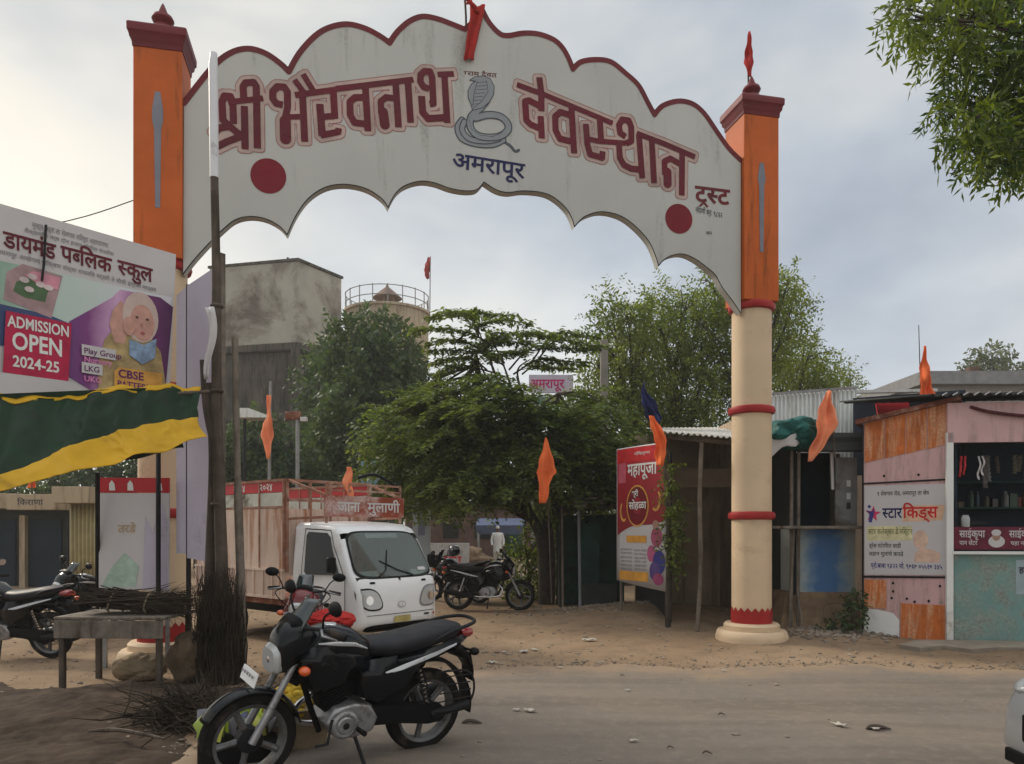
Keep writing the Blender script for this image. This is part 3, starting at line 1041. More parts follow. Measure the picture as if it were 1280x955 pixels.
# sthaa
st(ZC, [(733, 598), (748, 800), (775, 900), (895, 935), (900, 870)], 0.042); st(ZC, [(745, 745), (860, 770), (1130, 790)], 0.036); st(ZC, [(872, 560), (885, 780)])
st(ZC, [(1130, 725), (1075, 690), (1062, 610), (1095, 555), (1160, 565), (1185, 630), (1185, 770), (1130, 792)])
st(ZC, [(1062, 800), (1072, 945)])
st(ZD, [(-48, 290), (0, 372), (70, 405), (150, 415)])
st(ZD, [(146, 60), (180, 502)]); st(ZD, [(274, 120), (298, 550)]); st(ZD, [(125, 55), (400, 160), (705, 290)], 0.038)
# na
st(ZD, [(577, 230), (572, 672)]); st(ZD, [(565, 365), (460, 305), (400, 335), (405, 470)], 0.042); st(ZD, [(430, 440), (432, 555)], 0.060, True)
pk = MB(); ink(pk, S, FP, 0.003, 0.011, grow=0.046)
o_ = pk.build('letter_outline', M['peach'], panel, smooth=False)
pk = MB(); ink(pk, S, FP, 0.0045, 0.010, grow=0.053, hole=0.043)
pk.build('letter_rim', M['pinkline'], panel, smooth=False)
pk = MB(); ink(pk, S, FP, 0.009, 0.009)
pk.build('headline_lettering', M['letter'], panel, smooth=False)
# trust
pk = MB()
u0, z0 = gl(869, 251, PV); u1, z1 = gl(911, 256, PV)
sl_ = atan2(z1 - z0, u1 - u0)
fit_letter(pk, 'ट^सट', FP, u0, u1, z0, 0.33, w=0.004, bold=0.028, slope=sl_)
q0, q1 = gl(874.5, 258, PV), gl(879.5, 253, PV); q2 = gl(884.5, 259, PV)
ink(pk, [([q0, q1, q2], 0.014)], FP, 0.0075, 0.006)
l_ = MB()
u0, z0 = gl(869, 265, PV); u1, z1 = gl(915, 275, PV)
letter(l_, 'नोंदणी क्र. ९८६२', FP, u0, z0, 0.105, 0.004, 0.008, slope=atan2(z1 - z0, u1 - u0), stretch=0.62)
l_.build('small_lettering', M['ink'], panel, smooth=False)
l_ = MB()
u0, z0 = gl(882, 293, PV)
letter(l_, 'अम', FP, u0, z0, 0.07, 0.004, 0.004)
l_.build('small_lettering', M['ink'], panel, smooth=False)
pk.build('word_lettering', M['maroon'], panel, smooth=False)
l_ = MB()
u0, z0 = gl(565, 209, PV); u1, z1 = gl(655, 223, PV)
fit_letter(l_, 'अमरापूर', FP, u0, u1, z0, 0.30, w=0.004, bold=0.018, slope=atan2(z1 - z0, u1 - u0))
l_.build('village_name_lettering', M['navy'], panel, smooth=False)
l_ = MB()
u0, z0 = gl(580, 94, PV); u1, z1 = gl(621, 97, PV)
fit_letter(l_, '^ग्राम दैवत'.replace('^ग्', '^ग'), FP, u0, u1, z0, 0.085, w=0.004, bold=0.006, slope=atan2(z1 - z0, u1 - u0))
l_.build('small_lettering', M['letter'], panel, smooth=False)
for px, py, r in ((335.5, 220, 0.215), (848.5, 273.5, 0.205)):
    u0, z0 = gl(px, py, PV)
    MB().prism([(u0 + r * cos(a * pi / 24), z0 + r * 1.02 * sin(a * pi / 24)) for a in range(48)], FP, 0.001, 0.005).build('painted_disc', M['disc'], panel, smooth=False)
# cobra emblem: bands laid one over the next
ZE = lambda x, y: gl(540 + x / 5.306, 60 + y / 5.306, PV)
cob = MB(); cl = MB()


def band(pts, r, w, line=0.015, rnd=True):
    q = smooth_path([(*ZE(*p), 0) for p in pts], 4)
    s_ = [([(p.x, p.y) for p in q], r, rnd)]
    ink(cob, s_, FP, w, 0.006)
    ink(cl, s_, FP, w + 0.0004, 0.005, grow=line * 0.45, hole=-line * 0.55)


band([(465, 615), (520, 650), (550, 685), (575, 678)], 0.012, 0.0030)
band([(200, 480), (172, 530), (200, 600), (290, 635), (400, 640), (470, 610)], 0.042, 0.0042)
band([(215, 490), (200, 545), (250, 605), (360, 620), (440, 605)], 0.036, 0.0054)
band([(290, 465), (370, 445), (450, 455), (500, 500), (500, 550), (440, 590), (340, 592), (280, 565), (252, 515), (262, 455), (320, 400), (360, 350)], 0.045, 0.0066)
hood = [(250, 215), (285, 192), (340, 187), (385, 205), (412, 255), (408, 310), (380, 360), (335, 398), (268, 415), (262, 385), (240, 330), (238, 285), (262, 240), (290, 222)]
hp = [ZE(*p) for p in hood]
cob.card(hp, FP, 0.0080)
ink(cl, [([*hp, hp[0]], 0.005, True)], FP, 0.0084, 0.005)
ink(cl, [([ZE(*p) for p in ((300, 225), (280, 290), (270, 385))], 0.004, True), ([ZE(*p) for p in ((360, 220), (372, 290), (330, 355), (275, 400))], 0.004, True)]
    + [([ZE(300 - k * 5, 232 + k * 24), ZE(362 - max(0, k - 2) * 12, 226 + k * 24)], 0.0035, True) for k in range(7)], FP, 0.0088, 0.004)
ink(cl, [([ZE(*p) for p in ((245, 470), (262, 540), (320, 580), (400, 590), (470, 560))], 0.003, True)], FP, 0.0076, 0.004)
cob.build('cobra_emblem', M['cobra'], panel, smooth=False)
cl.build('cobra_outline', M['cobraline'], panel, smooth=False)


def gate_world(u, v, z):
    return GO + Vector((u * cos(TH) - v * sin(TH), u * sin(TH) + v * cos(TH), z))


# ------------------------------------------------------------------ cloth flags
def pennant(name, label, cat, base, height, cloth, pole_m, group=None, clen=0.8, cw=0.35, lean=(0, 0), hang=0.6, ctop=0.95, pole_r=0.012, az=0.0, seed=0, shape='hang'):
    """thin pole with a cloth that hangs limp in folds"""
    t = thing(name, label, cat, base, 0, group)
    top = Vector((lean[0], lean[1], height))
    MB().tube([(0, 0, -0.05), top * 0.5, top], [pole_r * 1.2, pole_r, pole_r * 0.7], 8).build('pole', pole_m, t)
    rr = random.Random(seed)
    ph = rr.uniform(0, 6)
    p1 = top * ctop
    d = Vector((cos(az), sin(az), 0)); nrm = Vector((-sin(az), cos(az), 0))

    def fn(u, v):
        # u across the cloth, v down its length
        if shape == 'hang':
            w = cw * (0.35 + 0.65 * sin(pi * min(1, v * 1.02) ** 0.8)) * (1 - 0.15 * v) + 0.02
            x = (u - 0.35) * w + 0.10 * cw * sin(v * 4 + ph)
        elif shape == 'spear':
            w = cw * (v * 2.1 if v < 0.45 else (0.95 if v < 0.5 else 0.6 - 0.25 * (v - 0.5)))
            x = (u - 0.55) * w - 0.10 * cw * v
        else:       # widening cone
            w = cw * (0.10 + 0.9 * v)
            x = (u - 0.4) * w + 0.05 * sin(v * 5 + ph) * cw
        off = 0.20 * w * sin(u * 7 + v * 4 + ph) * (0.4 + v) + 0.03 * sin(v * 9 + ph)
        return p1 - Vector((0, 0, 1)) * (v * clen) + d * x + nrm * off + Vector((lean[0], lean[1], 0)) * (-0.3 * v)
    MB().grid(12, 22, fn).build('cloth', cloth, t, solid=0.004)
    return t


def flag_rows(name, label, d, rows, cloth, pole, pole_m='bamboo', group=None, pole_r=0.014, wave=0.05, seed=0, foot=None):
    """cloth flag whose folds give the outline rows (py, left, right) at distance d; pole = (px, py top) to (px, py foot)"""
    (ax_, ay_), (bx_, by_) = pole
    p0 = at(bx_, by_, d); p1 = at(ax_, ay_, d)
    base = Vector((p0.x, p0.y, p0.z if foot is None else foot))
    t = thing(name, label, 'flag', base, 0, group)
    lo = Vector((0, 0.06, 0)); hi = p1 - base + Vector((0, 0.06, 0))
    MB().tube([lo, lo.lerp(hi, 0.5), hi], [pole_r * 1.15, pole_r, pole_r * 0.75], 8).build('pole', M[pole_m], t)
    ys = [r[0] for r in rows]
    pw_ = (rows[-1][0] - rows[0][0])

    def fn(u, v):
        y = ys[0] + (ys[-1] - ys[0]) * v
        a = np.interp(y, ys, [r[1] for r in rows]); b = np.interp(y, ys, [r[2] for r in rows])
        q = at(a + (b - a) * u, y, d) - base
        w_ = (b - a) / FPX * d
        q.y += -0.02 + wave * (0.8 * sin(u * 5.5 + v * 6 + seed) + 0.5 * sin(u * 13 - v * 4 + seed * 3)) * min(1, w_ * 4) + 0.5 * wave * sin(v * 11 + u * 2 + seed * 2)
        q.x += 0.10 * w_ * sin(v * 23 + seed) * (u - 0.5)
        return q
    MB().grid(14, 26, fn).build('cloth', cloth, t, solid=0.004)
    return t


a_ = gate_world(*[gl(592, 34, 0)[0], -0.12, 0])
apex_z = gl(590, 36, PV)[1]
t = thing('cloth_streamer', 'bunched red cloth streamer knotted round a short dark stick at the peak of the arch', 'flag', gate_world(gl(590, 30, PV)[0], -0.10, apex_z - 0.25), TH)
MB().tube([(-0.05, 0.05, 0), (-0.06, 0.03, 0.5), (-0.09, 0.02, 0.95)], 0.016, 8).build('stick', M['darksteel'], t)
MB().bar((-0.22, 0.0, 0.74), (0.05, 0.03, 0.76), 0.03, 0.03).build('crosspiece', M['darksteel'], t)


def strm_(u, v):
    w = 0.05 + 0.06 * sin(v * 3.0 + 0.5) if v < 0.55 else 0.09 + 0.10 * (v - 0.55)
    return Vector(((u - 0.5) * w * 1.3 - 0.10 * v + 0.10 - 0.03 * sin(v * 8), -0.17 - 0.035 * sin(u * 9 + v * 3), 0.95 - 1.42 * v))


rows_s = [(4, 588, 607), (20, 588, 604), (36, 585, 600), (50, 583, 597), (62, 582, 594), (72, 580, 593)]


def strm(u, v):
    k = np.interp(v, np.linspace(0, 1, 6), [r[0] for r in rows_s]); a = np.interp(v, np.linspace(0, 1, 6), [r[1] for r in rows_s]); b = np.interp(v, np.linspace(0, 1, 6), [r[2] for r in rows_s])
    q = gl(a + (b - a) * u, k, -0.3); o_ = gl(590, 30, PV)[0]
    return Vector((q[0] - o_, -0.16 - 0.025 * sin(u * 9 + v * 3), q[1] - (apex_z - 0.25)))


MB().grid(10, 26, strm).build('cloth', M['redcloth'], t, solid=0.006)
kn = MB()
for k in range(7):
    a = k * 0.9
    kn.tube(smooth_path([(0.06 + 0.07 * cos(a), -0.16 + 0.03 * sin(a), 0.42 + 0.05 * k), (0.10 * cos(a + 1), -0.17 - 0.05 * abs(sin(a)), 0.47 + 0.05 * k), (-0.02 - 0.08 * sin(a), -0.14, 0.50 + 0.05 * k)], 4), [0.012, 0.018, 0.024, 0.026, 0.026, 0.022, 0.02, 0.016, 0.012], 7)
kn.build('knot', M['redcloth'], t)
flag_rows('pennant', 'small red pennant on a thin rod above the finial of the plain cream pillar', 11.2, [(40, 935, 937), (52, 933, 938.5), (64, 931, 940), (78, 930, 941), (88, 932, 940), (96, 935, 939)], M['redcloth'], ((936.5, 40), (937, 102)), 'darksteel', pole_r=0.012, wave=0.04, seed=4)
from mathutils import noise as mnoise
# ------------------------------------------------------------------ school hoarding, top left
def board_frame(pl, pr):
    """origin at left foot point, ex towards pl->pr in plan"""
    d = Vector((pr[0] - pl[0], pr[1] - pl[1], 0))
    return atan2(d.y, d.x), d.length


BL, BR = (-5.05, 7.5), (-3.94, 8.88)
az, blen = board_frame(BL, BR)
hoard = thing('school_hoarding', 'large white and purple school admission hoarding with a smiling child above the striped tarp', 'billboard', (BL[0], BL[1], 0), az)
HF = lambda u, z, w=0.0: Vector((u, -w, z))
bz0, bz1 = 2.72, 4.84


def bl(px, py):
    dx, dy = (px - CX) / FPX, 1.0
    c, s = cos(az), sin(az)
    ox, oy = -BL[0], -BL[1]
    lox, loy = ox * c + oy * s, -ox * s + oy * c
    ldx, ldy = dx * c + dy * s, -dx * s + dy * c
    t_ = (-0.03 - loy) / ldy
    return (lox + ldx * t_, EYE + (HZ - py) / FPX * t_)


pan = MB().prism([(-1.3, bz0), (blen - 0.10, bz0), (blen, bz1), (-1.3, bz1)], HF, -0.02, 0.03).build('flex_panel', M['flex'], hoard)
fr = MB()
for z in (bz0 + 0.05, (bz0 + bz1) / 2, bz1 - 0.06):
    fr.bar((-1.28, 0.045, z), (blen - 0.05, 0.045, z), 0.04, 0.04)
fr.build('frame', M['steel'], hoard)
for u in (-1.2, blen - 0.15):
    MB().bar((u, 0.09, 0), (u, 0.09, bz1 - 0.1), 0.04, 0.04).build('post', M['darksteel'], hoard)
P = lambda *q: [bl(*p) for p in q]
LV = [0.033]


def shape(pts, m, name='printed_shape', parent=pan):
    LV[0] += 0.0012
    return MB().card(pts, HF, LV[0]).build(name, m, parent, smooth=False)


M['hoardgreen'] = gradient_mat('green_print', [(0.0, (0.10, 0.22, 0.13)), (0.45, (0.42, 0.55, 0.48)), (1.0, (0.62, 0.62, 0.66))], 0, -0.4, 1.4, 0.3, 3)
M['hoardpurple'] = gradient_mat('purple_blend_print', [(0.0, (0.06, 0.03, 0.16)), (0.35, (0.20, 0.05, 0.20)), (0.55, (0.60, 0.36, 0.56)), (0.75, (0.20, 0.05, 0.18)), (1.0, (0.07, 0.02, 0.07))], 0, 0.3, 1.75, 0.2, 3)
M['hoardblue'] = gradient_mat('blue_print', [(0.0, (0.02, 0.03, 0.10)), (1.0, (0.05, 0.08, 0.20))], 0, -1, 1, 0.3, 3)
shape(P((-130, 296), (0, 326), (120, 352), (215, 372), (210, 392), (150, 388), (95, 402), (60, 425), (-130, 392)), M['hoardgreen'])
shape(P((-130, 380), (0, 380), (62, 394), (100, 410), (86, 440), (-130, 420)), M['hoardblue'])
ph_ = shape(P((86, 402), (140, 372), (150, 362), (200, 372), (216, 384), (206, 492), (120, 492), (84, 470)), M['hoardpurple'])
shape(P((8, 340), (28, 330), (78, 345), (64, 398), (4, 374)), flat('photo_pinkish', (0.36, 0.24, 0.25)))
shape(P((20, 352), (44, 346), (62, 356), (56, 378), (30, 372), (16, 364)), flat('photo_leaf', (0.08, 0.14, 0.07)))
shape(P((30, 344), (42, 339), (75, 348), (72, 362), (52, 358)), flat('photo_flower', (0.62, 0.26, 0.34)))
for (a, b) in ((30, 350), (40, 346), (50, 356), (36, 362), (60, 360)):
    q = bl(a, b); shape([(q[0] + 0.045 * cos(k), q[1] + 0.03 * sin(k)) for k in np.linspace(0, 6.28, 10)[:-1]], flat('photo_petal', (0.60, 0.50, 0.50)))
# the child: yellow cloth, hood, face, scarf (a made-up face)
shape(P((122, 455), (130, 425), (150, 400), (180, 412), (200, 440), (208, 492), (122, 492)), mat('child_cloth', (0.38, 0.28, 0.13), 0.5, 0.45, 7, bump=0))
shape(P((136, 405), (140, 388), (150, 376), (158, 384), (160, 410), (154, 430), (142, 428)), M['skin'])


def ell(px, py, rx, ry, m, name='printed_shape'):
    q = bl(px, py); q2 = bl(px + rx, py); ru = abs(q2[0] - q[0]); rz_ = ry * 8.4 / FPX
    return shape([(q[0] + ru * cos(k), q[1] + rz_ * sin(k)) for k in np.linspace(0, 2 * pi, 22)[:-1]], m, name)


ell(175, 397, 22, 32, mat('child_hood', (0.56, 0.44, 0.39), 0.5, 0.10, 9, bump=0))
ell(177, 404, 15, 23, M['skin'])
ell(168, 410, 5, 6, mat('child_cheek', (0.56, 0.29, 0.24), 0.5, 0.2, 12, bump=0)); ell(186, 412, 4.5, 6, M['skin'])
for a, b in ((170, 397), (183, 400)): ell(a, b, 2.0, 1.5, flat('child_eye', (0.10, 0.06, 0.05)))
ell(177, 417, 3, 2.0, flat('child_lips', (0.36, 0.10, 0.11)))
ell(160, 408, 7, 12, M['skin'])
ell(176, 407, 1.6, 3.0, flat('child_nose', (0.45, 0.21, 0.17)))
shape(P((160, 424), (178, 432), (194, 424), (192, 448), (176, 456), (160, 444)), mat('child_scarf', (0.24, 0.34, 0.48), 0.5, 0.4, 12, bump=0))
rb = shape(P((6, 389), (88, 405), (84, 477), (2, 466)), M['magenta'], 'admission_box')
M['admred'] = flat('admission_red', (0.42, 0.014, 0.06), 0.45)
rb.data.materials[0] = M['admred']
shape(P((-130, 455), (0, 466), (84, 477), (112, 492), (112, 520), (-130, 520)), M['flex'])
sl = lambda a, b: atan2(bl(*b)[1] - bl(*a)[1], bl(*b)[0] - bl(*a)[0])
l_ = MB()
for s_, a, b, sz in (('ADMISSION', (8, 408), (85, 425), 0.155), ('OPEN', (13, 436), (77, 446), 0.24), ('2024-25', (14, 458), (73, 464), 0.155)):
    l_ = MB(); fit_letter(l_, s_, HF, bl(*a)[0], bl(*b)[0], bl(*a)[1], sz, w=LV[0] + 0.002, bold=0.022, slope=0)
    l_.build('admission_lettering', M['white'], rb, smooth=False)
l_ = MB()
fit_letter(l_, 'डायमंड', HF, bl(4, 306)[0], bl(69, 320)[0], bl(4, 308)[1] - 0.0, 0.235, w=0.036, bold=0.022)
fit_letter(l_, 'प^बलिक'.replace('^बलिक', '^बिलक'), HF, bl(76, 322)[0], bl(139, 338)[0], bl(76, 325)[1] + 0.0, 0.235, w=0.036, bold=0.022)
fit_letter(l_, '^सकुल', HF, bl(147, 338)[0], bl(190, 350)[0], bl(147, 343)[1] + 0.01, 0.235, w=0.036, bold=0.022)
letter(l_, 'द', HF, bl(-3, 307)[0], bl(-3, 307)[1], 0.235, 0.036, 0.022, align='R')
l_.build('school_name_lettering', M['letter'], pan, smooth=False)
l_ = MB()
for (a, b, c_, s_, sz) in (((40, 286), (135, 308), 0, 'मुख्य रस्ता ता शेवगाव जिल्हा अहमदनगर', 0.075), ((30, 292), (142, 318), 0, 'शैक्षणिक वर्ष दोन हजार चोवीस पंचवीस', 0.055),
                           ((-5, 320), (195, 362), 0, 'अमरापूर आखेगाव शिक्षण संस्था संचलित नर्सरी ते चौथी इंग्रजी माध्यम', 0.062)):
    l_ = MB(); fit_letter(l_, s_, HF, bl(*a)[0], bl(*b)[0], (bl(*a)[1] + bl(*b)[1]) / 2, sz, w=0.036, bold=0.004)
    l_.build('small_lettering', M['inkgrey'], pan, smooth=False)
for k, (s_, py, c_) in enumerate((('Play Group', 440, 'white'), ('Nursery', 451, None), ('LKG', 462, 'white'), ('UKG', 475, None))):
    q = bl(103, py + 1)
    wd = {'Play Group': 0.33, 'Nursery': 0.24, 'LKG': 0.19, 'UKG': 0.16}[s_]
    if c_:
        shape([(q[0] - 0.02, q[1] - 0.03), (q[0] + wd, q[1] - 0.03), (q[0] + wd, q[1] + 0.085), (q[0] - 0.02, q[1] + 0.085)], M['flex'])
    l_ = MB(); letter(l_, s_, HF, q[0], q[1] - 0.005, 0.085, LV[0] + 0.003, 0.012)
    l_.build('class_lettering', M['purple'] if c_ else flat('pink_print', (0.65, 0.22, 0.42)), pan, smooth=False)
q = bl(141, 484); q2 = bl(201, 484)
shape([(q[0], q[1]), (q2[0], q[1]), (q2[0], q[1] + 0.225), (q[0] + 0.05, q[1] + 0.225), (q[0], q[1] + 0.17)], M['gold'], 'pattern_box')
l_ = MB()
letter(l_, 'CBSE', HF, q[0] + 0.04, q[1] + 0.115, 0.125, LV[0] + 0.002, 0.025)
letter(l_, 'PATTERN', HF, q[0] + 0.03, q[1] + 0.015, 0.09, LV[0] + 0.002, 0.02)
l_.build('pattern_lettering', M['purple'], pan, smooth=False)
MB().tube([HF(*bl(56, 282), 0.06), HF(*bl(53, 330), 0.07), HF(*bl(51, 352), 0.06)], 0.012, 6).build('hanging_wire', M['darksteel'], hoard)

# ------------------------------------------------------------------ lilac hoarding beside the pillar
LL, LR_ = (-3.97, 9.02), (-3.17, 8.45)
az2, llen = board_frame(LL, LR_)
lil = thing('lilac_hoarding', 'tall plain lilac flex hoarding with a dark seam beside the cream pillar foot', 'billboard', (LL[0], LL[1], 0), az2)
MB().prism([(0, 1.35), (0.20, 1.35), (0.20, 4.47), (0, 4.40)], HF, -0.015, 0.015).build('flex_panel', M['lilac'], lil)
MB().prism([(0.225, 1.30), (llen - 0.14, 1.25), (llen - 0.14, 4.60), (0.225, 4.48)], HF, -0.015, 0.015).build('flex_panel', M['lilac'], lil)
MB().bar((0.212, 0.012, 0), (0.212, 0.012, 4.5), 0.024, 0.05).build('seam_post', M['darksteel'], lil)
MB().bar((llen - 0.10, 0.0, 0), (llen - 0.10, 0.0, 4.72), 0.06, 0.06).build('post', M['greywood'], lil)
MB().bar((0.0, 0.03, 4.34), (llen - 0.1, 0.03, 4.58), 0.03, 0.04).build('top_rail', M['steel'], lil)

# white poster wall with the red strip, in front of the pillar foot
wp = thing('poster_board', 'white flex poster board with a red top strip standing behind the bare dark awning pole', 'billboard', (-4.84, 8.92, 0), R(3))
MB().prism([(0, 0.95), (0.80, 0.90), (0.80, 2.06), (0, 2.06)], HF, -0.02, 0.02).build('flex_panel', M['flex'], wp)
MB().prism([(0, 2.065), (0.80, 2.065), (0.80, 2.24), (0, 2.24)], HF, -0.02, 0.022).build('red_strip', M['redflex'], wp)
for c_ in (0.12, 0.33, 0.66):
    MB().card([(c_, 2.09), (c_ + 0.07, 2.09), (c_ + 0.06, 2.17), (c_ + 0.03, 2.21), (c_, 2.17)], HF, 0.025).build('printed_figure', M['white'], wp, smooth=False)
l_ = MB(); letter(l_, 'तरडे', HF, 0.22, 1.60, 0.13, 0.024, 0.02); l_.build('faded_lettering', flat('ochre_print', (0.40, 0.30, 0.18)), wp, smooth=False)
MB().card([(0.03, 0.96), (0.42, 0.96), (0.46, 1.2), (0.30, 1.36), (0.15, 1.2)], HF, 0.024).build('printed_hill', flat('pale_green_print', (0.36, 0.47, 0.40)), wp, smooth=False)
MB().card([(0.50, 0.93), (0.79, 0.93), (0.79, 1.75), (0.70, 2.0), (0.62, 1.6), (0.53, 1.8)], HF, 0.024).build('printed_drape', M['lilac'], wp, smooth=False)
for u in (0.04, 0.76): MB().bar((u, 0.05, -0.05), (u, 0.05, 2.2), 0.04, 0.04).build('post', M['steel'], wp)

# ------------------------------------------------------------------ striped tarp awning
aw = thing('tarp_awning', 'sagging green and yellow tarpaulin awning stretched to the bamboo posts', 'awning', (-3.9, 7.2, 0))
AO = Vector((-3.9, 7.2, 0))
rl, rr_ = Vector(at(-160, 499, 5.3)), Vector(at(252, 482, 7.75))
hl, hr = Vector(at(-160, 645, 4.5)), Vector(at(257, 547, 7.3))


def awn(u, v, off=0.0):
    top = rl.lerp(rr_, u); low = hl.lerp(hr, u)
    top.z += 0.07 * sin(u * pi) * -0.5 + 0.025 * sin(u * 11) + 0.016 * sin(u * 31) + 0.012 * sin(u * 67)
    low.z += -0.03 * sin(u * pi) + 0.008 * sin(u * 13 + 1) + 0.006 * sin(u * 37)
    p = top.lerp(low, v)
    p.z += -0.10 * sin(v * pi) * (0.5 + 0.5 * u) + 0.010 * sin(u * 22 + v * 5) * v
    p.y += -0.12 * sin(v * pi) + 0.03 * sin(u * 29 + 3 * v) + off
    q_ = Vector((u * 9, v * 2.2, 1.7))
    p.y += 0.10 * (abs(mnoise.noise(q_)) - 0.2) * min(1, v * 4) + 0.045 * abs(mnoise.noise(q_ * 2.6))
    return p - AO


vb = lambda u: float(np.interp(u, [0, 0.30, 0.45, 0.62, 0.80, 1.0], [1.0, 0.82, 0.69, 0.52, 0.46, 0.42]))
MB().grid(150, 26, lambda u, v: awn(u, v * (vb(u) + 0.02))).build('green_sheet', M['tarpgreen'], aw, solid=0.004)
MB().grid(150, 22, lambda u, v: awn(u, vb(u) + v * (1.0 - vb(u)), -0.012)).build('yellow_sheet', M['tarpyellow'], aw, solid=0.004)
MB().grid(60, 3, lambda u, v: awn(u, -0.035 + v * 0.06, -0.006 - 0.01 * sin(u * 40))).build('yellow_hem', M['tarpyellow'], aw, solid=0.004)


def back(u, v):
    top = rl.lerp(rr_, u); low = top + Vector((-0.12, 0.62, -0.55))
    p = top.lerp(low, v); p.z += -0.04 * sin(v * pi) + 0.03 * sin(u * 17) * v
    return p - AO


MB().grid(40, 8, lambda u, v: back(u * 0.86, v)).build('rear_sheet', M['tarpgreen'], aw, solid=0.004)
MB().tube([rl - AO + Vector((0, 0.06, -0.05)), rl.lerp(rr_, 0.5) - AO + Vector((0, 0.06, -0.08)), rr_ - AO + Vector((0.05, 0.06, -0.05))], 0.02, 8).build('ridge_pole', M['bamboo'], aw)
MB().tube([at(122, 744, 9.4) - AO - Vector((0, 0, 0.9)), at(122, 590, 8.6) - AO], 0.026, 8).build('prop_pole', M['darksteel'], aw)

# bamboo posts
bp0 = Vector((-3.08, 8.05, 0))
t = thing('bamboo_post', 'tallest dark bamboo post sleeved with white pipe at its top', 'post', bp0)
MB().tube(smooth_path([(0.03, 0, -0.1), (0.0, 0, 1.4), (-0.05, 0.01, 2.9), (-0.05, 0, 4.2), (-0.075, 0, 5.42)], 4), [0.075, 0.072, 0.07, 0.066, 0.064, 0.06, 0.06, 0.057, 0.055, 0.052, 0.05, 0.05, 0.046, 0.044, 0.043, 0.042, 0.04], 10).build('bamboo_cane', M['bamboo'], t)
MB().tube([(-0.073, 0, 5.36), (-0.085, 0, 6.55), (-0.078, 0, 6.68)], [0.046, 0.047, 0.035], 12).build('pipe_sleeve', M['pvc'], t)
for z in (1.9, 3.1, 4.0): MB().lathe([(0.06, z - 0.02), (0.072, z), (0.06, z + 0.02)], 12, (-0.045 - 0.0 * z, 0, 0)).build('cane_joint', M['bamboo'], t)
t = thing('wooden_post', 'forked brown wooden post tied against the tall bamboo post', 'post', bp0 + Vector((-0.14, 0.10, 0)))
MB().tube(smooth_path([(0.0, 0, -0.1), (-0.02, 0, 1.2), (0.02, 0, 2.4), (-0.03, 0, 3.2)], 4), [0.055] * 5 + [0.05] * 8, 10).build('stem', M['bamboo'], t)
MB().tube(smooth_path([(0.0, 0, 2.6), (-0.07, 0.0, 2.95), (-0.10, 0, 3.45)], 4), 0.03, 8).build('fork', M['bamboo'], t)
t = thing('wooden_post', 'thin grey split pole leaning on the bamboo post towards the truck', 'post', bp0 + Vector((0.13, 0.12, 0)))
MB().tube(smooth_path([(0.06, 0, -0.1), (0.03, 0, 1.2), (0.0, 0, 2.2), (-0.03, 0, 3.7)], 4), [0.045] * 8 + [0.035] * 5, 10).build('stem', M['greywood'], t)
t = thing('cloth_strip', 'torn white cloth strip hanging beside the bamboo post under the lilac hoarding', 'cloth', at(262, 474, 7.9))
MB().grid(5, 12, lambda u, v: Vector(((u - 0.5) * (0.10 - 0.05 * v) + 0.03 * sin(v * 5), 0.02 * sin(u * 6 + v * 6), 0.75 * (1 - v)))).build('cloth', M['flex'], t, solid=0.004)

# ------------------------------------------------------------------ the vendor's table, sacks and rags (left)
tb = thing('vendor_table', 'rough grey plank table on thin legs in front of the parked bikes', 'table', (-4.56, 8.05, 0), R(-2))
MB().box((0.5, 0, 0.735), (1.14, 0.72, 0.03)).build('tabletop', M['greywood'], tb, bevel=0.006)
MB().box((0.5, -0.362, 0.625), (1.12, 0.024, 0.18)).build('apron', M['greywood'], tb, bevel=0.005)
for u in (0.0, 1.0):
    for v in (-0.32, 0.32):
        MB().bar((u, v, -0.03), (u, v, 0.72), 0.05, 0.05).build('leg', M['bamboo'], tb)


def lumpy(r, seed, n=56, m=34, squash=0.75, amp=0.22, fold=0.13):
    """closed crumpled lump: soft bulges plus sharp folds, flat underneath"""
    o = Vector((seed * 3.17, seed * 1.31, seed * 2.09))
    rings = []
    for i in range(m + 1):
        a = pi * (i + 0.03) / (m + 0.06)
        ring = []
        for k in range(n):
            b = 2 * pi * k / n
            d = Vector((sin(a) * cos(b), sin(a) * sin(b), -cos(a)))
            f = 1 + amp * 1.3 * mnoise.noise(d * 1.5 + o)
            f += fold * (0.35 - abs(mnoise.noise(d * 3.1 + o * 1.7)) * 1.6) + fold * 0.5 * (0.3 - abs(mnoise.noise(d * 7.0 + o * 0.7)) * 1.5)
            ring.append(Vector((d.x * r[0] * f, d.y * r[1] * f, max(-0.92 * r[2], d.z * r[2] * f) + r[2] * 0.9)))
        rings.append(ring)
    return rings


def heap(name, label, cat, loc, r, m, seed, group=None, rz=0, amp=0.16):
    o = MB().loft(lumpy(r, seed, amp=amp)).build(name, m, ang=70)
    o.location = loc; o.rotation_euler = (0, 0, rz)
    return tag(o, label, cat, group)


heap('jute_sack', 'bulging pale jute sack on the ground under the plank table', 'sack', (-4.05, 8.3, 0), (0.30, 0.2, 0.15), M['sack'], 8)
heap('jute_sack', 'brown stained sack leaning on the foot of the bamboo posts', 'sack', (-3.40, 8.05, 0), (0.22, 0.2, 0.30), mat('brown_sack', (0.12, 0.085, 0.055), 0.95, 0.3, 5, bump=0.6, bump_s=50), 12)
# dry brushwood and stalk bundles stacked round the posts and on the table


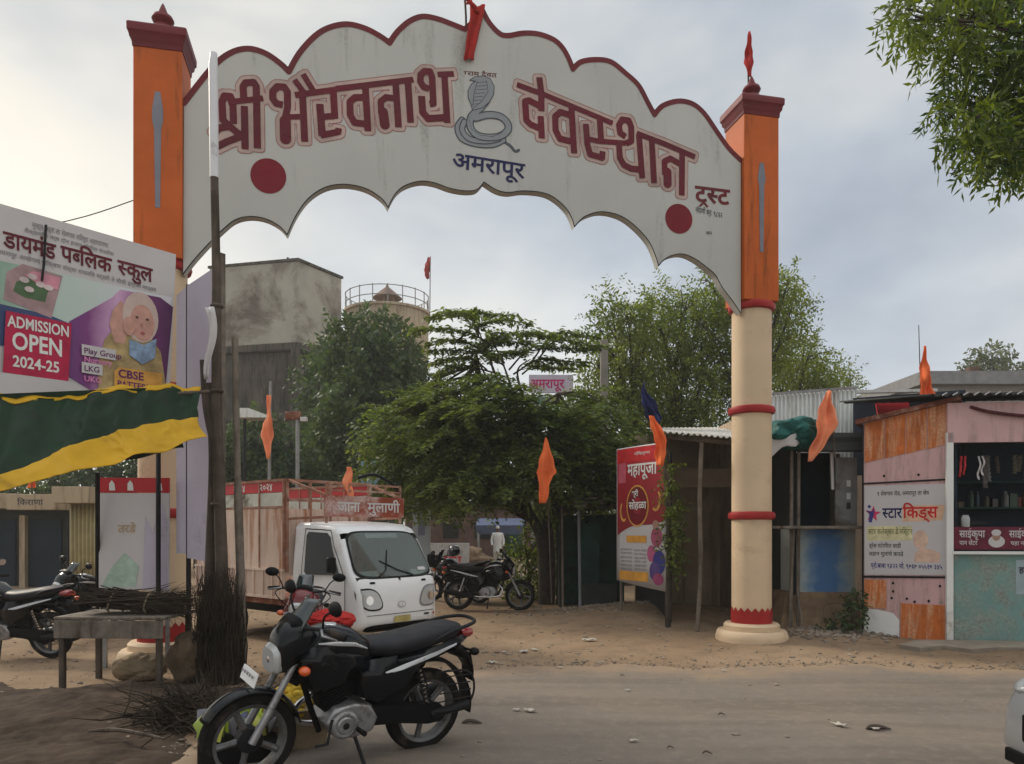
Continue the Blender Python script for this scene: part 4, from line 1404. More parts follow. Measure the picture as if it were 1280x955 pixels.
def stalks(name, label, loc, n, make, seed, m='straw', ties=()):
    """bundle of thin bent dry stalks; make(rnd) gives the start and end of one stalk"""
    rr = random.Random(seed)
    b_ = MB()
    for k in range(n):
        a, e = make(rr)
        a = Vector(a); e = Vector(e)
        L = (e - a).length
        q = Vector((rr.gauss(0, 1), rr.gauss(0, 1), rr.gauss(0, 1))) * L * 0.035
        r = rr.uniform(0.003, 0.0085)
        b_.tube([a, a.lerp(e, 0.35) + q, a.lerp(e, 0.7) - q * 0.6, e + q * 1.4], [r, r * 0.9, r * 0.7, r * 0.25], 4, False)
        if rr.random() < 0.45:
            c = a.lerp(e, rr.uniform(0.4, 0.85))
            b_.tube([c, c + (e - a) * rr.uniform(0.08, 0.2) + Vector((rr.gauss(0, 1), rr.gauss(0, 1), rr.gauss(0, 1))) * 0.07], [r * 0.6, r * 0.2], 3, False)
    t = thing(name, label, 'firewood', loc)
    b_.build('stalks', M[m], t)['kind'] = 'stuff'
    for c, r, ax in ties:
        MB().tube([Vector(c) + (Vector((r[0] * cos(q), r[1] * sin(q), 0.01 * sin(3 * q))) if ax == 'Z' else Vector((0.01 * sin(3 * q), r[0] * cos(q), r[1] * sin(q)))) for q in np.linspace(0, 2 * pi, 25)], 0.009, 6, False).build('tie', M['sack'], t)
    return t


def upright(rr):
    a = rr.uniform(0, 2 * pi); r = 0.22 * sqrt(rr.random())
    s_ = rr.uniform(0.75, 1.15)
    return ((r * cos(a) * 1.25, r * sin(a), rr.uniform(-0.03, 0.1)), (r * cos(a) * s_ * 0.9 + rr.gauss(0, 0.05), r * sin(a) * s_ * 0.8, rr.uniform(0.5, 1.25)))


stalks('brushwood_stack', 'tall dark stack of dry brushwood standing round the foot of the bamboo posts', bp0 + Vector((-0.02, -0.02, 0)), 700, upright, 3)
stalks('brushwood_bundle', 'dark bundle of dry stalks lying along the plank table', (-3.98, 8.05, 0.75), 520,
       lambda rr: ((-0.42 + rr.uniform(-0.12, 0.12), rr.gauss(0, 0.11), 0.10 + abs(rr.gauss(0, 0.055))), (0.45 + rr.uniform(-0.2, 0.2), rr.gauss(0, 0.13), 0.10 + rr.gauss(0, 0.06))), 5, ties=(((-0.2, 0, 0.1), (0.19, 0.12), 'X'), ((0.18, 0, 0.1), (0.20, 0.12), 'X')))
stalks('brushwood_bundle', 'low tangled heap of dark dry stalks on the soil beside the front wheel', (-2.55, 6.3, 0.04), 560,
       lambda rr: ((rr.gauss(0, 0.22), rr.gauss(0, 0.20), abs(rr.gauss(0, 0.07))), (rr.gauss(0, 0.34), rr.gauss(0, 0.26), abs(rr.gauss(0.12, 0.14)))), 9)

# soil bank in the foreground, shade on it painted in as dark colour
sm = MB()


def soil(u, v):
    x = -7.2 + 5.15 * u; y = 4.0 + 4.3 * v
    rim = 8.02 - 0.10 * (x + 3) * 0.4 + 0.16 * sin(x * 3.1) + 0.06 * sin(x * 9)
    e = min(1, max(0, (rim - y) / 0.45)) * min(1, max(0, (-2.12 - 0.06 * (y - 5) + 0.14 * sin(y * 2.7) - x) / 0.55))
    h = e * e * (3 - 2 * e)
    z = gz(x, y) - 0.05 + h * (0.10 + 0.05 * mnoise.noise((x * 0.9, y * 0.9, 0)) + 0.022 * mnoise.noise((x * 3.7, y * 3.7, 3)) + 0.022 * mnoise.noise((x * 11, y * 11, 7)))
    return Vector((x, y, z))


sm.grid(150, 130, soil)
M['shadedsoil'] = mat('soil_painted_shade', (0.058, 0.041, 0.030), 0.95, 0.35, 2.0, dirt=0.35, dirt_c=(0.034, 0.025, 0.019), bump=0.9, bump_s=14, spec=0.1)  # soil tone darkened to carry the shade over this corner
tag(sm.build('soil_bank', M['shadedsoil']), kind='structure')
# stick and scraps on the soil
tag(MB().tube(smooth_path([gp(110, 936) + Vector((0, 0, 0.13)), gp(150, 938) + Vector((0, 0, 0.15)), gp(205, 944) + Vector((0, 0, 0.12))], 4), [0.008, 0.012, 0.016, 0.018, 0.016, 0.016, 0.014, 0.012, 0.006], 7).build('fallen_stick', M['bamboo'], loc=gp(150, 938)), 'dark fallen stick lying on the shaded soil bank', 'stick')
# ------------------------------------------------------------------ right side: shed, stalls, kiosks
def corrugated(mb, p00, p10, p01, p11, nw, amp, nv=2):
    """sheet with waves running from the 0 edge to the 1 edge (u counts the waves)"""
    p00, p10, p01, p11 = map(Vector, (p00, p10, p01, p11))
    nrm = (p10 - p00).cross(p01 - p00).normalized()
    mb.grid(nw * 6, nv, lambda u, v: (p00.lerp(p10, u)).lerp(p01.lerp(p11, u), v) + nrm * amp * sin(u * nw * 2 * pi))
    return mb


# dark shed with a corrugated roof
SO = Vector((2.3, 12.2, 0))
shed = thing('market_shed', 'open dark shed with a pale corrugated roof and brown sheet back behind the cream pillar', 'shed', SO)
S_ = lambda v: Vector(v) - SO
corrugated(MB(), S_(at(829, 540, 11.7)), S_((4.75, 11.9, 2.95)), S_((2.9, 16.4, 3.80)), S_((5.3, 16.6, 3.85)), 26, 0.018).build('roof', M['galv'], shed, solid=0.004)
MB().prism([(2.6, 0), (5.6, 0), (5.6, 3.6), (2.6, 3.6)], lambda u, z, w=0: S_((u, 16.1 - w, z)), 0, 0.04).build('back_wall', M['brownsheet'], shed)
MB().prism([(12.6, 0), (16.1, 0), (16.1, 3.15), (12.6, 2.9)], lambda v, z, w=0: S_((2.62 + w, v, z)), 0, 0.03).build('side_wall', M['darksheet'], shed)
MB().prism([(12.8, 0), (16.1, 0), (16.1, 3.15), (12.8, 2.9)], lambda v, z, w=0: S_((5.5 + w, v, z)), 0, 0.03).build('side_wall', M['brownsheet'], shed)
f0 = at(873, 790, 11.9)
MB().tube(smooth_path([S_((f0.x - 0.03, 11.9, -0.1)), S_((f0.x + 0.03, 11.88, 1.0)), S_((f0.x + 0.02, 11.9, 2.1)), S_((f0.x + 0.05, 11.9, 3.0))], 3), 0.034, 8).build('post', M['greywood'], shed)
MB().tube([S_((2.52, 12.3, -0.1)), S_((2.55, 12.3, 1.5)), S_((2.45, 12.2, 3.05))], 0.05, 8).build('post', M['bamboo'], shed)
MB().bar(S_(at(832, 546, 11.85)), S_((4.7, 12.0, 2.88)), 0.05, 0.07).build('eave_beam', M['bamboo'], shed)
MB().bar(S_((2.6, 14.0, 2.55)), S_((5.4, 14.0, 2.6)), 0.08, 0.34).build('hanging_board', mat('dim_tan_board', (0.30, 0.23, 0.17), 0.85), shed)
# ragged dry garlands and sacking at its left post
# flags tied at the shed corner
flag_rows('cloth_flag', 'furled dark blue flag slanting up above the shed roof', 11.75, [(478, 804, 805), (490, 801, 808), (502, 801, 817), (514, 804, 823), (524, 810, 827), (530, 816, 824)], M['bluecloth'], ((804, 477), (836, 566)), wave=0.06, seed=2)
flag_rows('cloth_flag', 'furled orange flag tied below the dark blue one at the shed corner', 11.62, [(520, 811, 818), (532, 813, 825), (545, 816, 831), (558, 819, 833), (570, 819, 831), (582, 820, 829)], M['saffron'], ((812, 519), (838, 600)), wave=0.06, seed=9)

# tall event banner
bl0, br0 = at(771, 722, 13.6), at(834, 740, 12.45)
az3 = atan2(br0.y - bl0.y, br0.x - bl0.x); bw = (Vector((br0.x, br0.y)) - Vector((bl0.x, bl0.y))).length
ban = thing('event_banner', 'tall red and white printed banner with orange strips hung at the shed side', 'banner', (bl0.x, bl0.y, 0), az3)
bt, bb0, bb1 = 3.06, 0.72, 0.60
bulge = lambda u: 0.04 * sin(u / bw * pi)
BFf = lambda u, z, w=0.0: Vector((u, -w - bulge(u), z))
bz = lambda s: bb0 + (bt - bb0) * s


def bgrid(u0, u1, z0f, z1f, w, m, name, par):
    return MB().grid(10, 4, lambda u, v: BFf(u0 + (u1 - u0) * u, z0f(u0 + (u1 - u0) * u) * (1 - v) + z1f(u0 + (u1 - u0) * u) * v, w)).build(name, m, par, smooth=False)


cl_ = lambda z: (lambda u: z)
low = lambda u: bb0 + (bb1 - bb0) * u / bw
pnl = MB().grid(10, 6, lambda u, v: BFf(bw * u, low(bw * u) * (1 - v) + bt * v)).build('flex_panel', M['flex'], ban, solid=0.006)
M['banred'] = gradient_mat('banner_red_print', [(0.0, (0.20, 0.01, 0.02)), (1.0, (0.42, 0.02, 0.03))], 2, 1.4, 3.1, 0.5, 2)
bgrid(0.03, bw - 0.03, lambda u: 1.50 + 0.34 * u / bw + 0.06 * sin(u * 4), cl_(bt - 0.03), 0.006, M['banred'], 'red_field', pnl)
bgrid(0.02, bw - 0.02, cl_(bt - 0.26), cl_(bt - 0.02), 0.008, M['inkred'], 'top_strip', pnl)
bgrid(0.07, 0.30, cl_(bt - 0.62), cl_(bt - 0.27), 0.009, flat('pink_panel', (0.5, 0.10, 0.14)), 'pink_patch', pnl)
E2 = lambda cu, cz, ru, rz: [(cu + ru * cos(k), cz + rz * sin(k)) for k in np.linspace(0, 2 * pi, 25)[:-1]]
MB().card(E2(0.62, 2.03, 0.30, 0.36), BFf, 0.010).build('emblem_ring', M['gold'], pnl, smooth=False)
MB().card(E2(0.62, 2.03, 0.27, 0.33), BFf, 0.012).build('emblem_field', flat('deep_red_print', (0.16, 0.01, 0.015)), pnl, smooth=False)
l_ = MB(); fit_letter(l_, 'महापूजा', BFf, 0.36, bw - 0.22, bt - 0.50, 0.30, w=0.013, bold=0.02)
l_.build('banner_lettering', M['white'], pnl, smooth=False)
l_ = MB(); fit_letter(l_, 'सोहळा', BFf, 0.40, 0.86, 1.98, 0.18, w=0.015, bold=0.02)
l_.build('banner_lettering', M['white'], pnl, smooth=False)
l_ = MB(); letter(l_, 'श्री', BFf, 0.48, 2.2, 0.13, 0.015, 0.02)
l_.build('banner_lettering', M['white'], pnl, smooth=False)
l_ = MB(); fit_letter(l_, 'निमंत्रण', BFf, 0.55, 0.95, bt - 0.16, 0.07, w=0.013)
l_.build('banner_lettering', M['white'], pnl, smooth=False)
for cu, cz, s_ in ((0.24, 1.95, 1), (1.08, 2.12, -1)):
    ink(mb_ := MB(), [([(cu + 0.10 * s_ * cos(k), cz + 0.17 * sin(k)) for k in np.linspace(2.4, 5.2, 8)], 0.022, True)], BFf, 0.011, 0.012)
    mb_.build('printed_ornament', M['gold'], pnl, smooth=False)
for z0, z1, u0, u1 in ((1.40, 1.52, 0.32, 0.86), (0.74, 0.90, 0.10, 0.90)):
    bgrid(u0, u1, cl_(z0), cl_(z1), 0.009, flat('orange_print', (0.62, 0.30, 0.05)), 'orange_strip', pnl)
for k in range(6):
    l_ = MB(); fit_letter(l_, ['गुरुवार सकाळी नऊ', 'महाप्रसाद व कीर्तन', 'शुक्रवार सायंकाळी', 'भजन संध्या', 'शनिवार दुपारी', 'मिरवणूक सोहळा'][k], BFf, 0.12 + 0.02 * (k % 2), 0.48, 1.26 - 0.065 * k - 0.01 * (k // 2), 0.05, w=0.008)
    l_.build('small_lettering', M['inkgrey'], pnl, smooth=False)
    l_ = MB(); fit_letter(l_, ['स्थळ मंदिर', 'ग्राम अमरापूर', 'सर्व भाविक', 'विनंती आहे', 'उपस्थित राहावे', 'आयोजक मंडळ'][k], BFf, 0.54, 0.86, 1.25 - 0.065 * k, 0.05, w=0.008)
    l_.build('small_lettering', M['inkgrey'], pnl, smooth=False)
for k, (cu, cz, ru, rz, c_) in enumerate(((1.10, 1.50, 0.13, 0.17, (0.34, 0.08, 0.14)), (1.08, 1.70, 0.07, 0.08, (0.40, 0.24, 0.18)), (0.98, 1.22, 0.10, 0.14, (0.42, 0.10, 0.20)), (1.16, 1.08, 0.14, 0.2, (0.05, 0.05, 0.22)), (1.06, 0.93, 0.12, 0.16, (0.10, 0.06, 0.20)), (1.14, 0.80, 0.12, 0.1, (0.30, 0.06, 0.14)))):
    MB().card(E2(cu, cz, ru, rz), BFf, 0.010 + 0.001 * k).build('printed_portrait', flat('portrait_print', c_), pnl, smooth=False)
for u in (0.06, bw - 0.05): MB().bar((u, 0.05, -0.05), (u, 0.05, 3.05), 0.035, 0.035).build('post', M['greywood'], ban)

# dark teal stall to the left of the banner
TO = Vector((0.95, 15.4, 0))
ts = thing('dark_stall', 'low dark stall of teal sheets with a patchy roof beside the leaning tree trunk', 'stall', TO)
T_ = lambda v: Vector(v) - TO
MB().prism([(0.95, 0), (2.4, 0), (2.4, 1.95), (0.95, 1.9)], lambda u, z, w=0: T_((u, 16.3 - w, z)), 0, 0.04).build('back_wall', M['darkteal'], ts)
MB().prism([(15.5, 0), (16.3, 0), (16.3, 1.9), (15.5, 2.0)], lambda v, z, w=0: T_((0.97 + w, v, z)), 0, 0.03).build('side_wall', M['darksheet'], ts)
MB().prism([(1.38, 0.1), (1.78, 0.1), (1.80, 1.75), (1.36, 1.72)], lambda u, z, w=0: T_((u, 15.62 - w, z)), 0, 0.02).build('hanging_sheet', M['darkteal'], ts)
corrugated(MB(), T_((0.78, 15.2, 2.05)), T_((2.5, 14.6, 2.5)), T_((0.85, 16.7, 1.95)), T_((2.6, 16.7, 2.1)), 12, 0.02).build('roof', M['darksheet'], ts, solid=0.005)
MB().tube([T_((1.36, 15.15, -0.05)), T_((1.33, 15.15, 2.1))], 0.03, 8).build('post', mat('chalky_post', (0.22, 0.23, 0.26), 0.8), ts)
MB().tube([T_((1.02, 15.2, -0.05)), T_((1.0, 15.2, 2.05))], 0.025, 8).build('post', M['greywood'], ts)
MB().box(T_((1.75, 15.3, 0.25)), (0.7, 0.35, 0.55)).build('counter', M['darksheet'], ts, bevel=0.01)
rg = MB()
for k in range(30):
    x0 = 1.25 + random.uniform(0, 1.0); z1 = 2.02 + 0.25 * (x0 - 1.2) + random.uniform(-0.04, 0.1)
    rg.box((x0 - TO.x, 15.05 - TO.y + random.uniform(-0.2, 0.3), z1 + 0.03), (random.uniform(0.1, 0.25), random.uniform(0.1, 0.3), 0.03), rz=random.uniform(0, 3), rx=random.uniform(-0.4, 0.4))
rg.build('roof_scraps', M['greywood'], ts)['kind'] = 'stuff'
flag_rows('cloth_flag', 'large bright saffron spearhead flag on a pole above the dark stall', 13.55, [(547, 681.5, 683), (562, 678, 688), (580, 673, 693), (590, 670, 697), (595, 673, 690), (606, 673, 687), (620, 674, 685), (629, 673, 683)], M['saffron'], ((682, 546), (690, 755)), wave=0.035, seed=13, pole_r=0.011)

# white corrugated sheet wall and long roof behind the kiosks
cw = thing('sheet_wall_building', 'low building with white corrugated sheet wall behind the green tarp', 'building', (4.8, 14.6, 0))
C_ = lambda v: Vector(v) - Vector((4.8, 14.6, 0))
p0, p1 = at(955, 495, 14.4), at(1071, 486, 14.0)
corrugated(MB(), C_((p0.x, p0.y, 2.2)), C_((p1.x, p1.y, 2.2)), C_(p0), C_(p1), 22, 0.022).build('wall', M['whitesheet'], cw, solid=0.004)
MB().bar(C_(p0 + Vector((0, -0.03, 0.02))), C_(p1 + Vector((0, -0.03, 0.02))), 0.03, 0.05).build('edge_strip', M['steel'], cw)
q0, q1 = at(1071, 490, 13.6), at(1172, 488, 13.0)
MB().bar(C_(q0), C_(q1), 0.12, 0.05).build('roof_edge', M['whitesheet'], cw)
MB().bar(C_(q0 + Vector((0, 0, -0.16))), C_(q1 + Vector((0, 0, -0.12))), 0.06, 0.05).build('roof_edge', M['whitesheet'], cw)
MB().prism([(0, 0), (1.75, 0), (1.75, 1.40), (0, 1.40)], frame(C_((q0.x, q0.y + 0.15, 2.6)), (q1.x - q0.x, q1.y - q0.y, 0), (0, 0, 1)), -0.04, 0.0).build('dark_band', mat('dark_blue_sheet', (0.03, 0.04, 0.06), 0.6), cw)
q0b, q1b = Vector((q0.x, q0.y, 3.98)), Vector((q1.x, q1.y, 4.0))
MB().bar(C_(at(1096, 513, 12.9)), C_(at(1136, 506, 12.9)), 0.03, 0.24).build('red_sign', M['redflex'], cw)
MB().box((1.2, 1.8, 1.9), (3.2, 3.0, 3.8)).build('wall', M['brownsheet'], cw)

# blue kiosk (between pillar and pink kiosk)
KO = Vector((4.35, 11.9, 0))
k1 = thing('blue_kiosk', 'small dark-fronted kiosk with peeling blue plaster base and a jutting counter shelf', 'kiosk', KO)
K_ = lambda v: Vector(v) - KO
zsh = 1.66
MB().prism([(4.42, 0.62), (5.42, 0.58), (5.42, zsh - 0.03), (4.42, zsh - 0.03)], lambda u, z, w=0: K_((u, 12.0 - w, z)), -0.5, 0.0).build('base_wall', gradient_mat('peeling_blue_plaster', [(0.0, (0.38, 0.40, 0.37)), (0.16, (0.30, 0.36, 0.38)), (0.28, (0.16, 0.25, 0.36)), (0.42, (0.07, 0.16, 0.34)), (0.68, (0.08, 0.18, 0.36)), (0.80, (0.20, 0.29, 0.37)), (0.95, (0.36, 0.38, 0.36))], 0, 0.07, 1.07, 0.34, 7, 0.85), k1)
MB().loft([[K_((x, y, z)) for x, y in ((4.30 - e, 11.98 - e), (5.45, 11.95 - e * 1.4), (5.45, 12.6), (4.30 - e, 12.6))] for z, e in ((-0.05, 0.18), (0.12, 0.10), (0.40, 0.03), (0.64, -0.02))]).build('mud_plinth', M['mudplaster'], k1, sub=0)
MB().box(K_((4.80, 11.86, zsh)), (1.35, 0.55, 0.045)).build('counter_shelf', M['greywood'], k1, bevel=0.006)
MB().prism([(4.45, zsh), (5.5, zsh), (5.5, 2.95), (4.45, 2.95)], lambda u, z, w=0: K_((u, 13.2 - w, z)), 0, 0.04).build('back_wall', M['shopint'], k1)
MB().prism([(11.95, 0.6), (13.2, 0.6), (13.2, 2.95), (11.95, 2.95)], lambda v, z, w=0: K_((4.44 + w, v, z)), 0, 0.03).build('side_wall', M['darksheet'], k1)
MB().box(K_((5.26, 11.98, 2.22)), (0.34, 0.05, 1.08)).build('side_panel', mat('grey_door_panel', (0.25, 0.25, 0.25), 0.6, dirt=0.3), k1)
MB().box(K_((4.94, 12.5, 3.06)), (1.25, 1.5, 0.10), rx=R(4)).build('roof', M['darksheet'], k1)
MB().box(K_((4.95, 11.78, 2.98)), (1.12, 0.04, 0.34), rx=R(-30)).build('fascia', M['darksheet'], k1)
for x in (4.36, 4.47): MB().tube([K_((x, 11.88, 0.0)), K_((x + 0.02, 11.9, 2.95))], 0.028, 8).build('post', M['greywood'], k1)
MB().tube([K_((4.98, 11.85, 2.9)), K_((5.0, 11.85, 2.25))], 0.025, 6).build('hanging_roll', M['flex'], k1)
for z, c_ in ((2.35, 'white'), (2.15, 'white'), (2.0, 'ink')):
    MB().box(K_((5.29, 11.945, z)), (0.06, 0.012, 0.10)).build('notice', M[c_], k1)
MB().tube([K_((4.30, 11.8, 0)), K_((4.40, 11.86, zsh - 0.02))], 0.02, 6).build('shelf_prop', M['greywood'], k1)
MB().tube([K_((4.40, 11.45, 0.05)), K_((4.46, 11.9, 0.72))], 0.012, 6).build('shelf_prop', M['greywood'], k1)
o = MB().loft(lumpy((0.46, 0.42, 0.26), 31, amp=0.2)).build('bundled_tarp', M['tealcloth'])
o.location = at(992, 562, 11.75); tag(o, 'crumpled dark green tarp bundle on the edge of the shed roof', 'tarp')
o = MB().grid(8, 8, lambda u, v: Vector((0.5 * u, 0.05 * sin(u * 6), -0.32 * v * (1 - 0.7 * u) + 0.04 * sin(u * 9 + v * 3)))).build('cloth_scrap', M['flex'], solid=0.004)
o.location = at(957, 545, 11.45); tag(o, 'torn white plastic scrap poking out below the green tarp bundle', 'cloth')
flag_rows('cloth_flag', 'long limp pale orange flag hanging over the dark eave of the blue kiosk', 11.3, [(489, 1033, 1039), (500, 1027, 1041), (515, 1021, 1043), (528, 1017, 1044), (538, 1019, 1040), (550, 1016, 1034), (563, 1012, 1026), (577, 1010, 1014)], M['saffronpale'], ((1040, 488), (1046, 572)), wave=0.06, seed=21)

# pink and orange kiosk
QO = Vector((5.25, 11.4, 0))
k2 = thing('pink_kiosk', 'pink and rusty orange tin kiosk with teal counter front at the road edge', 'kiosk', QO)
A_, B_, C2 = Vector((5.24, 11.42)), Vector((6.22, 10.80)), Vector((8.9, 10.50))
u1 = (B_ - A_); w1 = u1.length
F1 = frame((0, 0, 0), (u1.x, u1.y, 0), (0, 0, 1))
u2 = (C2 - B_); w2 = u2.length
F2 = frame(Vector((B_.x, B_.y, 0)) - QO, (u2.x, u2.y, 0), (0, 0, 1))
htop = lambda u: 3.22 + 0.24 * u / w1
body = MB().prism([(0.0, -0.03), (w1, -0.03), (w1, htop(w1)), (0, htop(0))], F1, -0.05, 0.0).build('side_panel', M['pink'], k2)
# rusty orange sheets
for k in range(4):
    a, b = 0.03 + k * (w1 - 0.05) / 4 + 0.006, 0.03 + (k + 1) * (w1 - 0.05) / 4 - 0.006
    MB().prism([(a, htop(a) - 0.60 - 0.02 * k * 0.3), (b, htop(b) - 0.60), (b, htop(b) - 0.02), (a, htop(a) - 0.02)], F1, 0.001, 0.008).build('orange_sheet', M['orangepanel'], body)
MB().prism([(0.03, 0.46), (0.33, 0.46), (0.33, 0.88), (0.03, 0.88)], F1, 0.001, 0.008).build('orange_sheet', M['orangepanel'], body)
MB().prism([(0.52, 0.0), (w1 - 0.01, 0.0), (w1 - 0.01, 0.55), (0.52, 0.55)], F1, 0.001, 0.008).build('orange_sheet', M['orangepanel'], body)
fr = MB()
for z0, z1, uu in ((2.30, 2.325, 0), (0.905, 0.935, 0)):
    fr.prism([(0.0, z0), (w1, z0 + 0.03), (w1, z1 + 0.03), (0.0, z1)], F1, 0.001, 0.012)
fr.prism([(0.0, 0.0), (0.025, 0.0), (0.025, 3.2), (0.0, 3.2)], F1, 0.001, 0.012)
fr.build('dark_frame', M['darksteel'], body)
rv = MB()
for u, z in ((0.42, 0.84), (0.42, 0.72), (0.60, 0.62), (0.88, 0.60), (1.02, 0.82), (0.40, 0.62), (0.75, 2.42), (0.30, 2.42), (0.70, 0.58)):
    rv.card([(u + 0.018 * cos(k), z + 0.02 * sin(k)) for k in np.linspace(0, 6.28, 9)[:-1]], F1, 0.010)
rv.build('rust_spots', M['darksteel'], body, smooth=False)
MB().card([(0.03, 0.03), (0.50, 0.02), (0.50, 0.30), (0.42, 0.40), (0.20, 0.44), (0.03, 0.44)], F1, 0.004).build('whitewash_patch', M['white'], body, smooth=False)
# white poster
po = MB().prism([(0.035, 0.95), (w1 - 0.06, 0.98), (w1 - 0.06, 2.28), (0.035, 2.28)], F1, 0.002, 0.010).build('shop_poster', M['flex'], body)
pw = w1 - 0.10
X_ = lambda s: 0.035 + pw * s
l_ = MB(); fit_letter(l_, '१ शेवगाव रोड, अमरापूर ता शेव', F1, X_(0.16), X_(0.80), 2.13, 0.085, w=0.012, bold=0.01); l_.build('poster_lettering', M['ink'], po, smooth=False)
for k, s_ in enumerate(('ड्रेस मटेरियल साडी', 'लहान मुलांचे कपडे', )):
    l_ = MB(); fit_letter(l_, s_, F1, X_(0.06), X_(0.46 + 0.03 * k), 1.36 - 0.12 * k, 0.085, w=0.012, bold=0.01); l_.build('poster_lettering', M['ink'], po, smooth=False)
l_ = MB(); fit_letter(l_, '^सटार', F1, X_(0.23), X_(0.47), 1.80, 0.22, w=0.012, bold=0.02); l_.build('poster_lettering', M['navy'], po, smooth=False)
MB().card([(X_(0.48), 1.74), (X_(0.96), 1.76), (X_(0.99), 1.98), (X_(0.48), 1.98)], F1, 0.0108).build('warm_patch', flat('warm_blush_print', (0.62, 0.40, 0.28)), po, smooth=False)
l_ = MB(); fit_letter(l_, 'िकड्स', F1, X_(0.485), X_(0.90), 1.80, 0.24, w=0.0125, bold=0.02); l_.build('poster_lettering', M['inkred'], po, smooth=False)
MB().card([(X_(0.03), 1.46), (X_(0.60), 1.47), (X_(0.60), 1.68), (X_(0.03), 1.68)], F1, 0.0108).build('yellow_patch', flat('pale_yellow_print', (0.60, 0.56, 0.33)), po, smooth=False)
l_ = MB(); fit_letter(l_, 'सटर कलेक्शन डे मिस्टन', F1, X_(0.05), X_(0.60), 1.56, 0.115, w=0.012, bold=0.01); l_.build('poster_lettering', flat('olive_print', (0.16, 0.18, 0.08)), po, smooth=False)
l_ = MB(); fit_letter(l_, 'प्रो.बाबा ९४२२ मो. ९७६७ ०५५१७ ३४५', F1, X_(0.08), X_(0.96), 1.06, 0.10, w=0.012, bold=0.015); l_.build('poster_lettering', M['inkblue'], po, smooth=False)
# star man logo
sx_, sz_ = X_(0.11), 1.86
MB().card([(sx_ + r_ * 0.9 * sin(k * pi / 5 + 0.1), sz_ + r_ * cos(k * pi / 5 + 0.1)) for k, r_ in enumerate([0.125, 0.05] * 5)], F1, 0.012).build('star_logo', flat('pink_star_print', (0.55, 0.04, 0.12)), po, smooth=False)
MB().card([(sx_ - 0.09, sz_ + 0.06), (sx_ - 0.02, sz_ + 0.03), (sx_ + 0.02, sz_ + 0.09), (sx_ + 0.01, sz_ - 0.02), (sx_ - 0.02, sz_ - 0.13), (sx_ - 0.06, sz_ - 0.12), (sx_ - 0.05, sz_)], F1, 0.0135).build('star_logo_figure', M['inkblue'], po, smooth=False)
MB().card([(sx_ - 0.05 + 0.022 * cos(k), sz_ + 0.11 + 0.024 * sin(k)) for k in np.linspace(0, 6.28, 12)[:-1]], F1, 0.0135).build('star_logo_figure', M['inkblue'], po, smooth=False)
# faded baby print (generic)
pe = flat('faded_skin_print', (0.62, 0.43, 0.33))
MB().card([(X_(0.70) + 0.095 * cos(k), 1.48 + 0.14 * sin(k)) for k in np.linspace(0, 6.28, 20)[:-1]], F1, 0.011).build('printed_baby', pe, po, smooth=False)
MB().card([(X_(0.62), 1.16), (X_(0.92), 1.16), (X_(0.94), 1.28), (X_(0.84), 1.34), (X_(0.72), 1.36), (X_(0.64), 1.30)], F1, 0.0115).build('printed_baby', pe, po, smooth=False)
# corner post, front fascia, opening, counter
MB().prism([(-0.06, 0.0), (0.03, 0.0), (0.03, 3.0), (-0.06, 3.0)], F2, 0.002, 0.05).build('corner_post', M['white'], k2)
MB().prism([(-0.05, 2.86), (w2, 2.86), (w2, 3.42), (-0.05, 3.42)], F2, -0.04, 0.05).build('fascia', M['pink'], k2)
MB().prism([(0.06, 0.02), (w2, 0.02), (w2, 1.30), (0.06, 1.30)], F2, -0.05, 0.0).build('counter_front', M['teal'], k2)
MB().prism([(0.02, 1.28), (w2, 1.28), (w2, 1.32), (0.02, 1.32)], F2, -0.10, 0.07).build('counter_ledge', M['white'], k2)
sg = MB().prism([(0.05, 1.345), (w2, 1.345), (w2, 1.665), (0.05, 1.665)], F2, 0.0, 0.02).build('shop_sign', flat('maroon_sign', (0.12, 0.012, 0.028), 0.4), k2)
l_ = MB(); fit_letter(l_, 'साईकृपा', F2, 0.12, 0.46, 1.52, 0.145, w=0.022, bold=0.015)
l_.build('sign_lettering', M['flex'], sg, smooth=False)
l_ = MB(); fit_letter(l_, 'पान सेंटर', F2, 0.12, 0.36, 1.41, 0.09, w=0.022, bold=0.01)
l_.build('sign_lettering', M['flex'], sg, smooth=False)
l_ = MB(); fit_letter(l_, 'साईकृपा', F2, 0.78, 1.12, 1.52, 0.145, w=0.022, bold=0.015)
l_.build('sign_lettering', M['flex'], sg, smooth=False)
l_ = MB(); fit_letter(l_, 'चहा नाष्टा', F2, 0.80, 1.1, 1.41, 0.08, w=0.022, bold=0.01)
l_.build('sign_lettering', M['flex'], sg, smooth=False)
E3 = lambda cu, cz, ru, rz: [(cu + ru * cos(k), cz + rz * sin(k)) for k in np.linspace(0, 2 * pi, 19)[:-1]]
MB().card(E3(0.615, 1.46, 0.11, 0.085), F2, 0.0225).build('printed_portrait', M['flex'], sg, smooth=False)
MB().card(E3(0.61, 1.535, 0.055, 0.065), F2, 0.0235).build('printed_portrait', flat('portrait_skin', (0.33, 0.2, 0.15)), sg, smooth=False)
MB().card(E3(0.61, 1.585, 0.065, 0.045), F2, 0.0245).build('printed_portrait', M['flex'], sg, smooth=False)
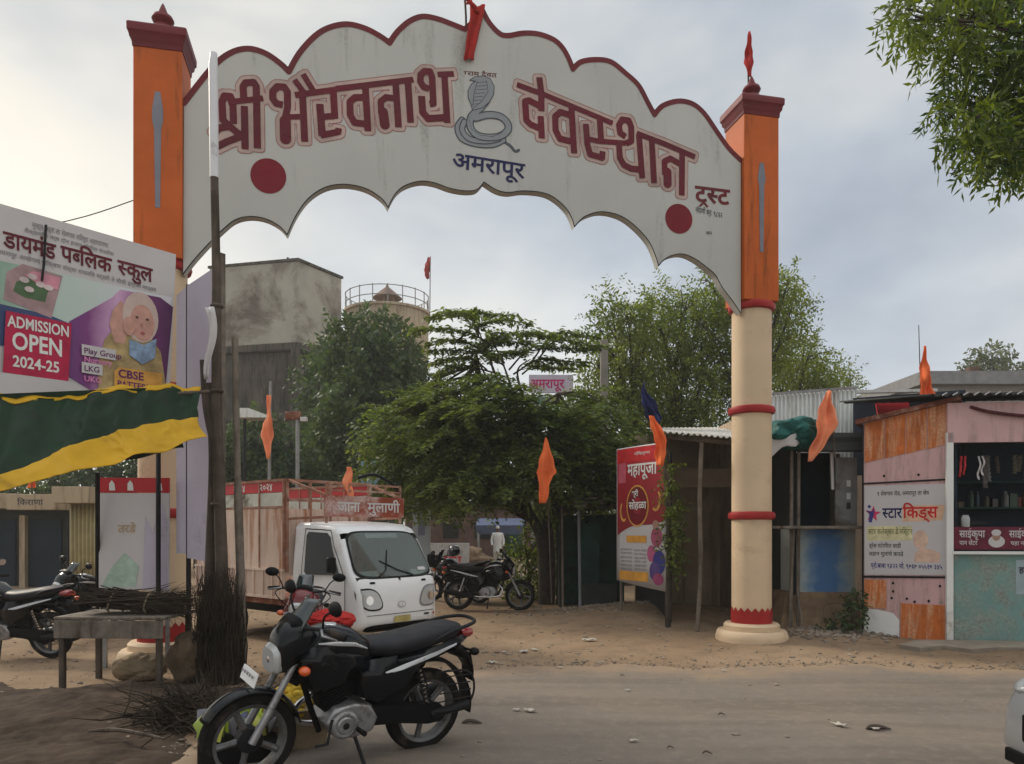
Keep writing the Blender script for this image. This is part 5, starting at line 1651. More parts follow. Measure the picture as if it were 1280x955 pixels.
# interior
dp = Vector((0.12, 1.7))
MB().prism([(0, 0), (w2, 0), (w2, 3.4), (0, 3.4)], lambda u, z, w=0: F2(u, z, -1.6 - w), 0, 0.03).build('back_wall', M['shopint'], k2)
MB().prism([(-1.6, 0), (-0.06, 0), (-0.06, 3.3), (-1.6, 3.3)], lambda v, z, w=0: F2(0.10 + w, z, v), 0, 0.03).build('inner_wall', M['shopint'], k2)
for z, d0, d1 in ((1.95, -1.55, -1.2), (2.35, -1.55, -1.2)):
    MB().prism([(0.15, z), (w2, z), (w2, z + 0.03), (0.15, z + 0.03)], F2, d0, d1).build('shelf', M['darkteal'], k2)
rr = random.Random(3)
for zi, z in enumerate((1.982,)):
    for k in range(17):
        u = 0.25 + k * 0.125 + rr.uniform(-0.03, 0.03)
        h_ = rr.uniform(0.10, 0.27); r_ = rr.uniform(0.025, 0.052)
        p = F2(u, z, -1.36 + rr.uniform(-0.06, 0.08)) + QO
        if rr.random() < 0.6:
            b_ = MB().lathe([(r_ * 0.96, 0), (r_, 0.01), (r_, h_ * 0.72), (r_ * 0.6, h_ * 0.84), (r_ * 0.55, h_)], 12)
        else:
            b_ = MB().box((0, 0, h_ * 0.4), (r_ * 2.2, r_ * 1.5, h_ * 0.8), rz=rr.uniform(-0.3, 0.3))
        o = b_.build('shelf_jar', M['goods']); o.location = p
        tag(o, 'small jar or carton standing on the back shelves inside the pink kiosk', 'jar', 'jars and cartons on the kiosk shelves')
MB().prism([(0.12, 1.70), (0.55, 1.70), (0.55, 1.74), (0.12, 1.74)], F2, -0.5, -0.05).build('shelf', M['darksteel'], k2)
o = MB().lathe([(0.05, 0), (0.055, 0.01), (0.055, 0.13), (0.04, 0.15), (0.042, 0.17), (0.0, 0.172)], 16).build('milky_jar', mat('milky_jar', (0.35, 0.36, 0.36), 0.3))
o.location = F2(0.22, 1.665, -0.02) + QO
tag(o, 'milky jar behind the maroon sign on the teal counter', 'jar')
for u, m_, ln, wd, lab in ((0.20, 'redflex', 0.30, 0.04, 'red sachet strip hanging nearest the white corner post of the kiosk'), (0.255, 'redflex', 0.27, 0.035, 'shorter red sachet strip hanging beside the longer red one in the kiosk'),
                           (0.45, 'flex', 0.34, 0.03, 'longer pale sachet strip hanging inside the kiosk opening'), (0.50, 'flex', 0.28, 0.03, 'shorter pale sachet strip with gaps inside the kiosk opening')):
    o = MB().grid(3, 10, lambda a, v: F2(u + (a - 0.5) * wd * (0.8 + 0.2 * sin(v * 30)) + 0.012 * sin(v * 6), 2.68 - ln * v, -0.12 + 0.02 * sin(v * 9 + u * 9)) - F2(u, 2.68, -0.12)).build('sachet_strip', M[m_], solid=0.008)
    o.location = F2(u, 2.68, -0.12) + QO
    tag(o, lab, 'sachets')
    MB().tube([(0, 0, 0), (0, 0, 0.2)], 0.003, 5).build('string', M['darksteel'], o)
rr = random.Random(23)
for k in range(14):
    u = 0.62 + k * 0.14 + rr.uniform(-0.03, 0.03); ln = rr.uniform(0.22, 0.5); wd = rr.uniform(0.05, 0.09)
    o = MB().grid(3, 16, lambda a, v: Vector(((a - 0.5) * wd * (0.82 + 0.18 * sin(v * 40)), 0.012 * sin(v * 40 + a * 3) + 0.02 * sin(v * 3 + k), -ln * v))).build('sachet_strip', M['goods'], solid=0.008)
    o.location = F2(u, 2.72, -0.35 - 0.1 * (k % 3)) + QO
    tag(o, 'strip of small hanging packets deeper inside the kiosk opening', 'sachets', 'packet strips hanging deep in the kiosk')
# roofs
MB().prism([(-0.08, htop(0) - 0.02), (w1 + 0.12, htop(w1) - 0.01), (w1 + 0.12, htop(w1) + 0.05), (-0.08, htop(0) + 0.05)], F1, -0.5, 0.09).build('roof_rim', M['rust'], k2)
rf = MB()
corrugated(rf, F2(-0.35, 3.50, 0.22), F2(w2 + 0.2, 3.52, 0.22), F2(-0.9, 3.78, -2.0), F2(w2 + 0.2, 3.78, -2.0), 26, 0.026)
rf.build('roof', M['darksheet'], k2, solid=0.006)
rf = MB()
for k in range(22):
    u = -0.2 + k * 0.14
    rf.card([(u, 3.49), (u + 0.07, 3.53), (u + 0.07, 3.55), (u, 3.51)], F2, 0.226)
rf.build('roof_edge_highlight', M['flex'], k2, smooth=False)
MB().tube(smooth_path([F2(0.25, 3.36, 0.055), F2(0.55, 3.27, 0.09), F2(1.2, 3.20, 0.09), F2(2.2, 3.22, 0.09)], 5), 0.024, 7).build('garland', mat('dry_garland', (0.10, 0.03, 0.035), 0.9, 0.5, 20, bump=1, bump_s=40), k2)
nt_ = MB()
for u, z in ((0.95, 1.10), (1.0, 0.98)): nt_.card([(u, z - 0.06), (u + 0.10, z - 0.06), (u + 0.10, z + 0.07), (u, z + 0.07)], F2, 0.004)
nt_.card([(0.88, 0.72), (1.14, 0.72), (1.14, 1.2), (0.88, 1.2)], F2, 0.003)
nt_.build('pasted_notice', mat('pale_notice', (0.34, 0.42, 0.45), 0.6), k2, smooth=False)
l_ = MB(); letter(l_, 'हर', F2, 0.92, 1.02, 0.12, 0.006, 0.03); l_.build('notice_lettering', M['ink'], k2, smooth=False)
# broken slab in front
sl_ = MB()
pts = [gp(1124, 812), gp(1150, 816), gp(1180, 813), gp(1215, 818), gp(1250, 815), gp(1300, 816), gp(1400, 815)]
bk = [Vector((8.9, 10.4, 0)), Vector((6.25, 10.7, 0)), Vector((5.7, 10.75, 0))]
poly = [(p.x, p.y) for p in pts] + [(p.x, p.y) for p in bk]
sl_.prism(poly, lambda u, v, w=0: Vector((u, v, w)), -0.05, 0.075)
tag(sl_.build('paving_slab', M['slab'], loc=(6.5, 10.4, 0), bevel=0.012), 'broken concrete slab in front of the teal counter', 'slab')
flag_rows('cloth_flag', 'tall orange cone-shaped flag on a wire rod above the pink kiosk roof', 11.6, [(433, 1153, 1156), (450, 1151.5, 1159), (470, 1149.5, 1163), (485, 1147.5, 1166), (496, 1149, 1166)], M['saffron'], ((1151, 405), (1154, 508)), 'darksteel', wave=0.05, seed=30, pole_r=0.007)
# ------------------------------------------------------------------ vehicles
def dense(poly, step=0.08):
    out = []
    for i in range(len(poly)):
        a, b = poly[i], poly[(i + 1) % len(poly)]
        L = sqrt((b[0] - a[0]) ** 2 + (b[1] - a[1]) ** 2)
        k = max(1, int(L / step))
        out += [(a[0] + (b[0] - a[0]) * j / k, a[1] + (b[1] - a[1]) * j / k) for j in range(k)]
    return out


def inset(poly, d):
    n = len(poly)
    area = sum(poly[i][0] * poly[(i + 1) % n][1] - poly[(i + 1) % n][0] * poly[i][1] for i in range(n))
    s = 1 if area > 0 else -1
    out = []
    for i in range(n):
        a, b, c = poly[i - 1], poly[i], poly[(i + 1) % n]
        t = Vector((c[0] - a[0], c[1] - a[1])).normalized()
        out.append((b[0] - s * t.y * d, b[1] + s * t.x * d))
    return out


def round_extrude(mb, poly, half, r, taper=None):
    """side profile (x,z) swept across y with rounded shoulders; taper(x,z) narrows the half width"""
    poly = dense(poly)
    tf = taper or (lambda x, z: 1.0)
    rings = []
    st_ = [(-1, 1.0), (-0.97, 0.55), (-0.9, 0.2), (-0.8, 0.0)]
    for k, (fy, ins) in enumerate([(-half, 1.0), (-half + 0.10 * r, 0.56), (-half + 0.35 * r, 0.24), (-half + r, 0.0), (-half * 0.4, -0.12), (0, -0.16), (half * 0.4, -0.12), (half - r, 0.0), (half - 0.35 * r, 0.24), (half - 0.10 * r, 0.56), (half, 1.0)]):
        q = inset(poly, ins * r)
        rings.append([Vector((x, fy * tf(x, z), z)) for x, z in q])
    return mb.loft(rings, True)


def sup(cx, cy, cz, hw, hh, e=2.6, n=22, ax='X'):
    ring = []
    for k in range(n):
        a = 2 * pi * k / n
        c, s = cos(a), sin(a)
        u = hw * (abs(c) ** (2 / e)) * (1 if c >= 0 else -1)
        v = hh * (abs(s) ** (2 / e)) * (1 if s >= 0 else -1)
        ring.append(Vector((cx, cy + u, cz + v)))
    return ring


def wheel_mesh(rad, wid, x, z, y=0.0):
    h = wid / 2
    r = rad
    return MB().lathe([(r * 0.74, y - h * 0.8), (r * 0.82, y - h), (r * 0.94, y - h * 0.92), (r * 0.99, y - h * 0.5), (r, y), (r * 0.99, y + h * 0.5), (r * 0.94, y + h * 0.92), (r * 0.82, y + h), (r * 0.74, y + h * 0.8)],
                      40, (x, 0, z), 'Y', True)


def motorcycle(label, loc, rz, paint, decal, group=None, lean=-7, detail=True, cowl=None, tank_decal=True):
    t = thing('motorcycle', label, 'motorcycle', loc, rz, group, (R(lean), 0))
    fx, rx, zr, rad = 0.63, -0.62, 0.30, 0.30
    cowl = cowl or paint
    for x, nm, w in ((fx, 'front_wheel', 0.085), (rx, 'rear_wheel', 0.10)):
        wh = wheel_mesh(rad, w, x, zr).build(nm, M['rubber'], t)
        rim = MB()
        rim.lathe([(0.205, -0.035), (0.228, -0.045), (0.228, 0.045), (0.205, 0.035)], 36, (x, 0, zr), 'Y', True)
        for k in range(5):
            a = 2 * pi * k / 5 + 0.45
            p0 = Vector((x + 0.035 * sin(a), 0, zr + 0.035 * cos(a))); p1 = Vector((x + 0.212 * sin(a), 0, zr + 0.212 * cos(a)))
            rim.tube([p0, p0.lerp(p1, 0.5), p1], [0.026, 0.02, 0.024], 8)
        rim.build('rim', M['alloy'], wh)
        MB().lathe([(0.0, -0.075), (0.028, -0.075), (0.03, -0.05), (0.075, -0.045), (0.078, 0.04), (0.03, 0.05), (0.028, 0.075), (0.0, 0.075)], 24, (x, 0, zr), 'Y').build('hub', M['darksteel'], wh)
    # fork and front fender
    for s in (-1, 1):
        MB().tube([(fx + 0.01, s * 0.085, zr), (fx - 0.11, s * 0.085, 0.53), (0.33, s * 0.085, 0.90)], [0.025, 0.023, 0.016], 12).build('fork_leg', M['alu'], t)
    fd = MB()

    def fend(u, v):
        a = R(-62) + u * R(138)
        rr_ = rad + 0.028 - 0.02 * (abs(v - 0.5) * 2) ** 2
        return Vector((fx - sin(a) * rr_ - 0.0, (v - 0.5) * 0.135, zr + cos(a) * rr_))
    fd.grid(22, 6, fend)
    fd.build('front_fender', paint, t, solid=0.006)
    MB().tube([(0.33, 0, 0.62), (0.40, 0, 0.66), (0.34, 0, 0.93)], 0.03, 8).build('steering_stem', M['darksteel'], t)
    # headlamp, cowl
    hl = MB().loft([sup(0.45, 0, 0.80, 0.095, 0.085), sup(0.508, 0, 0.795, 0.112, 0.092, 3.4), sup(0.535, 0, 0.79, 0.095, 0.072, 3.4)], True).build('headlight', M['lens'], t)
    MB().ball((0.512, 0, 0.79), (0.026, 0.06, 0.045), 14, 9).build('reflector', M['chrome'], hl)
    cw_ = MB().loft([sup(0.26, 0, 0.90, 0.075, 0.07), sup(0.32, 0, 0.90, 0.115, 0.125), sup(0.39, 0, 0.885, 0.132, 0.15), sup(0.45, 0, 0.86, 0.128, 0.155), sup(0.49, 0, 0.835, 0.112, 0.135), sup(0.508, 0, 0.82, 0.095, 0.11)], True).build('headlight_cowl', cowl, t)
    MB().grid(8, 8, lambda u, v: Vector((0.475 - 0.17 * v - 0.03 * (2 * u - 1) ** 2 * (1 + v) - 0.05 * (1 - v) * abs(2 * u - 1), (u - 0.5) * (0.21 - 0.05 * v), 0.945 + 0.22 * v))).build('windscreen_visor', M['glass'], cw_, solid=0.006)
    for s in (-1, 1):
        ind = MB().tube([(0.37, s * 0.10, 0.76), (0.375, s * 0.17, 0.755)], 0.012, 8).build('indicator', M['black'], t)
        MB().ball((0.38, s * 0.20, 0.755), (0.036, 0.042, 0.03)).build('indicator_lens', M['lensorange'], ind)
    # plate
    pl_ = MB().box((0.645, 0, 0.70), (0.008, 0.235, 0.085), ry=R(-16)).build('number_plate', M['white'], t)
    pm = MB()
    rr = random.Random(hash(label) % 1000)
    for row in (0.717, 0.688):
        for k in range(5):
            pm.box((0.652 - (0.70 - row) * 0.28, -0.085 + k * 0.042, row), (0.003, 0.022 + rr.uniform(-0.006, 0.004), 0.017), ry=R(-16))
    pm.build('worn_plate_marks', M['inkgrey'], pl_, smooth=False)
    # handlebar
    hb = MB().tube(smooth_path([(0.215, -0.37, 0.985), (0.27, -0.25, 1.005), (0.34, -0.13, 1.0), (0.345, 0, 0.955), (0.34, 0.13, 1.0), (0.27, 0.25, 1.005), (0.215, 0.37, 0.985)], 5), 0.0125, 10).build('handlebar', M['darksteel'], t)
    for s in (-1, 1):
        MB().tube([(0.265, s * 0.255, 1.005), (0.212, s * 0.372, 0.985)], [0.019, 0.02], 12).build('grip', M['rubber'], hb)
        MB().tube([(0.30, s * 0.23, 1.01), (0.325, s * 0.30, 0.995), (0.265, s * 0.375, 0.98)], [0.010, 0.008, 0.006], 8).build('lever', M['alu'], hb)
        MB().tube(smooth_path([(0.29, s * 0.20, 1.01), (0.36, s * 0.28, 0.95), (0.42, s * 0.10, 0.80)], 4), 0.006, 6).build('cable', M['black'], hb)
        mi = MB().tube(smooth_path([(0.285, s * 0.215, 1.01), (0.30, s * 0.26, 1.10), (0.27, s * 0.32, 1.15)], 4), 0.007, 8).build('mirror', M['black'], t)
        MB().loft([[Vector((0.262 - d, s * 0.345 + a, 1.165 + b)) for a, b in ((w_ * cos(k), h_ * sin(k)) for k in np.linspace(0, 2 * pi, 19)[:-1])] for d, w_, h_ in ((0.0, 0.068, 0.045), (-0.012, 0.071, 0.047), (-0.035, 0.05, 0.034), (-0.045, 0.02, 0.015))], True).build('mirror_head', M['black'], mi)
        MB().loft([[Vector((0.2605 - d, s * 0.345 + 0.062 * cos(k), 1.165 + 0.040 * sin(k))) for k in np.linspace(0, 2 * pi, 19)[:-1]] for d in (0.0, 0.002)], True).build('mirror_glass', M['chrome'], mi)
    MB().loft([sup(0.335, 0, 1.00, 0.085, 0.045), sup(0.40, 0, 1.015, 0.095, 0.055), sup(0.43, 0, 1.005, 0.08, 0.045)], True).build('instrument_cluster', M['black'], t)
    # tank
    tk = MB().loft([sup(0.33, 0, 0.835, 0.07, 0.055), sup(0.27, 0, 0.85, 0.140, 0.115), sup(0.16, 0, 0.855, 0.168, 0.135), sup(0.03, 0, 0.845, 0.160, 0.125), sup(-0.09, 0, 0.80, 0.115, 0.092), sup(-0.17, 0, 0.775, 0.07, 0.06)], True).build('fuel_tank', paint, t)
    MB().lathe([(0.0, 0.993), (0.034, 0.993), (0.045, 0.987), (0.05, 0.975)], 20, (0.14, 0, 0), 'Z').build('fuel_cap', M['chrome'], tk)
    for s in (-1, 1):
        # silver sweep on the tank shoulder
        if tank_decal:
            MB().loft([[Vector((x, s * (y + dy), z + dz)) for dy, dz in ((0.004, -h_), (0.008, 0), (0.003, h_), (-0.006, 0))] for x, y, z, h_ in ((0.27, 0.130, 0.895, 0.006), (0.16, 0.160, 0.894, 0.016), (0.03, 0.154, 0.878, 0.013), (-0.08, 0.114, 0.83, 0.004))], True).build('tank_stripe', decal, tk)
        # front shrouds and side panels
        MB().loft([[Vector((x, s * y, z)) for x, y, z in sec] for sec in (
            ((0.37, 0.11, 0.87), (0.38, 0.145, 0.79), (0.33, 0.12, 0.62)), ((0.25, 0.15, 0.88), (0.25, 0.185, 0.78), (0.23, 0.145, 0.60)), ((0.10, 0.165, 0.82), (0.10, 0.180, 0.75), (0.12, 0.145, 0.62)), ((-0.04, 0.145, 0.79), (-0.04, 0.155, 0.73), (-0.02, 0.125, 0.65)))], False).build('tank_shroud', paint, t, solid=0.012)
        sp = MB().loft([[Vector((x, s * y, z)) for x, y, z in sec] for sec in (
            ((-0.04, 0.115, 0.74), (-0.04, 0.145, 0.65), (-0.03, 0.13, 0.52)), ((-0.20, 0.125, 0.75), (-0.20, 0.165, 0.64), (-0.17, 0.145, 0.47)), ((-0.40, 0.125, 0.76), (-0.42, 0.16, 0.66), (-0.36, 0.14, 0.54)), ((-0.50, 0.12, 0.745), (-0.53, 0.135, 0.71), (-0.52, 0.125, 0.67)))], False).build('side_panel', paint, t, solid=0.012)
        tc_ = MB().loft([[Vector((x, s * y, z)) for x, y, z in sec] for sec in (
            ((-0.30, 0.125, 0.755), (-0.30, 0.15, 0.72), (-0.30, 0.135, 0.685)), ((-0.60, 0.125, 0.79), (-0.60, 0.15, 0.755), (-0.60, 0.13, 0.715)), ((-0.82, 0.09, 0.835), (-0.82, 0.115, 0.80), (-0.82, 0.09, 0.765)), ((-0.93, 0.03, 0.86), (-0.93, 0.05, 0.83), (-0.93, 0.03, 0.80)))], False).build('tail_panel', paint, t, solid=0.012)
        MB().loft([[Vector((x, s * y, z)) for x, y, z in sec] for sec in (
            ((-0.20, 0.158, 0.665), (-0.20, 0.163, 0.655)), ((-0.33, 0.158, 0.70), (-0.33, 0.166, 0.672)), ((-0.60, 0.156, 0.765), (-0.60, 0.160, 0.745)), ((-0.78, 0.122, 0.80), (-0.78, 0.126, 0.792)))], False).build('panel_stripe', decal, tc_, solid=0.006)
        # rear shock
        sh_ = MB().tube([(-0.59, s * 0.115, 0.33), (-0.47, s * 0.115, 0.70)], 0.016, 8).build('rear_shock', M['chrome'], t)
        cp = [(-0.58 + 0.09 * k / 40 + 0.032 * cos(k * 1.25), s * 0.115 + 0.032 * sin(k * 1.25), 0.39 + 0.25 * k / 40) for k in range(41)]
        MB().tube(cp, 0.006, 5).build('coil_spring', M['darksteel'], sh_)
        MB().tube([(-0.62, s * 0.09, 0.30), (-0.05, s * 0.09, 0.36)], [0.022, 0.026], 8).build('swingarm', M['darksteel'], t)
        MB().tube([(-0.02, s * 0.10, 0.31), (-0.02, s * 0.27, 0.315)], [0.012, 0.018], 8).build('footpeg', M['rubber'], t)
        ri = MB().tube([(-0.88, s * 0.05, 0.74), (-0.90, s * 0.15, 0.74)], 0.010, 8).build('indicator', M['black'], t)
        MB().ball((-0.905, s * 0.17, 0.74), (0.036, 0.038, 0.028)).build('indicator_lens', M['lensorange'] if s < 0 else M['black'], ri)
    # seat
    se = MB().loft([sup(-0.06, 0, 0.835, 0.075, 0.03), sup(-0.14, 0, 0.815, 0.125, 0.055), sup(-0.28, 0, 0.808, 0.145, 0.065), sup(-0.44, 0, 0.825, 0.15, 0.07), sup(-0.62, 0, 0.855, 0.142, 0.07), sup(-0.78, 0, 0.878, 0.118, 0.058), sup(-0.85, 0, 0.89, 0.06, 0.028)], True).build('seat', M['vinyl'], t)
    MB().tube(smooth_path([(-0.55, 0.13, 0.82), (-0.72, 0.155, 0.90), (-0.92, 0.11, 0.935), (-0.97, 0, 0.94), (-0.92, -0.11, 0.935), (-0.72, -0.155, 0.90), (-0.55, -0.13, 0.82)], 5), 0.013, 10).build('grab_rail', M['darksteel'], t)
    MB().loft([sup(-0.86, 0, 0.845, 0.075, 0.035), sup(-0.93, 0, 0.845, 0.075, 0.038), sup(-0.96, 0, 0.845, 0.06, 0.028)], True).build('tail_light', M['lensred'], t)
    # rear fender
    MB().grid(18, 6, lambda u, v: Vector((rx + (rad + 0.045) * sin(R(18 - 118 * u)) - (0.02 * u), (v - 0.5) * 0.155, zr + (rad + 0.05 - 0.02 * (2 * v - 1) ** 2) * cos(R(18 - 118 * u)) + 0.05 * (1 - u)))).build('rear_fender', M['black'], t, solid=0.006)
    fl = MB().loft([sup(-0.80, 0, 0.74, 0.09, 0.05), sup(-0.90, 0, 0.70, 0.09, 0.05), sup(-0.97, 0, 0.60, 0.08, 0.03)], True).build('mudflap', M['black'], t)
    MB().loft([[Vector((x, y, z)) for y in (-0.075, 0.075)] + [Vector((x + 0.006, y, z)) for y in (0.075, -0.075)] for x, z in ((-0.945, 0.70), (-0.985, 0.56), (-0.99, 0.48))], True).build('plate_flap', M['black'], fl)
    # wire saree guard on the left
    gdw = MB()
    gpts = [(-0.60, 0.17, 0.62), (-0.86, 0.17, 0.60), (-0.93, 0.17, 0.46), (-0.86, 0.17, 0.34), (-0.62, 0.17, 0.33)]
    gdw.tube(smooth_path(gpts, 5), 0.008, 6)
    for k in range(4): gdw.tube([(-0.62 - 0.02 * k, 0.17, 0.40 + 0.06 * k), (-0.91 + 0.01 * k, 0.17, 0.41 + 0.055 * k)], 0.005, 5)
    gdw.build('wire_guard', M['darksteel'], t)
    # engine
    en = MB()
    en.loft([[Vector((x, y, z)) for x, z in ((-0.20 * w_ + 0.0, 0.36), (-0.16 * w_, 0.27), (0.0, 0.245), (0.13 * w_, 0.27), (0.19 * w_, 0.36), (0.13 * w_, 0.46), (0.0, 0.475), (-0.13 * w_, 0.45))] for y, w_ in ((-0.15, 0.8), (-0.12, 1.0), (0.12, 1.0), (0.15, 0.8))], True)
    e_ = en.build('engine', M['alu'], t, bevel=0.012)
    MB().lathe([(0.0, 0.185), (0.05, 0.185), (0.058, 0.175), (0.075, 0.178), (0.092, 0.168), (0.098, 0.14)], 24, (0.07, 0, 0.35), 'Y').build('magneto_cover', M['alu'], e_)
    MB().lathe([(0.0, 0.187), (0.022, 0.187), (0.024, 0.183)], 14, (0.07, 0, 0.35), 'Y').build('cover_cap', M['darksteel'], e_)
    MB().lathe([(0.10, -0.14), (0.105, -0.17), (0.09, -0.19), (0.0, -0.195)], 24, (-0.05, 0, 0.35), 'Y').build('clutch_cover', M['alu'], e_)
    cyl = MB()
    ax = Vector((0.40, 0, 0.92)).normalized()
    fw = Vector((0.92, 0, -0.40)).normalized()
    for k in range(9):
        c0 = Vector((0.10, 0, 0.46)) + ax * (k * 0.02)
        s_ = 0.085 if k < 8 else 0.06
        cyl.add([c0 + fw * a * s_ + Vector((0, b * s_, 0)) + ax * h_ for h_ in (0, 0.011) for a, b in ((-1, -1), (1, -1), (1, 1), (-1, 1))], [(3, 2, 1, 0), (4, 5, 6, 7), (0, 1, 5, 4), (1, 2, 6, 5), (2, 3, 7, 6), (3, 0, 4, 7)])
    cyl.tube([Vector((0.10, 0, 0.45)), Vector((0.10, 0, 0.45)) + ax * 0.2], 0.06, 12)
    cyl.build('cylinder', M['black'], e_)
    # exhaust (right), chain case (left), frame, stand
    MB().tube(smooth_path([(0.20, -0.05, 0.52), (0.29, -0.10, 0.42), (0.24, -0.15, 0.29), (0.0, -0.17, 0.255), (-0.3, -0.18, 0.27)], 5), 0.02, 10).build('exhaust_pipe', M['chrome'], t)
    MB().tube([(-0.26, -0.18, 0.268), (-0.36, -0.185, 0.28), (-0.85, -0.195, 0.36), (-0.90, -0.195, 0.37)], [0.025, 0.05, 0.052, 0.03], 14).build('silencer', M['darksteel'], t)
    ch = MB().loft([[Vector((x, y, z + dz)) for y, dz in ((0.10, -h_), (0.135, -h_ * 0.85), (0.14, 0), (0.135, h_ * 0.85), (0.10, h_))] for x, z, h_ in ((0.02, 0.37, 0.045), (-0.10, 0.37, 0.075), (-0.35, 0.345, 0.072), (-0.58, 0.315, 0.085), (-0.68, 0.305, 0.07), (-0.72, 0.305, 0.03))], True).build('chain_case', M['black'], t)
    MB().tube([(-0.60, 0.125, 0.305), (-0.90, 0.15, 0.345)], [0.03, 0.035], 12).build('silencer_tip', M['darksteel'], t)
    frm = MB()
    frm.tube([(0.33, 0, 0.70), (0.23, 0, 0.42), (0.17, 0, 0.27)], 0.02, 8)
    frm.tube([(0.34, 0, 0.82), (0.0, 0, 0.70), (-0.35, 0, 0.70), (-0.85, 0, 0.76)], 0.022, 8)
    frm.tube([(-0.15, 0, 0.70), (-0.18, 0, 0.36)], 0.022, 8)
    frm.box((-0.22, 0, 0.60), (0.36, 0.17, 0.20))
    frm.box((0.02, 0, 0.60), (0.30, 0.12, 0.20))
    frm.box((-0.30, 0, 0.43), (0.22, 0.15, 0.18))
    frm.build('frame', M['black'], t)
    MB().tube([(-0.02, 0.11, 0.27), (-0.07, 0.235, 0.04)], [0.012, 0.013], 8).build('side_stand', M['darksteel'], t)
    MB().tube([(0.16, 0.16, 0.40), (0.20, 0.20, 0.26), (0.28, 0.20, 0.26)], 0.009, 6).build('gear_lever', M['darksteel'], t)
    return t


def place(label, front, rear, **kw):
    """ground contacts of the two wheels"""
    f, r = Vector(front), Vector(rear)
    d = (f - r).normalized()
    mid = (f + r) / 2
    rz = atan2(d.y, d.x)
    return mid, rz


mid, rz = place('', (-1.665, 4.86, 0), (-0.70, 5.62, 0))
hero = motorcycle('glossy black motorcycle leaning on its side stand at the road edge, largest of all', (mid.x, mid.y, 0.012), rz, M['blackgloss'], M['silver'], lean=-8)
hero.scale = (1.03, 1.03, 1.03)
# red cloth over the back of its tank
o = MB().loft(lumpy((0.17, 0.13, 0.075), 77, amp=0.25)).build('cloth_bag', M['redcloth'])
o.location = Vector((mid.x, mid.y, 0)) + Vector((cos(rz) * 0.02 - (-sin(rz)) * 0.16, sin(rz) * 0.02 - cos(rz) * 0.16, 0.93))
tag(o, 'small red cloth bag resting on the tank of the black motorcycle', 'bag')
# second bike behind it
red = motorcycle('dark red motorcycle mostly hidden behind the big black motorcycle', (-2.34, 8.27, 0.0), atan2(-0.96, 0.16), M['redglossy'], M['silver'], lean=-6)
far = dup(hero, (-0.47, 15.25, gz(-0.5, 15.2)), R(-7), 'black motorcycle parked side-on on the sandy track before the tree', None)
far.scale = (1, 1, 1)
f2 = dup(hero, (-1.25, 17.0, 0.0), R(150), 'black motorcycle with a helmet on its mirror, half hidden by the truck cab', None)
f2.scale = (1, 1, 1)
lf = dup(hero, (-6.45, 9.75, 0.0), R(172), 'black motorcycle cut by the left picture edge behind the plank table', None)
lf.scale = (1, 1, 1)
lf2 = dup(hero, (-6.3, 11.3, 0.0), R(238), 'black motorcycle facing out behind the one with its wheel under the plank table', None)
lf2.scale = (1, 1, 1)
hm = MB().loft([sup(-0.12, 0, 0.0, 0.06, 0.07), sup(-0.09, 0, 0.01, 0.105, 0.105), sup(-0.02, 0, 0.02, 0.125, 0.13), sup(0.06, 0, 0.01, 0.118, 0.12), sup(0.12, 0, 0.0, 0.08, 0.085)], True).build('helmet', M['bluegloss'])
hm.location = (-1.28, 16.9, 1.13); hm.rotation_euler = (0, R(-20), R(-60)); tag(hm, 'dark blue helmet hung on the motorcycle behind the truck', 'helmet')
MB().grid(8, 4, lambda u, v: Vector((0.02 + 0.115 * cos((u - 0.5) * 2.0), 0.128 * sin((u - 0.5) * 2.0), 0.03 + 0.07 * (v - 0.5)))).build('visor', M['lens'], hm, solid=0.004)

# goods behind the front wheel: packets and yellow flowers
bk = thing('flower_basket', 'woven basket of yellow marigolds behind the front fork of the black motorcycle', 'basket', (-1.62, 5.72, 0))
MB().lathe([(0.0, 0.0), (0.20, 0.0), (0.29, 0.30), (0.31, 0.34), (0.29, 0.34), (0.26, 0.30), (0.0, 0.26)], 26).build('basket', M['sack'], bk)
fl = MB()
rr = random.Random(6)
for k in range(60):
    a, r_ = rr.uniform(0, 6.28), 0.26 * sqrt(rr.random())
    fl.loft(lumpy((0.042, 0.042, 0.036), k, 12, 8, amp=0.1, fold=0.5), True)
    n0 = len(fl.v) - 12 * 9
    fl.v[n0:] = [(p[0] + r_ * cos(a), p[1] + r_ * sin(a), p[2] + 0.28 + 0.12 * (1 - (r_ / 0.26) ** 2) + 0.015 * (k % 3)) for p in fl.v[n0:]]
o = fl.build('marigold_flowers', mat('marigold', (0.50, 0.33, 0.03), 0.8, 0.5, 9, bump=1, bump_s=60)); o.location = (-1.62, 5.72, 0)
tag(o, 'yellow marigold heads piled in the woven basket', 'flowers', kind='stuff')
TX, TY = -1.93, 5.36
t = thing('packet_tray', 'dark tray holding snack packets behind the front wheel spokes', 'tray', (TX, TY, 0), R(20))
MB().box((0, 0, 0.09), (0.52, 0.40, 0.18)).build('crate', M['black'], t, bevel=0.01)
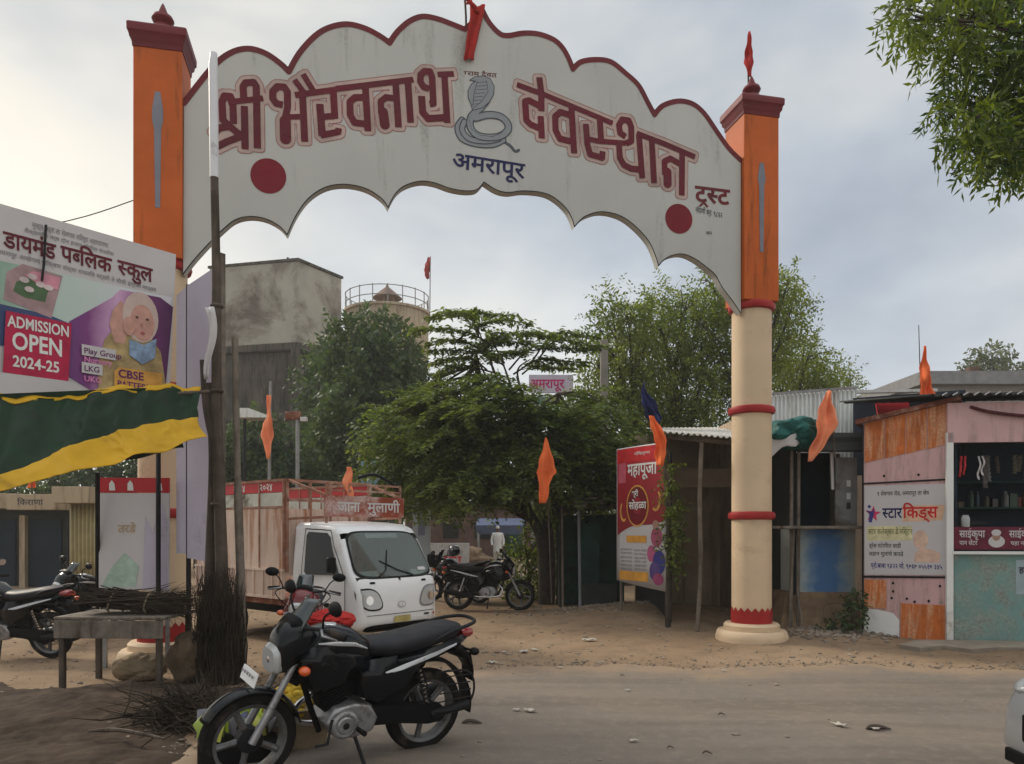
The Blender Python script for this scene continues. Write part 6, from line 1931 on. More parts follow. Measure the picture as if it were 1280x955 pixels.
for k in range(22):
    x, y = (k % 6 - 2.5) * 0.085 + rr.uniform(-0.02, 0.02), (k // 6 - 1.5) * 0.10 + rr.uniform(-0.02, 0.02)
    w_, h_ = rr.uniform(0.05, 0.065), rr.uniform(0.07, 0.10)
    o = MB().loft([[Vector((px_ * w_ * s_, py_ * t_, z * h_)) for px_, py_ in ((-1, 0), (-0.7, -0.8), (0, -1), (0.7, -0.8), (1, 0), (0.7, 0.8), (0, 1), (-0.7, 0.8))] for z, s_, t_ in ((-1, 0.95, 0.002), (-0.8, 1.0, 0.012), (-0.2, 0.96, 0.028), (0.4, 0.97, 0.024), (0.8, 1.0, 0.010), (1, 0.96, 0.002))], True).build('snack_packet', M['packs'])
    o.location = (TX + x * cos(R(20)) - y * sin(R(20)), TY + x * sin(R(20)) + y * cos(R(20)), 0.185 + h_ * 0.9 + 0.03 * (k % 3))
    o.rotation_euler = (rr.uniform(-0.6, 0.6), rr.uniform(-0.4, 0.4), rr.uniform(0, 3))
    tag(o, 'puffed shiny snack packet heaped in the dark tray by the front wheel', 'packet', 'snack packets in the tray')

# ------------------------------------------------------------------ small white truck
TR = thing('pickup_truck', 'small white pickup truck with rusty high-sided cargo body parked beyond the gate', 'truck', (-1.54, 10.36, 0.0), atan2(-0.64, 0.77))
prof = [(-0.03, 0.30), (0.045, 0.36), (0.05, 0.52), (0.03, 0.78), (-0.02, 0.94), (-0.07, 1.00), (-0.40, 1.58), (-0.47, 1.655), (-0.60, 1.70), (-1.0, 1.735), (-1.36, 1.73), (-1.42, 1.68), (-1.43, 0.55), (-1.25, 0.42), (-1.22, 0.30)]
tap = lambda x, z: 1.0 - max(0, z - 1.0) * 0.11 - max(0.0, (x + 0.22)) ** 2 * 1.6
cbm = round_extrude(MB(), prof, 0.755, 0.085, tap)


def open_face(f):
    p = [cbm.v[i] for i in f]
    c = [sum(q[k] for q in p) / len(p) for k in range(3)]
    if len(f) > 4: return False
    n_ = (Vector(p[1]) - Vector(p[0])).cross(Vector(p[2]) - Vector(p[0]))
    if c[0] > -0.48 and 1.04 < c[2] < 1.55 and abs(c[1]) < 0.66 and abs(n_.normalized().x) > 0.5: return True
    return False


cbm.f = [f for f in cbm.f if not open_face(f)]
cab = cbm.build('cab', M['truckwhite'], TR, ang=50)
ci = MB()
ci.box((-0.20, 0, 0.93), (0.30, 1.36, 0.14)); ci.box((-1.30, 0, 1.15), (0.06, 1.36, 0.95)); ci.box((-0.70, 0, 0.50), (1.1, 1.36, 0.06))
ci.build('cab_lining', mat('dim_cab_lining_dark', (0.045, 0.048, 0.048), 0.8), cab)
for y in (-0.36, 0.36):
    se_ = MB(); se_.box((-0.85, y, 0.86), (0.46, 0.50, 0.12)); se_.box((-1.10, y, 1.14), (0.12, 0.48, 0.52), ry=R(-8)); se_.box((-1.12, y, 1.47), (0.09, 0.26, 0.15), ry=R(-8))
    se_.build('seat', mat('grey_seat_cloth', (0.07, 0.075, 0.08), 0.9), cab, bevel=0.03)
MB().tube([Vector((-0.52 + 0.05 * sin(q), -0.34 + 0.18 * cos(q), 1.10 + 0.15 * sin(q))) for q in np.linspace(0, 2 * pi, 25)], 0.014, 8, False).build('steering_wheel', M['black'], cab)
MB().box((-0.50, 0.0, 1.50), (0.03, 0.22, 0.06)).build('rear_view_mirror', M['black'], cab)


def cabx(z):
    pr = [p for p in prof[:9]]
    for a, b in zip(pr[:-1], pr[1:]):
        if a[1] <= z <= b[1]:
            return a[0] + (b[0] - a[0]) * (z - a[1]) / (b[1] - a[1])
    return 0.0


def cab_front(y, z, off=0.006):
    """point just proud of the cab's curved front"""
    x = cabx(z)
    f = abs(y) / (0.755 * tap(x, z))
    bow = 0.0136 * (1 - min(1, f / 0.8) ** 2) if f < 0.887 else 0.0
    edge = 0.0
    if f > 0.887:
        q = min(1, (f - 0.887) / 0.113)
        edge = 0.085 * (q ** 2.2)
    slope = 0.5 if z > 1.0 else 0.95
    return Vector((x + bow - edge * (0.85) + off, y, z + (0.35 * off if z > 1 else 0)))


def front_patch(mb, cy, cz, hw, hh, e=3.5, off=0.006, n=10, shear=0.0, topw=1.0):
    def fn(u, v):
        a, b = 2 * u - 1, 2 * v - 1
        # square -> rounded square
        m = (abs(a) ** e + abs(b) ** e) ** (1 / e)
        k = max(abs(a), abs(b)) / m if m > 1e-6 else 1
        w_ = 1 + (topw - 1) * (b * k + 1) / 2
        return cab_front(cy + a * k * hw * w_ + shear * b * k, cz + b * k * hh, off)
    mb.grid(n, n, fn)
    return mb


wsm = front_patch(MB(), 0, 1.29, 0.705, 0.320, 6, 0.006, 40, topw=0.885)
wsm.f = [f for k, f in enumerate(wsm.f) if not (2 <= k % 40 <= 37 and 2 <= k // 40 <= 37)]
wsf = wsm.build('windscreen_seal', M['black'], cab, ang=60)
ws = front_patch(MB(), 0, 1.29, 0.675, 0.294, 6, 0.012, 22, topw=0.885).build('windscreen', glass_mat('greenish_windscreen', (0.09, 0.13, 0.125), 0.05, 0.62), cab, ang=60)
M['dashgrey'] = mat('dim_cab_lining', (0.10, 0.115, 0.11), 0.7)
wp_ = MB()
for y0, y1, z1 in ((0.30, -0.22, 1.20), (-0.32, -0.02, 1.34)):
    wp_.tube([cab_front(y0, 1.00, 0.02), cab_front((y0 + y1) / 2, 1.07, 0.026), cab_front(y1, z1, 0.018)], 0.008, 6)
wp_.build('wiper', M['black'], cab)
for s in (-1, 1):
    hl = front_patch(MB(), s * 0.53, 0.71, 0.180, 0.150, 2.8, 0.007, 14, shear=s * 0.06).build('headlight_housing', M['darksteel'] if s < 0 else M['steel'], cab, ang=60)
    front_patch(MB(), s * 0.53, 0.71, 0.160, 0.128, 2.8, 0.013, 14, shear=s * 0.055).build('headlight', M['lens'], cab, ang=60)
    front_patch(MB(), s * 0.55, 0.70, 0.06, 0.06, 2, 0.017, 8).build('reflector', M['chrome'], cab, ang=60)
    front_patch(MB(), s * 0.46, 0.925, 0.045, 0.014, 4, 0.008, 6).build('air_vent', M['black'], cab)
front_patch(MB(), 0.0, 0.325, 0.62, 0.05, 5, 0.012, 12).build('bumper', M['black'], cab, ang=60)
front_patch(MB(), 0, 0.62, 0.075, 0.045, 2, 0.008, 10).build('badge', M['silver'], cab, ang=60)
front_patch(MB(), 0, 0.62, 0.052, 0.028, 2, 0.010, 8).build('badge_hollow', M['truckwhite'], cab, ang=60)
front_patch(MB(), 0, 0.62, 0.008, 0.030, 3, 0.012, 4).build('badge_bar', M['silver'], cab)
front_patch(MB(), 0.46, 0.455, 0.05, 0.013, 4, 0.008, 6).build('model_badge', M['darksteel'], cab)
front_patch(MB(), 0.60, 0.455, 0.018, 0.018, 3, 0.008, 6).build('model_badge', M['inkred'], cab)
front_patch(MB(), 0.50, 1.075, 0.075, 0.022, 5, 0.017, 6).build('windscreen_sticker', M['flex'], ws)
front_patch(MB(), 0.0, 0.425, 0.15, 0.045, 8, 0.012, 6).build('number_plate', mat('faded_plate', (0.50, 0.42, 0.16), 0.6, dirt=0.3), cab)
front_patch(MB(), 0.0, 0.50, 0.60, 0.004, 8, 0.007, 14).build('bumper_seam', M['black'], cab)
front_patch(MB(), 0.02, 0.965, 0.018, 0.022, 3, 0.012, 6).build('washer_nozzle', M['black'], cab)
for s in (-1, 1):
    sf = lambda x, z, off=0.004: Vector((x, s * (0.755 * tap(x, z) + off - (0.0 if abs(z) else 0)), z))
    win = [(-0.32, 1.03), (-0.50, 1.36), (-0.56, 1.53), (-0.64, 1.585), (-1.06, 1.60), (-1.10, 1.55), (-1.10, 1.05), (-1.05, 1.01)]
    MB().card(win, lambda u, v, w=0: sf(u, v, 0.004 + w)).build('side_window', M['sideglass'], cab, smooth=False)
    seam = MB()
    dl = [(-0.20, 0.45), (-0.20, 0.98), (-0.47, 1.40), (-0.56, 1.62), (-1.13, 1.64), (-1.16, 1.2), (-1.16, 0.45), (-0.20, 0.45)]
    ink(seam, [([p for p in dl], 0.007, True)], lambda u, v, w=0: sf(u, v, w), 0.004, 0.012)
    seam.build('door_seam', M['black'], cab, smooth=False)
    MB().box(sf(-1.05, 0.92, 0.012), (0.12, 0.02, 0.03)).build('door_handle', M['black'], cab, bevel=0.005)
    mr = MB().tube([sf(-0.36, 1.02, 0), sf(-0.30, 1.05, 0.10), sf(-0.30, 1.10, 0.14)], 0.012, 8).build('mirror', M['black'], cab)
    MB().box(sf(-0.30, 1.17, 0.16), (0.06, 0.13, 0.20)).build('mirror_head', M['black'], mr, bevel=0.02)
# chassis, wheels
MB().box((-2.55, 0, 0.42), (2.9, 0.7, 0.12)).build('chassis', M['darksteel'], TR)
for x in (-0.62, -3.05):
    for s in (-1, 1):
        wh = wheel_mesh(0.26, 0.15, x, 0.26, s * 0.64).build('wheel', M['rubber'], TR)
        MB().lathe([(0.0, s * 0.70), (0.07, s * 0.70), (0.09, s * 0.675), (0.17, s * 0.665), (0.19, s * 0.70), (0.20, s * 0.69)][::1 if s > 0 else -1], 22, (x, 0, 0.26), 'Y').build('rim', M['steel'], wh)
for s in (-1, 1):
    MB().grid(12, 2, lambda u, v: Vector((-0.62 + 0.32 * cos(pi * u), s * (0.70 + 0.06 * v), 0.27 + 0.32 * sin(pi * u)))).build('wheel_arch', M['black'], TR, solid=0.006)
# cargo body
cb = MB().box((-2.78, 0, 0.60), (2.46, 1.54, 0.10)).build('cargo_bed', M['rust'], TR)
for s in (-1, 1):
    y = s * 0.765
    MB().box((-2.78, y, 0.84), (2.44, 0.03, 0.40)).build('drop_side', M['rustsheet'], TR)
    rb = MB()
    for k in range(11): rb.box((-3.98 + k * 0.24, y + s * 0.022, 0.84), (0.028, 0.03, 0.40))
    rb.box((-2.78, y + s * 0.022, 1.05), (2.48, 0.035, 0.035)); rb.box((-2.78, y + s * 0.022, 0.655), (2.48, 0.035, 0.035))
    rb.build('side_ribs', M['rustsheet'], TR)
    for k in range(4):
        MB().box((-3.69 + k * 0.61, y, 1.50), (0.585, 0.022, 0.86)).build('side_panel', M['rustsheet'], TR)
    up = MB()
    for k in range(5): up.box((-3.995 + k * 0.61, y + s * 0.005, 1.68), (0.024, 0.045, 1.30))
    up.box((-2.78, y, 2.33), (2.48, 0.045, 0.04)); up.box((-2.78, y, 1.95), (2.44, 0.03, 0.03))
    up.build('side_frame', M['rustpale'], TR)
    MB().box((-2.78, y, 2.235), (2.42, 0.02, 0.145)).build('red_strip', M['redflex'], TR)
    MB().box((-2.78, y, 2.06), (2.42, 0.02, 0.19)).build('pale_strip', mat('pale_green_strip', (0.50, 0.52, 0.46), 0.6, dirt=0.3), TR)
l_ = MB()
CF = frame((-2.05, -0.776, 0), (1, 0, 0), (0, 0, 1))
for k in range(3):
    l_ = MB(); letter(l_, '२०२४', CF, -1.55 + 0.72 * k, 2.19, 0.15, 0.003, 0.02); l_.build('strip_lettering', M['white'], TR, smooth=False)
hb = MB().box((-1.53, 0, 1.45), (0.03, 1.50, 0.95)).build('head_board', M['rustsheet'], TR)
rk = MB()
for z in (2.05, 2.33): rk.box((-1.53, 0, z), (0.04, 1.54, 0.04))
for y in (-0.74, -0.35, 0, 0.35, 0.74): rk.box((-1.53, y, 1.68), (0.04, 0.04, 1.32))
for s in (-1, 1):
    rk.bar((-1.53, s * 0.72, 2.33), (-0.74, s * 0.66, 2.10), 0.03, 0.035)
    rk.bar((-1.53, s * 0.72, 1.78), (-0.72, s * 0.66, 1.80), 0.03, 0.035)
    rk.bar((-0.72, s * 0.66, 1.72), (-0.72, s * 0.66, 2.26), 0.03, 0.03)
for z in (2.17, 2.26): rk.box((-0.72, 0, z), (0.03, 1.34, 0.028))
for y in (-0.3, 0.1, 0.38): rk.box((-0.72, y, 2.2), (0.026, 0.026, 0.14))
rk.build('roof_rack', M['rustpale'], TR)
br = MB().box((-0.70, 0, 1.95), (0.025, 1.42, 0.29)).build('name_board', mat('red_name_board', (0.25, 0.055, 0.03), 0.7, 0.15, 2, dirt=0.36, dirt_c=(0.46, 0.34, 0.31), dirt_s=2.0), TR)
l_ = MB()
NF = frame((-0.686, 0, 0), (0, 1, 0), (0, 0, 1))
fit_letter(l_, 'जाना', NF, -0.50, -0.12, 1.88, 0.20, w=0.002, bold=0.02)
l_.build('board_lettering', M['flex'], br, smooth=False); l_ = MB()
fit_letter(l_, 'मुलाणी', NF, 0.02, 0.62, 1.88, 0.20, w=0.002, bold=0.02)
l_.build('board_lettering', M['flex'], br, smooth=False)
MB().tube(smooth_path([(-0.74, -0.1, 2.36), (-0.76, 0.2, 2.42), (-0.76, 0.5, 2.32), (-0.74, 0.70, 2.14)], 5), 0.022, 8).build('bent_strap', M['black'], TR)
sc = MB().grid(8, 12, lambda u, v: Vector((-0.70 - 0.03 * sin(u * 6 + v * 5), -0.30 + (u - 0.5) * (0.04 + 0.13 * sin(v * 3)) + 0.02 * sin(v * 8), 2.50 - 0.42 * v))).build('cloth_flag', M['saffronpale'], solid=0.004)
TRm = Matrix.Translation(TR.location) @ Matrix.Rotation(TR.rotation_euler[2], 4, 'Z')
q = TRm @ Vector((0, 0, 0)); sc.location = q; sc.rotation_euler = (0, 0, TR.rotation_euler[2])
tag(sc, 'small orange cloth tied on the roof rack above the truck name board', 'flag')

# ------------------------------------------------------------------ white car at the right edge
car = thing('parked_car', 'white hatchback whose nose enters at the right edge of the road', 'car', (4.91, 3.98, 0.02), R(179))
cp_ = [(1.88, 0.20), (1.95, 0.34), (1.93, 0.55), (1.84, 0.70), (1.55, 0.82), (0.95, 0.93), (0.35, 1.40), (-0.1, 1.48), (-1.1, 1.46), (-1.65, 1.20), (-1.85, 0.95), (-1.90, 0.6), (-1.85, 0.25), (-1.5, 0.18), (1.5, 0.18)]
ctap = lambda x, z: 1.0 - max(0, z - 0.9) * 0.22 - max(0, x - 1.1) ** 2 * 0.28
cbod = round_extrude(MB(), cp_, 0.80, 0.11, ctap).build('body', M['carsilver'], car, ang=50)
for s in (-1, 1):
    sf = lambda u, v, w=0: Vector((u, s * (0.80 * ctap(u, v) + 0.004), v))
    MB().card([(0.75, 0.97), (0.25, 1.36), (-0.1, 1.41), (-0.9, 1.40), (-1.4, 1.18), (-1.5, 0.98)], sf).build('side_window', M['glass'], cbod, smooth=False)
    MB().ball((1.72, s * 0.55, 0.66), (0.17, 0.14, 0.085)).build('headlight', M['lens'], cbod)
    MB().box((0.72, s * 0.87, 0.98), (0.10, 0.16, 0.11)).build('mirror', M['carsilver'], cbod, bevel=0.03)
    MB().box((-0.2, s * 0.80, 0.80), (0.16, 0.03, 0.03)).build('door_handle', M['carsilver'], cbod, bevel=0.008)
    for x in (1.2, -1.2):
        wh = wheel_mesh(0.28, 0.17, x, 0.28, s * 0.72).build('wheel', M['rubber'], car)
        MB().lathe([(0.0, s * 0.80), (0.06, s * 0.80), (0.16, s * 0.785), (0.21, s * 0.80)][::1 if s > 0 else -1], 22, (x, 0, 0.28), 'Y').build('rim', M['alu'], wh)
MB().add([(0.94, -0.62, 0.96), (0.94, 0.62, 0.96), (0.42, 0.56, 1.38), (0.42, -0.56, 1.38)], [(0, 1, 2, 3)]).build('windscreen', M['glass'], cbod, smooth=False)
MB().box((1.945, 0, 0.47), (0.03, 0.8, 0.16)).build('grille', M['black'], cbod, bevel=0.01)
MB().box((1.95, 0, 0.28), (0.03, 1.1, 0.08)).build('lower_grille', M['black'], cbod, bevel=0.01)
# ------------------------------------------------------------------ foliage
def leaf_mesh(name, pos, dirs, L, W, m, parent=None, flatness=0.0, seed=0):
    """one small folded leaf (two faces) per position; dirs = direction of each leaf"""
    rg_ = np.random.default_rng(seed)
    n = len(pos)
    d = dirs / (np.linalg.norm(dirs, axis=1, keepdims=True) + 1e-9)
    up = rg_.normal(size=(n, 3)); up[:, 2] += flatness * 4
    s = np.cross(d, up); s /= (np.linalg.norm(s, axis=1, keepdims=True) + 1e-9)
    nn = np.cross(s, d)
    l = (L * rg_.uniform(0.65, 1.3, n))[:, None]; w = (W * rg_.uniform(0.7, 1.25, n))[:, None]
    v = np.empty((n, 4, 3))
    v[:, 0] = pos; v[:, 1] = pos + d * l * 0.45 + s * w * 0.5 + nn * w * 0.12
    v[:, 2] = pos + d * l; v[:, 3] = pos + d * l * 0.45 - s * w * 0.5 + nn * w * 0.12
    me = bpy.data.meshes.new(name)
    me.vertices.add(n * 4); me.vertices.foreach_set('co', v.reshape(-1))
    me.loops.add(n * 4); me.loops.foreach_set('vertex_index', np.arange(n * 4, dtype=np.int32))
    me.polygons.add(n); me.polygons.foreach_set('loop_start', np.arange(0, n * 4, 4, dtype=np.int32))
    me.materials.append(m)
    me.update(calc_edges=True)
    o = bpy.data.objects.new(name, me); COL.objects.link(o)
    if parent: o.parent = parent
    return o


def twigs(c, rad, n, per, tl, droop, rg_, shell=0.55, outward=0.8):
    """leaf positions strung along twigs inside an ellipsoid clump"""
    P_, D_ = [], []
    c = np.array(c); rad = np.array(rad)
    for _ in range(n):
        u = rg_.normal(size=3); u /= np.linalg.norm(u)
        r = rg_.uniform(shell, 1.0) ** 0.6
        p = c + u * rad * r * 0.85
        d = u * outward + rg_.normal(size=3) * 0.5; d[2] -= droop * rg_.uniform(0.3, 1.2)
        d /= np.linalg.norm(d) + 1e-9
        L = tl * rg_.uniform(0.6, 1.3)
        ts = np.linspace(0.05, 1, per)
        q = p[None] + d[None] * (ts[:, None] * L) + np.array([0, 0, -1])[None] * (ts[:, None] ** 2 * L * droop * 0.35)
        side = np.cross(d, rg_.normal(size=3)); side /= np.linalg.norm(side) + 1e-9
        sg = np.where(np.arange(per) % 2, 1.0, -1.0)[:, None]
        ld = d[None] * 0.55 + side[None] * sg * 0.8 + rg_.normal(size=(per, 3)) * 0.2
        ld[:, 2] -= droop * 0.4
        P_.append(q); D_.append(ld)
    return np.concatenate(P_), np.concatenate(D_)


def tree(name, label, base, trunk, clumps, m, L, W, per=9, tl=0.5, droop=0.5, tr=0.16, bark='bark', seed=1, group=None, limb_r=0.05, flatness=0.0, shell=0.5, cat='tree'):
    """trunk: list of points relative to base; clumps: (centre rel. to base, radii, twig count)"""
    rg_ = np.random.default_rng(seed)
    rr = random.Random(seed)
    t = thing(name, label, cat, base, 0, group)
    tb = MB()
    tp_ = smooth_path(trunk, 5)
    n = len(tp_)
    tb.tube(tp_, [tr * (1.25 - 0.75 * i / (n - 1)) + (tr * 0.35 if i == 0 else 0) for i in range(n)], 10)
    P_, D_ = [], []
    for c, rad, k in clumps:
        c = Vector(c)
        # a limb from a point on the trunk, with side branches inside the clump
        i0 = min(n - 1, max(int(n * 0.35), int(n * rr.uniform(0.5, 0.98))))
        a = Vector(tp_[i0])
        mid_ = a.lerp(c, 0.5) + Vector((rr.uniform(-.2, .2), rr.uniform(-.2, .2), rr.uniform(-0.1, 0.35)))
        tb.tube(smooth_path([a, mid_, c], 4), [limb_r * (1.1 - 0.85 * j / 8) for j in range(9)], 6, False)
        for _ in range(5):
            e = c + Vector([rr.gauss(0, 0.5) * rad[q] for q in range(3)])
            tb.tube([mid_.lerp(c, rr.uniform(0.3, 1)), e], [limb_r * 0.35, limb_r * 0.12], 5, False)
        p, d = twigs(c, rad, k, per, tl, droop, rg_, shell)
        P_.append(p); D_.append(d)
    tb.build('trunk', M[bark], t)
    P_ = np.concatenate(P_); D_ = np.concatenate(D_)
    leaf_mesh('crown', P_, D_, L, W, m, t, flatness, seed)
    return t


def clumps_in(box, n, r, k, seed, keep=None):
    rr = random.Random(seed)
    out = []
    tries = 0
    while len(out) < n and tries < n * 60:
        tries += 1
        p = [rr.uniform(*b) for b in box]
        if keep and not keep(p): continue
        s = rr.uniform(0.7, 1.3)
        out.append((p, (r[0] * s, r[1] * s, r[2] * s * rr.uniform(0.8, 1.2)), int(k * s * s)))
    return out


def px_clumps(lst, d, base, dd=0.8, k=60, seed=0, rz=0.8):
    """clumps given as (px, py, radius px) at about distance d"""
    rr = random.Random(seed)
    out = []
    for px, py, rp in lst:
        dd_ = d + rr.uniform(-dd, dd)
        c = at(px, py, dd_) - Vector(base)
        r = rp / FPX * dd_
        out.append((c, (r, r, r * rz), int(k * (rp / 30.0) ** 2) + 6))
    return out


# central feathery tree: flat layered sprays on a leaning twin trunk
CB = Vector((0.72, 16.4, 0))
t = thing('feathery_tree', 'spreading dark green tree with flat feathery branches and a leaning twin trunk', 'tree', CB)
tb = MB()
A1 = smooth_path([(0, 0, -0.1), (-0.02, 0, 0.9), (-0.10, 0.05, 1.5), (-0.42, 0.1, 2.1), (-0.9, 0.2, 3.0), (-1.3, 0.2, 4.2), (-1.5, 0.1, 5.4)], 5)
A2 = smooth_path([(0.05, 0.0, -0.1), (0.10, 0.02, 0.9), (0.04, 0.1, 1.7), (-0.15, 0.1, 2.4), (0.1, 0.2, 3.4), (0.3, 0.3, 4.6)], 5)
tb.tube(A1, [0.17 - 0.13 * i / (len(A1) - 1) for i in range(len(A1))], 10)
tb.tube(A2, [0.15 - 0.11 * i / (len(A2) - 1) for i in range(len(A2))], 10)
rr = random.Random(41); rg_ = np.random.default_rng(41)
P_, D_ = [], []


def frond(a, e, nf, fl, sag, rg_=rg_, dens=26):
    """a branch from a to e carrying flat pinnate fronds"""
    a = Vector(a); e = Vector(e)
    mid_ = a.lerp(e, 0.55) + Vector((0, 0, 0.22 * (e - a).length * 0.6))
    path = smooth_path([a, mid_, e], 6)
    tb.tube(path, [0.035 - 0.027 * i / (len(path) - 1) for i in range(len(path))], 5, False)
    for k in range(nf):
        s = 0.35 + 0.65 * (k + rr.random()) / nf
        i = min(len(path) - 2, int(s * (len(path) - 1)))
        p = Vector(path[i]); dr = (Vector(path[i + 1]) - p).normalized()
        yaw = rr.uniform(-1.25, 1.25)
        d = Vector((dr.x * cos(yaw) - dr.y * sin(yaw), dr.x * sin(yaw) + dr.y * cos(yaw), dr.z * 0.35 + rr.uniform(-0.05, 0.22))).normalized()
        L = fl * rr.uniform(0.7, 1.25)
        ts = np.linspace(0.06, 1, dens)
        sd_ = np.array(d.cross(Vector((0, 0, 1))).normalized())
        q = np.array(p)[None] + np.array(d)[None] * (ts[:, None] * L) + np.array([0, 0, -1.0])[None] * (ts[:, None] ** 2 * L * sag)
        for sgn in (-1, 1):
            jit = rg_.normal(size=(dens, 3)) * 0.025
            P_.append(q + jit)
            dd = sd_[None] * sgn + np.array(d)[None] * 0.5 + rg_.normal(size=(dens, 3)) * 0.15
            dd[:, 2] -= 0.25
            D_.append(dd)


# dense lower crown
for k in range(150):
    px, py = rr.uniform(452, 778), rr.uniform(478, 622)
    cx_n = (px - 610) / 170; cy_n = (py - 545) / 95
    if cx_n ** 2 + cy_n ** 2 > 1 or (py > 590 and px > 700) or (py < 500 and px < 500) or (650 < px < 722 and py < 508): continue
    dd = 16.2 + rr.uniform(-2.0, 1.7)
    e = at(px, py, dd) - CB
    ax_ = A1 if px < 620 else A2
    a = ax_[rr.randint(int(len(ax_) * 0.45), len(ax_) - 1)]
    frond(a, e, 8, 0.85, 0.30)
for px, py in ((480, 545), (470, 560), (500, 600), (520, 625), (560, 632), (600, 628), (640, 615), (560, 600), (610, 590), (520, 580), (690, 600), (740, 570), (760, 600), (650, 560), (715, 620), (652, 488), (645, 470), (655, 500), (640, 495), (760, 560), (735, 540), (770, 575), (745, 615), (770, 620), (690, 560), (700, 535)):
    e = at(px, py, 15.2 + rr.uniform(-0.7, 0.9)) - CB
    frond(A1[12] if px < 640 else A2[12], e, 9, 0.8, 0.35)
# fuller drooping lower crown
for (px, py, rp) in ((480, 560, 32), (510, 530, 34), (545, 515, 32), (580, 505, 30), (615, 500, 28), (520, 580, 36), (560, 560, 38), (600, 545, 38), (640, 540, 36), (480, 590, 28), (520, 615, 30), (555, 605, 36), (595, 595, 38), (630, 575, 30),
                     (670, 570, 36), (700, 550, 34), (735, 545, 32), (760, 565, 28), (675, 605, 34), (710, 590, 34), (745, 595, 32), (560, 622, 22), (765, 600, 24), (465, 545, 20), (650, 515, 26), (690, 525, 28)):
    d = 15.9 + rr.uniform(-1.1, 1.1)
    c = at(px, py, d) - CB
    r = rp / FPX * d
    p_, d_ = twigs(c, (r, r * 1.3, r * 0.8), int(52 * (rp / 32) ** 2), 10, 0.42, 0.85, rg_, 0.35)
    P_.append(p_); D_.append(d_)
    tb.tube(smooth_path([A1[14] if px < 610 else A2[14], (A1[16] if px < 610 else A2[16]).lerp(c, 0.5) + Vector((0, 0, 0.2)), c], 4), [0.03 - 0.0028 * i for i in range(9)], 5, False)
# airy top: thin arching twigs fringed with leaves against the sky
ZT = lambda x, y, d: at(500 + x / 3.673, 340 + y / 3.673, d) - CB
tops = (((250, 330), (345, 225), (240, 185), (140, 212)), ((345, 235), (300, 190), (215, 190)), ((360, 300), (330, 190), (400, 195), (520, 203)), ((360, 300), (370, 245), (470, 220), (595, 238)),
        ((420, 330), (300, 275), (180, 262), (60, 270)), ((480, 420), (420, 290), (520, 285), (640, 275)), ((520, 400), (560, 290), (650, 290), (720, 300)), ((600, 420), (700, 290), (800, 285), (910, 300)), ((620, 420), (720, 310), (830, 325), (930, 345)),
        ((420, 400), (330, 335), (230, 310), (130, 330)), ((450, 420), (360, 335), (470, 325), (590, 325)), ((480, 430), (380, 375), (250, 360), (130, 365)), ((500, 450), (600, 350), (720, 350), (850, 352)), ((520, 470), (640, 400), (730, 410), (850, 418)),
        ((400, 450), (330, 400), (240, 395), (160, 420)), ((430, 460), (420, 390), (500, 375), (560, 365)), ((560, 470), (620, 430), (700, 440), (800, 440)), ((460, 470), (300, 430), (230, 440), (180, 470)), ((420, 430), (400, 350), (420, 310), (480, 300)))
for k, pts in enumerate(tops):
    d = 16.2 + rr.uniform(-0.7, 0.7)
    path = smooth_path([ZT(*p, d) for p in pts], 8)
    tb.tube(path, [0.022 - 0.016 * i / (len(path) - 1) for i in range(len(path))], 5, False)
    for i in range(5, len(path)):
        p = np.array(path[i])
        n_ = 17
        side = np.array((path[i] - path[i - 1]).normalized())
        q = p[None] + rg_.normal(size=(n_, 3)) * np.array([0.07, 0.13, 0.022])[None]
        P_.append(q)
        dd = rg_.normal(size=(n_, 3)) * np.array([0.9, 0.9, 0.2])[None] + side[None] * 0.6
        dd[:, 2] -= 0.35
        D_.append(dd)
for pts in (((470, 560), (420, 420), (350, 240)), ((520, 560), (480, 440), (430, 330)), ((560, 560), (540, 450), (600, 400)), ((440, 560), (380, 450), (350, 380))):
    tb.tube(smooth_path([ZT(*p, 16.3) for p in pts], 5), [0.03 - 0.002 * i for i in range(11)], 5, False)
tb.build('trunk', M['bark'], t)
P_ = np.concatenate(P_); D_ = np.concatenate(D_)
leaf_mesh('crown', P_, D_, 0.125, 0.055, M['leafcentral'], t, 0.6, 5)
print('central leaves', len(P_))

BB = Vector((1.15, 17.9, 0))
tree('roadside_bush', 'darker leafy thicket between the leaning trunk and the dark stall', BB, [(0, 0, -0.1), (0.05, 0, 0.5), (0, 0, 1.0)],
     px_clumps([(705, 620, 30), (735, 615, 30), (760, 620, 26), (690, 640, 26), (720, 650, 28), (745, 640, 24), (680, 615, 24), (775, 600, 24), (715, 690, 22), (700, 720, 20)], 17.9, BB, 0.5, 80, 13), M['leafbush'], 0.12, 0.05, 8, 0.4, 0.5, 0.05, seed=14, limb_r=0.02, cat='bush')
# pale bush below it
BB = Vector((0.35, 17.6, 0))
tree('roadside_bush', 'yellow green bush growing behind the leaning tree trunk', BB, [(0, 0, -0.1), (0.05, 0, 0.5), (0, 0, 1.0)],
     px_clumps([(655, 735, 26), (650, 705, 26), (665, 680, 26), (690, 660, 26), (700, 690, 28), (695, 725, 28), (705, 640, 24), (670, 745, 20), (640, 745, 16), (712, 745, 18)], 17.6, BB, 0.4, 90, 3), M['leafbush'], 0.11, 0.05, 8, 0.35, 0.4, 0.05, seed=12, limb_r=0.02, cat='bush')

